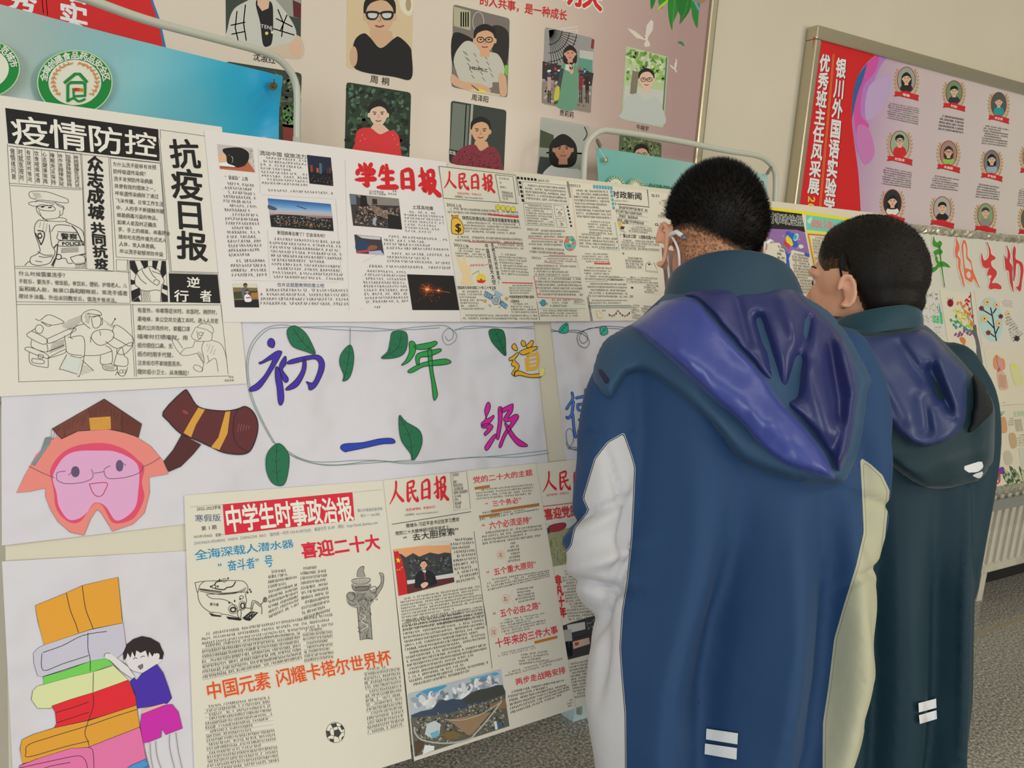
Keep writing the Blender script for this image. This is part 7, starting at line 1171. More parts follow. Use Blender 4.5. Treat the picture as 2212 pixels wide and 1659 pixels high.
def sd_poly(x, y, poly):
    """signed distance (inside positive) of points to a closed polygon"""
    P = np.array(poly, float); n = len(P); d = np.full(x.shape, 1e9); ins = np.zeros(x.shape, bool)
    for i in range(n):
        a, b_ = P[i], P[(i + 1) % n]; e_ = b_ - a; wx_, wy_ = x - a[0], y - a[1]; t = np.clip((wx_ * e_[0] + wy_ * e_[1]) / (e_ @ e_ + 1e-9), 0, 1)
        d = np.minimum(d, np.hypot(wx_ - e_[0] * t, wy_ - e_[1] * t)); c = ((a[1] > y) != (b_[1] > y)) & (x < (b_[0] - a[0]) * (y - a[1]) / (b_[1] - a[1] + 1e-12) + a[0]); ins ^= c
    return np.where(ins, d, -d)
def attr(me, nm, vals): a = me.attributes.new(nm, 'FLOAT', 'POINT'); a.data.foreach_set('value', np.asarray(vals, float))
def cloth(name, base, layers=(), rough=.6, sheen=.25, weave=900, spec=.3, vary=None, coat=0):
    """cloth whose panels come from distance attributes on the mesh: layers = (attribute, colour, from, to)"""
    m = bpy.data.materials.new(name); m.use_nodes = True; nt = m.node_tree; b = nt.nodes['Principled BSDF']; b.inputs['Roughness'].default_value = rough; b.inputs['Specular IOR Level'].default_value = spec; b.inputs['Sheen Weight'].default_value = sheen; b.inputs['Sheen Roughness'].default_value = .4
    c = nt.nodes.new('ShaderNodeRGB'); c.outputs[0].default_value = alb(*base); cur = c.outputs[0]
    tc = nt.nodes.new('ShaderNodeTexCoord')
    for at_, col, lo, hi in layers:
        a = nt.nodes.new('ShaderNodeAttribute'); a.attribute_name = at_
        g1_ = nt.nodes.new('ShaderNodeMath'); g1_.operation = 'GREATER_THAN'; g1_.inputs[1].default_value = lo; nt.links.new(a.outputs['Fac'], g1_.inputs[0])
        g2_ = nt.nodes.new('ShaderNodeMath'); g2_.operation = 'LESS_THAN'; g2_.inputs[1].default_value = hi; nt.links.new(a.outputs['Fac'], g2_.inputs[0])
        mu = nt.nodes.new('ShaderNodeMath'); mu.operation = 'MULTIPLY'; nt.links.new(g1_.outputs[0], mu.inputs[0]); nt.links.new(g2_.outputs[0], mu.inputs[1])
        mx = nt.nodes.new('ShaderNodeMix'); mx.data_type = 'RGBA'; nt.links.new(mu.outputs[0], mx.inputs[0]); nt.links.new(cur, mx.inputs[6]); mx.inputs[7].default_value = alb(*col); cur = mx.outputs[2]
    nt.links.new(cur, b.inputs['Base Color'])
    n = nt.nodes.new('ShaderNodeTexNoise'); n.inputs['Scale'].default_value = weave; nt.links.new(tc.outputs['Object'], n.inputs['Vector'])
    n2 = nt.nodes.new('ShaderNodeTexNoise'); n2.inputs['Scale'].default_value = 26; n2.inputs['Detail'].default_value = 3; nt.links.new(tc.outputs['Object'], n2.inputs['Vector'])
    q2 = nt.nodes.new('ShaderNodeBump'); q2.inputs['Strength'].default_value = .25; q2.inputs['Distance'].default_value = .006; nt.links.new(n2.outputs['Fac'], q2.inputs['Height'])
    q = nt.nodes.new('ShaderNodeBump'); q.inputs['Strength'].default_value = .12; q.inputs['Distance'].default_value = .0006; nt.links.new(n.outputs['Fac'], q.inputs['Height']); nt.links.new(q2.outputs['Normal'], q.inputs['Normal']); nt.links.new(q.outputs['Normal'], b.inputs['Normal'])
    MATS[name] = m; return m
skin_m = mat('skin', (214, 158, 128), .5, spec=.4, noise=(14, (222, 168, 140), .4, .65), bump=(300, .08, .0006)); skin_m.node_tree.nodes['Principled BSDF'].inputs['Subsurface Weight'].default_value = .12; skin_m.node_tree.nodes['Principled BSDF'].inputs['Subsurface Radius'].default_value = (.012, .005, .003)
def hair_mat():
    m = bpy.data.materials.new('short_black_hair'); m.use_nodes = True; nt = m.node_tree; b = nt.nodes['Principled BSDF']; b.inputs['Roughness'].default_value = .55; b.inputs['Specular IOR Level'].default_value = .25
    a = nt.nodes.new('ShaderNodeAttribute'); a.attribute_name = 'fade'; tc = nt.nodes.new('ShaderNodeTexCoord'); n = nt.nodes.new('ShaderNodeTexNoise'); n.inputs['Scale'].default_value = 260; n.inputs['Detail'].default_value = 4; nt.links.new(tc.outputs['Object'], n.inputs['Vector'])
    mp = nt.nodes.new('ShaderNodeMath'); mp.operation = 'MULTIPLY_ADD'; mp.inputs[1].default_value = .9; nt.links.new(n.outputs['Fac'], mp.inputs[0]); nt.links.new(a.outputs['Fac'], mp.inputs[2])
    r = nt.nodes.new('ShaderNodeValToRGB'); e = r.color_ramp.elements; e[0].position = .42; e[0].color = alb(186, 132, 100); e[1].position = 1.0; e[1].color = alb(22, 17, 14); x = e.new(.66); x.color = alb(92, 64, 46); nt.links.new(mp.outputs[0], r.inputs['Fac']); nt.links.new(r.outputs['Color'], b.inputs['Base Color']); MATS[m.name] = m; return m
hair_m = hair_mat(); strand_m = mat('hair_strand_black', (20, 16, 14), .5, spec=.3)
def basis(face_deg, pitch_deg, roll=0):
    """head axes: columns right, forward, up; face_deg is the turn to the left from straight away from the viewer"""
    a = math.radians(face_deg); f = CFH * math.cos(a) - CR * math.sin(a); p = math.radians(pitch_deg); r = np.cross(f, UPV)
    f2 = f * math.cos(p) - UPV * math.sin(p); u2 = UPV * math.cos(p) + f * math.sin(p); ro = math.radians(roll); return r * math.cos(ro) + u2 * math.sin(ro), f2, u2 * math.cos(ro) - r * math.sin(ro)
def boy(cfg):
    t = empty('person', tuple(at(*cfg['feet']) * np.array([1, 1, 0]))); tag(t, cfg['label'], 'person')
    hc = at(*cfg['head']); r_, f_, u_ = basis(cfg['turn'], cfg['pitch'], cfg.get('roll', 0)); k = cfg.get('hs', 1.0)
    HL = lambda x, y, z: hc + (r_ * x + f_ * y + u_ * z) * k
    RT = np.array([r_, f_, u_])
    # ---------------- body: one continuous surface
    bm = bmesh.new()
    sph(bm, HL(0, -.004, .012), np.array((.071, .091, .083)) * k, RT); sph(bm, HL(0, .018, -.045), np.array((.060, .068, .062)) * k, RT); sph(bm, HL(0, .044, -.082), np.array((.034, .036, .030)) * k, RT)
    sph(bm, HL(0, .062, -.02), np.array((.046, .028, .050)) * k, RT); sph(bm, HL(0, -.04, -.04), np.array((.056, .046, .055)) * k, RT)
    chain(bm, [HL(0, .084, .006), HL(0, .096, -.018), HL(0, .100, -.030)], [.007 * k, .010 * k, .011 * k], 12)         # nose
    for s_ in (-1, 1):
        chain(bm, [HL(s_ * .012, .088, -.034), HL(s_ * .018, .083, -.034)], [.006, .005], 10)
        chain(bm, [HL(s_ * .014, .083, .022), HL(s_ * .034, .078, .024), HL(s_ * .050, .064, .018)], [.007, .008, .007], 10)  # brow ridge
        E = []                                                     # ear rim, lobe and bowl
        es = cfg.get('ear', 1.0)
        for a in range(-120, 171, 29): q = math.radians(a); E.append(HL(s_ * (.078 + (.005 + es * .006) * (.5 - .5 * math.cos(q))), -.008 - .0135 * es * math.cos(q), -.022 + .031 * es * math.sin(q)))
        chain(bm, E, [.0044 * k] * len(E), 10, sub=3); sph(bm, HL(s_ * .076, -.006, -.020), np.array((.004, .011 * es, .025 * es)) * k, RT, 16); sph(bm, HL(s_ * .075, .002, -.022 - .028 * es), np.array((.006, .008 * es, .009 * es)) * k, RT, 14)
    chain(bm, [HL(-.016, .083, -.060), HL(0, .088, -.059), HL(.016, .083, -.060)], [.005, .0065, .005], 10); chain(bm, [HL(-.013, .082, -.068), HL(0, .086, -.069), HL(.013, .082, -.068)], [.0055, .007, .0055], 10)
    nb = cfg['torso'](.0); 
    chain(bm, [HL(0, -.018, -.045), HL(0, -.022, -.085), nb['neck'] + UPV * .03, nb['neck'] - UPV * .05], [.048, .047, .048, .05])
    sc, hc_ = nb['chest'], nb['hips']
    br_, bf_ = nb['r'], nb['f']
    for s_ in (-1, 0, 1): o2 = br_ * s_ * .05 + bf_ * .03; chain(bm, [nb['neck'] - UPV * .05 + o2 * .4, sc + o2 + UPV * .05, (sc + hc_) / 2 + o2, hc_ + o2], [.05, .062, .052, .045])
    for s_ in (-1, 1):
        S = nb['larm'] if s_ < 0 else nb['rarm']
        chain(bm, [sc + br_ * s_ * .08 + UPV * .06] + [p for p, _ in S], [.05] + [max(.022, rr_ * .62) for _, rr_ in S])
        H_ = S[-1][0]; hd = nrm(S[-1][0] - S[-2][0]); up_ = np.cross(hd, br_); side = np.cross(hd, up_)
        sph(bm, H_ + hd * .035, (.030, .030, .018), None, 14)
        for q in range(4): b0 = H_ + hd * .055 + side * (q - 1.5) * .017; L_ = (.052, .062, .058, .044)[q]; chain(bm, [b0 - hd * .02, b0 + hd * L_ * .5, b0 + hd * L_ * .9 - UPV * .012], [.0085, .008, .0065], 10)
        b0 = H_ + hd * .02 + side * s_ * .024; chain(bm, [b0, b0 + side * s_ * .016 + hd * .02, b0 + side * s_ * .022 + hd * .045], [.010, .0095, .008], 10)
        hp = hc_ + br_ * s_ * .065 + bf_ * .05; ft = nb['feet'] + br_ * s_ * .095
        chain(bm, [hp, (hp + ft) / 2 + np.array([0, 0, .02]) + bf_ * .02, ft + UPV * .09 * 1.0], [.058, .048, .040]); chain(bm, [ft + UPV * .06 - bf_ * .03, ft + UPV * .04 + bf_ * .12], [.038, .03])
    me = remesh(bm, .004, 4, 'body'); me.materials.append(skin_m); body = link('body', me, t)
    # ---------------- eyes, brows, set on the face's own surface
    bv = BVHTree.FromPolygons([Vector(v) for v in co_of(me)], [tuple(p.vertices) for p in me.polygons])
    def sf(x, z, o=0):
        h = bv.ray_cast(Vector(HL(x, .2, z)), Vector(-f_)); return (np.array(h[0]) if h[0] else HL(x, .08, z)) + f_ * o
    for s_ in (-1, 1):
        bm = bmesh.new(); sph(bm, sf(s_ * .031, .004, -.0122 * k), np.array((.0108,) * 3) * k, RT, 20); e_ = from_bm('eye', bm, mat('eye_white', (226, 222, 214), .25), t, True)
        bm = bmesh.new(); sph(bm, sf(s_ * .031, .003, -.0014), np.array((.0055, .0025, .0055)) * k, RT, 14); from_bm('iris', bm, mat('eye_iris', (36, 24, 20), .2), e_, True)
        tube('eyebrow', [sf(s_ * .014, .027), sf(s_ * .032, .032), sf(s_ * .048, .027)], [.0025, .003, .0015], strand_m, t, 8)
    # ---------------- hair
    nu, nv = 120, 80; V = []; fade = []; keep = []; O_ = HL(0, -.006, -.005)
    for j in range(nv + 1):
        for i in range(nu):
            th, ph = i * 2 * math.pi / nu, -1.25 + (math.pi / 2 + 1.25) * j / nv; d = r_ * math.sin(th) * math.cos(ph) + f_ * math.cos(th) * math.cos(ph) + u_ * math.sin(ph)
            h = bv.ray_cast(Vector(O_), Vector(d)); P = np.array(h[0]) if h[0] else O_ + d * .08; q = RT @ (P - hc) / k
            if abs(q[0]) > .0725 and q[2] < .016: q_r = .0725
            c_ = q[1] / max(.02, math.hypot(q[0], q[1]))             # 1 at the face, -1 at the nape
            line_ = cfg['hairline'](c_, q); m_ = q[2] - line_
            th_ = cfg['thick'](c_, q, m_); nz_ = mnoise.noise(Vector(P * 40)) * .0010
            if abs(q[0]) > .070 and q[2] < .018 and -.035 < q[1] < .02: th_ = -.02
            lim = np.linalg.norm(P - O_); lim = min(lim, .098 * k)
            V.append(O_ + d * (lim + (th_ + (nz_ if th_ > .003 else 0)) * k)); fade.append(cfg['fade'](c_, q, m_)); keep.append(th_ > -.004)
    F = [(j * nu + i, j * nu + (i + 1) % nu, (j + 1) * nu + (i + 1) % nu, (j + 1) * nu + i) for j in range(nv) for i in range(nu) if keep[j * nu + i] and keep[j * nu + (i + 1) % nu] and keep[(j + 1) * nu + i]]
    hair = mesh('hair', V, F, hair_m, t, True); me2 = hair.data; attr(me2, 'fade', fade)
    rnd = random.Random(5); SV, SF = [], []; fa = np.array(fade); VV = np.array(V)
    for k_ in range(cfg['strands']):
        f4 = F[rnd.randrange(len(F))]; 
        if fa[f4[0]] < .45: continue
        w = rnd.random(); P = VV[f4[0]] * (1 - w) + VV[f4[2]] * w; n = nrm(P - O_); up_ = cfg['spike'](RT @ n); L_ = rnd.uniform(.4, 1) * up_; dd = nrm(n * 1.0 + u_ * .35 + np.array([rnd.uniform(-.28, .28) for _ in range(3)])); sd = nrm(np.cross(dd, [rnd.uniform(-1, 1) for _ in range(3)])) * .00055; b = len(SV); SV += [P - n * .003 - sd, P - n * .003 + sd, P + dd * L_]; SF.append((b, b + 1, b + 2))
    o = mesh('hair_strands', SV, SF, strand_m, t); o['kind'] = 'stuff'
    # ---------------- trousers and shoes
    tr = mat('trousers_navy', (34, 38, 50), .7, bump=(20, .4, .006)); bm = bmesh.new()
    for s_ in (-1, 1): hp = hc_ + br_ * s_ * .062 + bf_ * .045; ft = nb['feet'] + br_ * s_ * .095; chain(bm, [hp + UPV * .05, (hp + ft) / 2 + bf_ * .02, ft + UPV * .09], [.074, .070, .064])
    sph(bm, hc_ + bf_ * .055, (.115, .065, .11)); m3 = remesh(bm, .010, 4, 'trousers'); m3.materials.append(tr); link('trousers', m3, t)
    for s_ in (-1, 1):
        ft = nb['feet'] + br_ * s_ * .095; bm = bmesh.new(); chain(bm, [ft + UPV * .052 - bf_ * .045, ft + UPV * .05 + bf_ * .02, ft + UPV * .036 + bf_ * .14], [.047, .045, .033]); m3 = remesh(bm, .008, 3, 'shoe'); c3_ = co_of(m3); c3_[:, 2] = np.maximum(c3_[:, 2], .004); set_co(m3, c3_); m3.materials.append(mat('shoe_white', (206, 206, 202), .5)); sh_ = link('shoe', m3, t)
        bm = bmesh.new(); chain(bm, [ft + UPV * .012 - bf_ * .05, ft + UPV * .012 + bf_ * .145], [.048, .036]); m3 = remesh(bm, .008, 1, 'sole'); c3_ = co_of(m3); c3_[:, 2] = np.clip(c3_[:, 2], .001, .02); set_co(m3, c3_); m3.materials.append(mat('shoe_sole', (60, 60, 62), .7)); link('sole', m3, sh_)
    return dict(t=t, HL=HL, body=body, bv=bv, nb=nb, RT=RT, hc=hc, r=r_, f=f_, u=u_, O=O_)
def coat_mesh(L, R, T, ratio, rows, arms, folds, neck_open=True, vox=.0055, seg=96):
    """coat body lofted through silhouette rows, sleeves added, fused into one cloth surface"""
    bm = bmesh.new(); rings = []
    for y in rows:
        t = pick(T, y); a_, b_ = at(pick(L, y), y, t), at(pick(R, y), y, t); c = (a_ + b_) / 2; A = np.linalg.norm(b_ - a_) / 2; r = nrm((b_ - a_) * np.array([1, 1, 0])); f = np.cross(UPV, r); f = f if f @ CFH > 0 else -f
        B = max(.05, A * pick(ratio, y)); ring = []
        for k in range(seg):
            th = 2 * math.pi * k / seg; cx_, sx_ = math.cos(th), math.sin(th); e_ = .82; X = A * math.copysign(abs(cx_) ** e_, cx_); Y = B * math.copysign(abs(sx_) ** e_, sx_)
            if sx_ < 0: Y -= folds(X / A * .5 + .5, y) * abs(sx_) ** .5
            P = c + r * X + f * Y; ring.append(bm.verts.new(P))
        rings.append(ring)
    for i in range(len(rings) - 1):
        for k in range(seg): bm.faces.new((rings[i][k], rings[i][(k + 1) % seg], rings[i + 1][(k + 1) % seg], rings[i + 1][k]))
    bm.faces.new(rings[0][::-1]); bm.faces.new(rings[-1])
    for arm in arms: chain(bm, [p for p, _ in arm], [r for _, r in arm], 24)
    return remesh(bm, vox, 5, 'coat')
def wrinkle(me, fn):
    c, n = co_of(me), no_of(me); P = px_of(c); d = fn(c, P); set_co(me, c + n * d[:, None]); return me
def toward(me, bvh_pts=None): c, n = co_of(me), no_of(me); v = EYE - c; v /= np.linalg.norm(v, axis=1)[:, None]; return (n * v).sum(1)
def fbm(c, s, seed=0): return np.array([mnoise.noise(Vector((p[0] * s[0] + seed, p[1] * s[1], p[2] * s[2]))) for p in c])
def armpts(L): return [(at(x, y, t), r) for x, y, t, r in L]
# ---------------------------------------------------------------- nearer boy
L1 = [(610, 1462), (640, 1440), (680, 1400), (720, 1362), (760, 1342), (850, 1338), (950, 1352), (1100, 1356), (1200, 1340), (1300, 1306), (1400, 1276), (1540, 1264), (1600, 1272), (1659, 1282), (1850, 1300)]
R1 = [(610, 1712), (640, 1744), (680, 1782), (740, 1828), (800, 1850), (900, 1856), (1000, 1862), (1100, 1866), (1200, 1874), (1280, 1880), (1400, 1876), (1540, 1850), (1600, 1830), (1659, 1812), (1850, 1796)]
TT1 = [(600, 1.135), (750, 1.12), (1000, 1.085), (1300, 1.045), (1659, 1.0), (1850, .985)]
AL1 = armpts([(1384, 775, 1.12, .050), (1342, 860, 1.10, .054), (1318, 1000, 1.075, .050), (1303, 1110, 1.06, .045), (1292, 1200, 1.05, .042), (1302, 1262, 1.06, .041), (1330, 1275, 1.13, .038), (1372, 1262, 1.17, .034)])
AR1 = armpts([(1808, 775, 1.11, .050), (1838, 870, 1.09, .054), (1852, 1000, 1.075, .048), (1852, 1100, 1.065, .046), (1842, 1190, 1.055, .040), (1832, 1240, 1.06, .036), (1810, 1275, 1.13, .036), (1770, 1262, 1.17, .034)])
def torso1(_):
    ch, hp, nk = at(1595, 860, 1.10), at(1570, 1620, 1.005), at(1585, 640, 1.15); ft = hp * np.array([1, 1, 0]) + CFH * .02; n = np.array([0, 1., 0]); return dict(neck=nk, chest=ch, hips=hp, feet=ft, r=CR, f=CFH, larm=AL1, rarm=AR1)
def hl1(c, q): return -.078 - .004 * math.sin(9 * q[0] * 10) if c < -.45 else (-.078 + (c + .45) / .55 * .105 if c < .1 else (.020 if c < .55 else .020 + (c - .55) / .45 * .036))
def z01(q): return -.014 - .022 * max(-1, min(1, q[0] / .05))
def th1(c, q, m): return -.006 if m < 0 else (min(.013, .0012 + max(0, q[2] - z01(q) + .006) * .26) if c < -.2 else min(.012, m * .5 - .001)) + (.006 * max(0, (q[2] - .05) / .05))
def fd1(c, q, m): return max(.04, min(1.1, (q[2] - z01(q) + .014) / .022)) if c < .15 else (1.0 if m > .01 else .4)
B1y = boy(dict(label='nearer boy, seen from behind, with white mask loops and navy hooded coat', feet=(1570, 1620, 1.0), head=(1540, 508, 1.155), turn=-2, pitch=8, hs=.925, ear=1.12, torso=torso1, hairline=hl1, thick=th1, fade=fd1, strands=26000, spike=lambda n: .008 + .007 * max(0, n[2])))
def folds1(u, y):
    g = lambda c, w: math.exp(-((u - c) / w) ** 2); k = min(1, max(0, (y - 950) / 350)) * (1 - .35 * min(1, max(0, (y - 1430) / 200)))
    return k * (.026 * g(.24 - .03 * k, .070) - .058 * g(.42 - .05 * k, .075) + .034 * g(.60, .06) - .054 * g(.76 + .02 * k, .065) + .022 * g(.88, .05)) + .010 * g(.25, .10) * (1 - k)
me = coat_mesh(L1, R1, TT1, [(600, .72), (680, .62), (800, .56), (1000, .55), (1300, .54), (1850, .56)], list(range(612, 1850, 22)), [AL1, AR1], folds1)
def wr1(c, P):
    x, y = P[:, 0], P[:, 1]; n1_ = fbm(c, (7, 7, 2.2)); n2_ = fbm(c, (22, 22, 14), 5); slv = (x < 1375) & (y > 930) & (y < 1340) | (x > 1868)
    d = .005 * n1_ + np.where(slv, .006, .0012) * n2_
    for cx_, cy_, dx, dy, w, a in ((1320, 1200, .9, -.35, 16, .016), (1296, 1268, .95, .2, 12, -.018), (1275, 1108, .93, -.35, 9, -.014), (1262, 1150, .85, -.5, 14, .010), (1330, 1040, .3, .95, 10, -.010), (1345, 1150, -.25, .97, 9, -.016), (1318, 1300, -.4, .9, 9, -.014), (1302, 1420, -.12, .99, 12, -.012), (1900, 1085, .9, .3, 10, -.008), (1880, 1240, .9, -.4, 10, -.008)):
        s_ = (x - cx_) * -dy + (y - cy_) * dx; l_ = (x - cx_) * dx + (y - cy_) * dy; d += a * np.exp(-(s_ / w) ** 2 - (l_ / 75) ** 2)
    return d
wrinkle(me, wr1)
def panels1(me):
    c = co_of(me); P = px_of(c); x, y = P[:, 0], P[:, 1]; tw = toward(me)
    sl = [(1348, 934), (1366, 985), (1373, 1010), (1371, 1060), (1366, 1160), (1356, 1260), (1346, 1320), (1341, 1400), (1345, 1460), (1352, 1540), (1353, 1659), (1350, 1900), (1180, 1900), (1180, 1240), (1232, 1178), (1240, 1140), (1270, 1103), (1258, 1076), (1284, 990), (1312, 954)]
    sr = [(1858, 988), (1880, 1002), (1906, 1026), (1922, 1060), (1918, 1100), (1910, 1180), (1960, 1300), (1960, 1900), (1778, 1900), (1777, 1640), (1778, 1560), (1790, 1480), (1802, 1380), (1822, 1310), (1850, 1220), (1866, 1150), (1862, 1060)]
    a, b_ = sd_poly(x, y, sl), sd_poly(x, y, sr); return a, b_, tw
a, b_, tw = panels1(me); attr(me, 'pl', a / 100); attr(me, 'pr', b_ / 100)
coat1 = cloth('coat_navy', (34, 64, 102), (('pl', (190, 188, 190), 0, 99), ('pl', (34, 36, 44), .012, .030), ('pr', (176, 174, 148), 0, 99), ('pr', (110, 108, 94), .05, .06)), rough=.66, sheen=.04)  # warm light on the right side is painted into that panel's beige
me.materials.append(coat1); C1 = link('coat', me, B1y['t']); C1['label'] = 'navy coat with grey side panels, the right one tinted beige with painted warm light'
def collar(nm, par, L_, B_, Rr, bot, m, th=.006):
    """stand-up collar: side left/back/right pixels with depths for top and bottom edges"""
    def ringp(Lp, Bp, Rp, n=40):
        l, b_, r = at(*Lp), at(*Bp), at(*Rp); c = (l + r) / 2; X = (r - l) / 2; Y = b_ - c; P = []
        for k in range(n + 1): t = math.radians(-35 + 250 * k / n); P.append(c + X * math.cos(t) + Y * math.sin(t) * (1 if math.sin(t) > 0 else .9))
        return P
    T_, Bo = ringp(*L_), ringp(*bot); n = len(T_); mid = [(a * .45 + b_ * .55) * 1.0 for a, b_ in zip(T_, Bo)]; c0 = sum(T_) / n
    prof = []
    for k in range(n):
        o_ = nrm((T_[k] - c0) * np.array([1, 1, 0])); prof.append([Bo[k], mid[k] + o_ * .006, T_[k] + o_ * .003, T_[k] - o_ * .004 + UPV * .001, mid[k] - o_ * th, Bo[k] - o_ * th])
    V = [p for row in prof for p in row]; F = [(k * 6 + j, k * 6 + j + 1, (k + 1) * 6 + j + 1, (k + 1) * 6 + j) for k in range(n - 1) for j in range(5)]
    o = mesh(nm, V, F, m, par, True); sb = o.modifiers.new('s', 'SUBSURF'); sb.levels = 1; sb.render_levels = 2; return o
teal1 = cloth('coat_teal_shell', (36, 62, 80), rough=.55, sheen=.15)
collar('collar', B1y['t'], ((1447, 606, 1.15), (1596, 538, 1.062), (1712, 612, 1.14)), None, None, ((1436, 660, 1.14), (1590, 640, 1.035), (1742, 672, 1.13)), teal1)
def relief(nm, par, outline, bvh, thick, m, step=7, edge=22, lab=None, wr=None, back=.0, dmax=None, attrs=None):
    """a soft padded cloth piece draped on the coat: its front surface follows the coat at a given thickness and closes round its edge"""
    P = np.array(outline, float); x0, y0 = P.min(0) - step; x1, y1 = P.max(0) + step; nx, ny = int((x1 - x0) / step) + 1, int((y1 - y0) / step) + 1
    X, Y = np.meshgrid(x0 + np.arange(nx) * step, y0 + np.arange(ny) * step); sd = sd_poly(X, Y, P); dep = np.full(X.shape, np.nan)
    for j in range(ny):
        for i in range(nx):
            d = ray(X[j, i], Y[j, i]); L_ = np.linalg.norm(d); h = bvh.ray_cast(Vector(EYE), Vector(d / L_))
            if h[0]: dep[j, i] = h[3] / L_
    if dmax: dep = np.where(dep > dmax, np.nan, dep)
    for _ in range(80):                                            # carry the surface on past its edge, then soften it
        if not np.isnan(dep).any(): break
        pad = np.pad(dep, 1, constant_values=np.nan); nb = np.stack([pad[:-2, 1:-1], pad[2:, 1:-1], pad[1:-1, :-2], pad[1:-1, 2:]]); mval = np.nanmean(nb, 0); dep = np.where(np.isnan(dep), mval, dep)
    for _ in range(6): pad = np.pad(dep, 1, mode='edge'); dep = (pad[:-2, 1:-1] + pad[2:, 1:-1] + pad[1:-1, :-2] + pad[1:-1, 2:] + pad[1:-1, 1:-1] * 2) / 6
    # snap border cells to the outline
    inside = sd > -step * .75; XX, YY = X.copy(), Y.copy()
    for j in range(ny):
        for i in range(nx):
            if inside[j, i] and sd[j, i] < step * .55:
                p = np.array([X[j, i], Y[j, i]]); best = None
                for k in range(len(P)):
                    a_, b_ = P[k], P[(k + 1) % len(P)]; e_ = b_ - a_; t = np.clip(((p - a_) @ e_) / (e_ @ e_ + 1e-9), 0, 1); q = a_ + e_ * t; dd = np.hypot(*(q - p))
                    if best is None or dd < best[0]: best = (dd, q)
                XX[j, i], YY[j, i] = best[1]
    rnd = np.clip(np.where(sd < step * .55, 0, sd) / edge, 0, 1); prof = np.sqrt(1 - (1 - rnd) ** 2)
    TH = np.array([[thick(XX[j, i], YY[j, i]) if inside[j, i] else 0 for i in range(nx)] for j in range(ny)])
    idx = -np.ones(X.shape, int); V = []; tag_ = []
    for j in range(ny):
        for i in range(nx):
            if inside[j, i]: idx[j, i] = len(V); V.append(at(XX[j, i], YY[j, i], dep[j, i] - .004 - TH[j, i] * prof[j, i])); tag_.append((XX[j, i], YY[j, i]))
    N0 = len(V); V += [at(x, y, pick([(0, 0), (1, 1)], 0) + 0) for x, y in []]
    bk = [at(tag_[k][0], tag_[k][1], 0 + 1) for k in range(0)]
    F = []
    for j in range(ny - 1):
        for i in range(nx - 1):
            q = [idx[j, i], idx[j + 1, i], idx[j + 1, i + 1], idx[j, i + 1]]
            if min(q) >= 0: F.append(tuple(q))
    B = []
    for j in range(ny):
        for i in range(nx):
            if inside[j, i]: B.append(at(XX[j, i], YY[j, i], dep[j, i] + .006 + back))
    V += B; F2 = [tuple(k + N0 for k in f[::-1]) for f in F]
    from collections import Counter
    ed = Counter()
    for f in F:
        for k in range(4): ed[(f[k], f[(k + 1) % 4])] += 1
    side = [(a_, b_, b_ + N0, a_ + N0) for (a_, b_) in ed if (b_, a_) not in ed]
    o = mesh(nm, V, F + F2 + [s_[::-1] for s_ in side], m, par, True)
    if lab: o['label'] = lab
    if attrs:
        PX = np.array(tag_ + tag_, float)
        for an, pl in attrs: attr(o.data, an, sd_poly(PX[:, 0], PX[:, 1], pl) / 100)
    mo = o.modifiers.new('s', 'SMOOTH'); mo.iterations = 2; mo.factor = .5; sb = o.modifiers.new('u', 'SUBSURF'); sb.levels = 1; sb.render_levels = 1
    return o
bv1 = BVHTree.FromPolygons([Vector(v) for v in co_of(me)], [tuple(p.vertices) for p in me.polygons])
shell = crom([(1300, 742), (1340, 712), (1380, 690), (1420, 656), (1452, 622), (1520, 596), (1600, 582), (1680, 592), (1740, 640), (1790, 672), (1832, 722), (1862, 776), (1884, 820), (1874, 848), (1866, 920), (1852, 985), (1832, 1030), (1814, 1046), (1760, 1044), (1700, 1034), (1632, 1012), (1590, 985), (1545, 925), (1500, 880), (1450, 838), (1400, 806), (1376, 802), (1354, 812), (1332, 846), (1319, 862), (1300, 848), (1279, 812)], 3, True)
teal_h = cloth('hood_teal_shell', (46, 74, 102), (('patch', (34, 34, 58), 0, 99),), rough=.55, sheen=.08)
def seg_d(x, y, a, b_): e_ = (b_[0] - a[0], b_[1] - a[1]); t = max(0, min(1, ((x - a[0]) * e_[0] + (y - a[1]) * e_[1]) / (e_[0] ** 2 + e_[1] ** 2))); return math.hypot(x - a[0] - e_[0] * t, y - a[1] - e_[1] * t), t
relief('hood_shell', B1y['t'], shell, bv1, lambda x, y: .016 + .010 * math.exp(-(seg_d(x, y, (1560, 930), (1800, 1040))[0] / 40) ** 2), teal_h, lab='dark teal outer hood flap', attrs=[('patch', [(1290, 800), (1298, 794), (1319, 822), (1310, 834)])])
lining_m = cloth('hood_lining_blue', (54, 66, 138), rough=.34, sheen=.12, spec=.55, weave=500)
band = crom([(1362, 706), (1372, 694), (1410, 664), (1440, 645), (1499, 640), (1543, 685), (1595, 746), (1647, 800), (1681, 853), (1715, 890), (1750, 928), (1784, 975), (1812, 1036), (1812, 1043), (1760, 1030), (1700, 1012), (1656, 985), (1628, 955), (1595, 915), (1548, 875), (1492, 822), (1440, 774), (1398, 738)], 3, True)
def th_band(x, y):
    d, t = seg_d(x, y, (1400, 690), (1800, 1030)); return .036 + .012 * math.exp(-(d / 32) ** 2) + .007 * mnoise.noise(Vector((x * .010, y * .012, 0))) + .002 * mnoise.noise(Vector((x * .04, y * .02, 3)))
interior = crom([(1452, 640), (1520, 612), (1600, 598), (1690, 604), (1740, 646), (1786, 684), (1822, 726), (1844, 772), (1856, 830), (1850, 905), (1840, 965), (1822, 1014), (1810, 1030), (1780, 975), (1740, 920), (1700, 880), (1660, 830), (1600, 760), (1540, 690), (1498, 648)], 3, True)
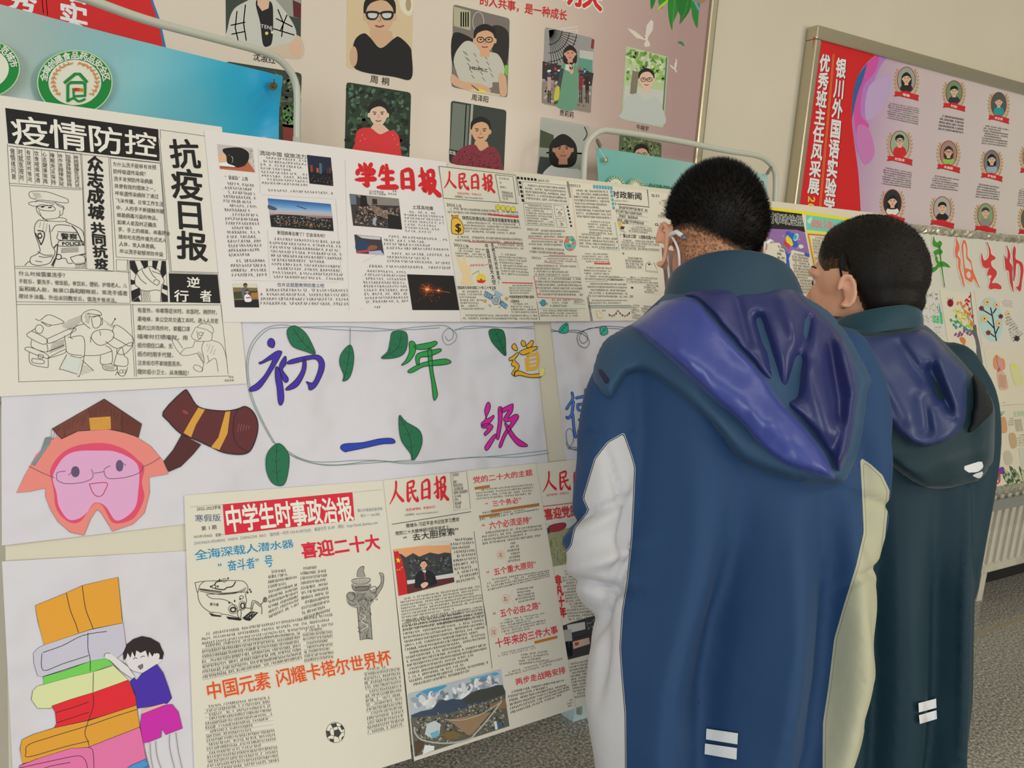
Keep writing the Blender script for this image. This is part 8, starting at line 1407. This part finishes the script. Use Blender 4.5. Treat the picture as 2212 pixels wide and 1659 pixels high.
inner_m = cloth('hood_inside_blue', (38, 44, 96), rough=.36, sheen=.1, spec=.5, weave=500)
def th_in(x, y):
    v = .030 + .006 * mnoise.noise(Vector((x * .012, y * .008, 7)))
    for a, b_, w, am in (((1640, 690), (1690, 860), 13, -.022), ((1745, 690), (1712, 850), 14, -.024), ((1790, 720), (1812, 900), 12, -.012), ((1590, 640), (1618, 740), 8, -.010), ((1690, 650), (1735, 760), 14, .012), ((1652, 760), (1690, 840), 13, .006), ((1750, 800), (1790, 930), 22, .010)):
        d, _t = seg_d(x, y, a, b_); v += am * math.exp(-(d / w) ** 2)
    d, _t = seg_d(x, y, (1818, 740), (1848, 860)); d2, _t = seg_d(x, y, (1848, 860), (1815, 1020)); v += .020 * math.exp(-(min(d, d2) / 16) ** 2)
    return v
relief('hood_lining', B1y['t'], interior, bv1, th_in, inner_m, edge=14, lab='shiny dark blue folded inside of the hood')
relief('hood_band', B1y['t'], band, bv1, th_band, lining_m, edge=13, lab='glossy royal blue lining band of the hood')
refl = mat('reflective_patch', (232, 228, 222), .3, bump=(700, .1, .0003))
def patch(nm, par, quad, bvh, lift=.004, seg=8):
    V = []; F = []
    for s_ in (0, 1):
        for j in range(seg + 1):
            for i in range(seg + 1):
                x, y = i / seg, j / seg; p = [quad[0][k] * (1 - x) * (1 - y) + quad[1][k] * x * (1 - y) + quad[2][k] * x * y + quad[3][k] * (1 - x) * y for k in (0, 1)]; d = ray(*p); L_ = np.linalg.norm(d); h = bvh.ray_cast(Vector(EYE), Vector(d / L_)); V.append(at(p[0], p[1], (h[3] / L_ if h[0] else 1) - lift * (1 if s_ == 0 else .2)))
    n = (seg + 1) ** 2
    for j in range(seg):
        for i in range(seg): a = j * (seg + 1) + i; F.append((a, a + seg + 1, a + seg + 2, a + 1)); F.append((n + a, n + a + 1, n + a + seg + 2, n + a + seg + 1))
    return mesh(nm, V, F, refl, par, True)
for q in ([(1526, 1574), (1594, 1584), (1593, 1608), (1525, 1597)], [(1523, 1606), (1592, 1616), (1591, 1641), (1522, 1629)]): patch('reflective_stripe', B1y['t'], q, bv1)
# glasses and mask of the nearer boy
wht = mat('white_plastic', (226, 228, 236), .3); lens_m = bpy.data.materials.new('lens_glass'); lens_m.use_nodes = True; lb_ = lens_m.node_tree.nodes['Principled BSDF']; lb_.inputs['Transmission Weight'].default_value = 1; lb_.inputs['Roughness'].default_value = .02; lb_.inputs['IOR'].default_value = 1.1; lb_.inputs['Base Color'].default_value = (.95, .97, .96, 1)
HL = B1y['HL']; gs = tube('eyeglasses', [HL(-.008, .100, .006), HL(0, .1, .010), HL(.008, .100, .006)], .0012, mat('glasses_dark', (50, 48, 44), .3, .5), B1y['t'], 8); gs['label'] = 'thin framed eyeglasses with white temple tips'
for s_ in (-1, 1):
    C_ = HL(s_ * .034, .097, -.002); RR = [C_ + B1y['r'] * .027 * math.cos(a) + B1y['u'] * .021 * math.sin(a) for a in [k * 2 * math.pi / 24 for k in range(25)]]; tube('rim', RR, .0011, mat('glasses_dark', (50, 48, 44)), gs, 8)
    mesh('lens', [C_ + B1y['r'] * .026 * math.cos(a) + B1y['u'] * .020 * math.sin(a) + B1y['f'] * o_ for o_ in (0, .0012) for a in [k * 2 * math.pi / 24 for k in range(24)]], [tuple(range(24)), tuple(range(47, 23, -1))] + [(k, (k + 1) % 24, 24 + (k + 1) % 24, 24 + k) for k in range(24)], lens_m, gs)
e1p, e2p = at(1449, 522, 1.13), at(1668, 528, 1.125)
tube('temple', [HL(-.062, .094, .0), HL(-.080, .05, .006), at(1447, 520, 1.155), at(1449, 506, 1.130), at(1462, 501, 1.112), at(1476, 511, 1.098)], [.0015, .0018, .0028, .0034, .0036, .0034], wht, gs, 10)
tube('temple_tip', [at(1475, 510, 1.098), at(1480, 516, 1.094)], [.0036, .0026], mat('tip_grey', (110, 112, 120), .4), gs, 10)
tube('temple', [HL(.062, .094, .0), HL(.080, .05, .006), at(1668, 522, 1.14), at(1662, 520, 1.115), at(1654, 526, 1.105)], [.0015, .0018, .0026, .003, .0026], wht, gs, 10)
# mask
V, F = [], []; n1_, n2_ = 24, 12
for s_ in (0, .0015):
    for j in range(n2_ + 1):
        for i in range(n1_ + 1):
            a = math.radians(-78 + 156 * i / n1_); z = -.018 - .082 * j / n2_; yy = .030 + (.076 - .018 * abs(j / n2_ - .35)) * math.cos(a); V.append(HL((.078 - .014 * j / n2_) * math.sin(a), yy + s_, z))
for s_ in (0, 1):
    b0 = s_ * (n1_ + 1) * (n2_ + 1)
    for j in range(n2_):
        for i in range(n1_): q = b0 + j * (n1_ + 1) + i; F.append((q, q + 1, q + n1_ + 2, q + n1_ + 1))
mk = mesh('face_mask', V, F, mat('mask_white', (222, 226, 232), .8), B1y['t'], True); mk['label'] = 'white face mask held by ear loops'
def ribbon(nm, pts, par, w=.0030): return tube(nm, crom([at(*p) for p in pts], 4), w * .62, wht, par, 8)
ribbon('ear_loop', [(1452, 512, 1.128), (1459, 524, 1.112), (1466, 545, 1.106), (1468, 575, 1.110), (1467, 604, 1.120), (1460, 640, 1.15)], mk); ribbon('ear_loop', [(1441, 540, 1.170), (1443, 570, 1.172), (1446, 600, 1.172), (1450, 622, 1.17)], mk); ribbon('ear_loop', [(1652, 522, 1.106), (1650, 540, 1.108), (1648, 560, 1.12)], mk, .0026)
# ---------------------------------------------------------------- farther boy
L2 = [(690, 1800), (720, 1770), (760, 1730), (820, 1715), (900, 1715), (1100, 1715), (1300, 1715), (1650, 1720), (1700, 1725)]
R2 = [(690, 1986), (705, 2004), (720, 2022), (760, 2062), (800, 2088), (860, 2092), (950, 2092), (1080, 2090), (1200, 2088), (1300, 2086), (1400, 2084), (1480, 2082), (1560, 2074), (1600, 2052), (1640, 1990), (1655, 1900)]
R2 = R2[:13] + [(1650, 2060), (1700, 2050)]
TT2 = [(680, 1.355), (900, 1.33), (1300, 1.285), (1700, 1.25)]
AL2 = armpts([(1765, 800, 1.37, .050), (1750, 900, 1.36, .052), (1745, 1050, 1.35, .048), (1750, 1200, 1.34, .046), (1770, 1290, 1.35, .044), (1810, 1280, 1.38, .036)])
AR2 = armpts([(2050, 800, 1.335, .052), (2078, 880, 1.32, .058), (2078, 1000, 1.31, .056), (2062, 1120, 1.30, .052), (2050, 1210, 1.295, .048), (2040, 1280, 1.33, .044), (2000, 1290, 1.37, .036)])
def torso2(_): ch, hp, nk = at(1890, 900, 1.33), at(1900, 1600, 1.255), at(1872, 730, 1.375); return dict(neck=nk, chest=ch, hips=hp, feet=hp * np.array([1, 1, 0]) + CFH * .03, r=CR, f=CFH, larm=AL2, rarm=AR2)
def hl2(c, q): return -.074 if c < -.5 else (-.074 + (c + .5) / .5 * .090 if c < 0 else (-.018 if c < .12 and abs(q[0]) > .06 else (.018 if c < .6 else .018 + (c - .6) / .4 * .036)))
def th2(c, q, m): return -.006 if m < 0 else min(.014, .0006 + m * .34) + .006 * max(0, (q[2] - .04) / .05)
B2y = boy(dict(label='farther boy with smooth black hair, head turned left, in dark teal hooded coat', feet=(1900, 1600, 1.255), head=(1866, 610, 1.385), turn=42, pitch=10, roll=-4, hs=1.05, ear=.84, torso=torso2, hairline=hl2, thick=th2, fade=lambda c, q, m: max(.35, min(1.1, m / .035)), strands=14000, spike=lambda n: .0035 + .002 * max(0, n[2])))
def folds2(u, y): g = lambda c, w: math.exp(-((u - c) / w) ** 2); k = min(1, max(0, (y - 950) / 300)); return k * (.020 * g(.84, .05) - .028 * g(.70, .06) + .014 * g(.5, .08) - .024 * g(.36, .05))
me = coat_mesh(L2, R2, TT2, [(680, .75), (760, .62), (1000, .55), (1700, .56)], list(range(692, 1600, 22)) + [1610, 1630, 1650], [AL2, AR2], folds2)
wrinkle(me, lambda c, P: .004 * fbm(c, (7, 7, 2)) + .002 * fbm(c, (20, 20, 10), 3) + .006 * np.exp(-((P[:, 0] - (2086 - (P[:, 1] - 1100) * .02)) / 7) ** 2) * (P[:, 1] > 1050))
coat2 = cloth('coat_dark_teal', (20, 48, 60), rough=.6, sheen=.04); me.materials.append(coat2); C2 = link('coat', me, B2y['t'])
bv2 = BVHTree.FromPolygons([Vector(v) for v in co_of(me)], [tuple(p.vertices) for p in me.polygons])
collar('collar', B2y['t'], ((1792, 700, 1.37), (1900, 664, 1.285), (1984, 668, 1.35)), None, None, ((1790, 745, 1.36), (1905, 716, 1.262), (1992, 712, 1.345)), cloth('collar_teal', (28, 62, 76), rough=.5))
sh2 = crom([(1806, 712), (1850, 706), (1930, 704), (1996, 700), (2030, 730), (2070, 770), (2096, 800), (2131, 838), (2149, 879), (2150, 930), (2147, 990), (2138, 1010), (2118, 1036), (2085, 1046), (2040, 1056), (1990, 1050), (1930, 1010), (1880, 960), (1840, 900), (1820, 820)], 3, True)
relief('hood_shell', B2y['t'], sh2, bv2, lambda x, y: .022 + .016 * math.exp(-(seg_d(x, y, (1960, 1020), (2130, 960))[0] / 40) ** 2), cloth('hood_dark_teal', (26, 50, 58), (('patch', (232, 228, 222), 0, 99), ('patch2', (232, 228, 222), 0, 99)), rough=.55), lab='dark teal outer hood', attrs=[('patch', [(2077, 1009), (2121, 995), (2125, 1010), (2112, 1020), (2092, 1021)]), ('patch2', [(2093, 1024), (2112, 1022), (2124, 1016), (2123, 1031), (2116, 1035)])])
ln2 = crom([(1820, 724), (1880, 722), (1960, 712), (2000, 708), (2036, 742), (2066, 774), (2093, 802), (2096, 860), (2090, 912), (2060, 953), (2010, 971), (1960, 960), (1900, 900), (1850, 820)], 3, True)
def th_l2(x, y):
    v = .040 + .008 * mnoise.noise(Vector((x * .012, y * .010, 1)))
    for a, b_, w, am in (((1940, 740), (2020, 860), 14, -.014), ((2010, 800), (2050, 880), 12, -.02), ((2030, 770), (2070, 900), 10, .012), ((1990, 860), (2000, 930), 16, -.014), ((1880, 760), (1960, 900), 22, .010)): d, _t = seg_d(x, y, a, b_); v += am * math.exp(-(d / w) ** 2)
    return v
relief('hood_lining', B2y['t'], ln2, bv2, th_l2, cloth('hood_lining_navy', (38, 52, 98), rough=.4, spec=.5, sheen=.08), edge=16, lab='navy lining turned outward in the hood')
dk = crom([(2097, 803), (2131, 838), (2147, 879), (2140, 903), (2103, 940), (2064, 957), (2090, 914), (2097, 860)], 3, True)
relief('hood_opening', B2y['t'], dk, bv2, lambda x, y: .038, mat('hood_inside_black', (16, 20, 24), .8), edge=8, lab='black inside edge of the hood')
for q in ([(1984, 1519), (2022, 1509), (2023, 1529), (1985, 1539)], [(1985, 1545), (2023, 1534), (2024, 1553), (1987, 1564)]): patch('reflective_stripe', B2y['t'], q, bv2, .008)
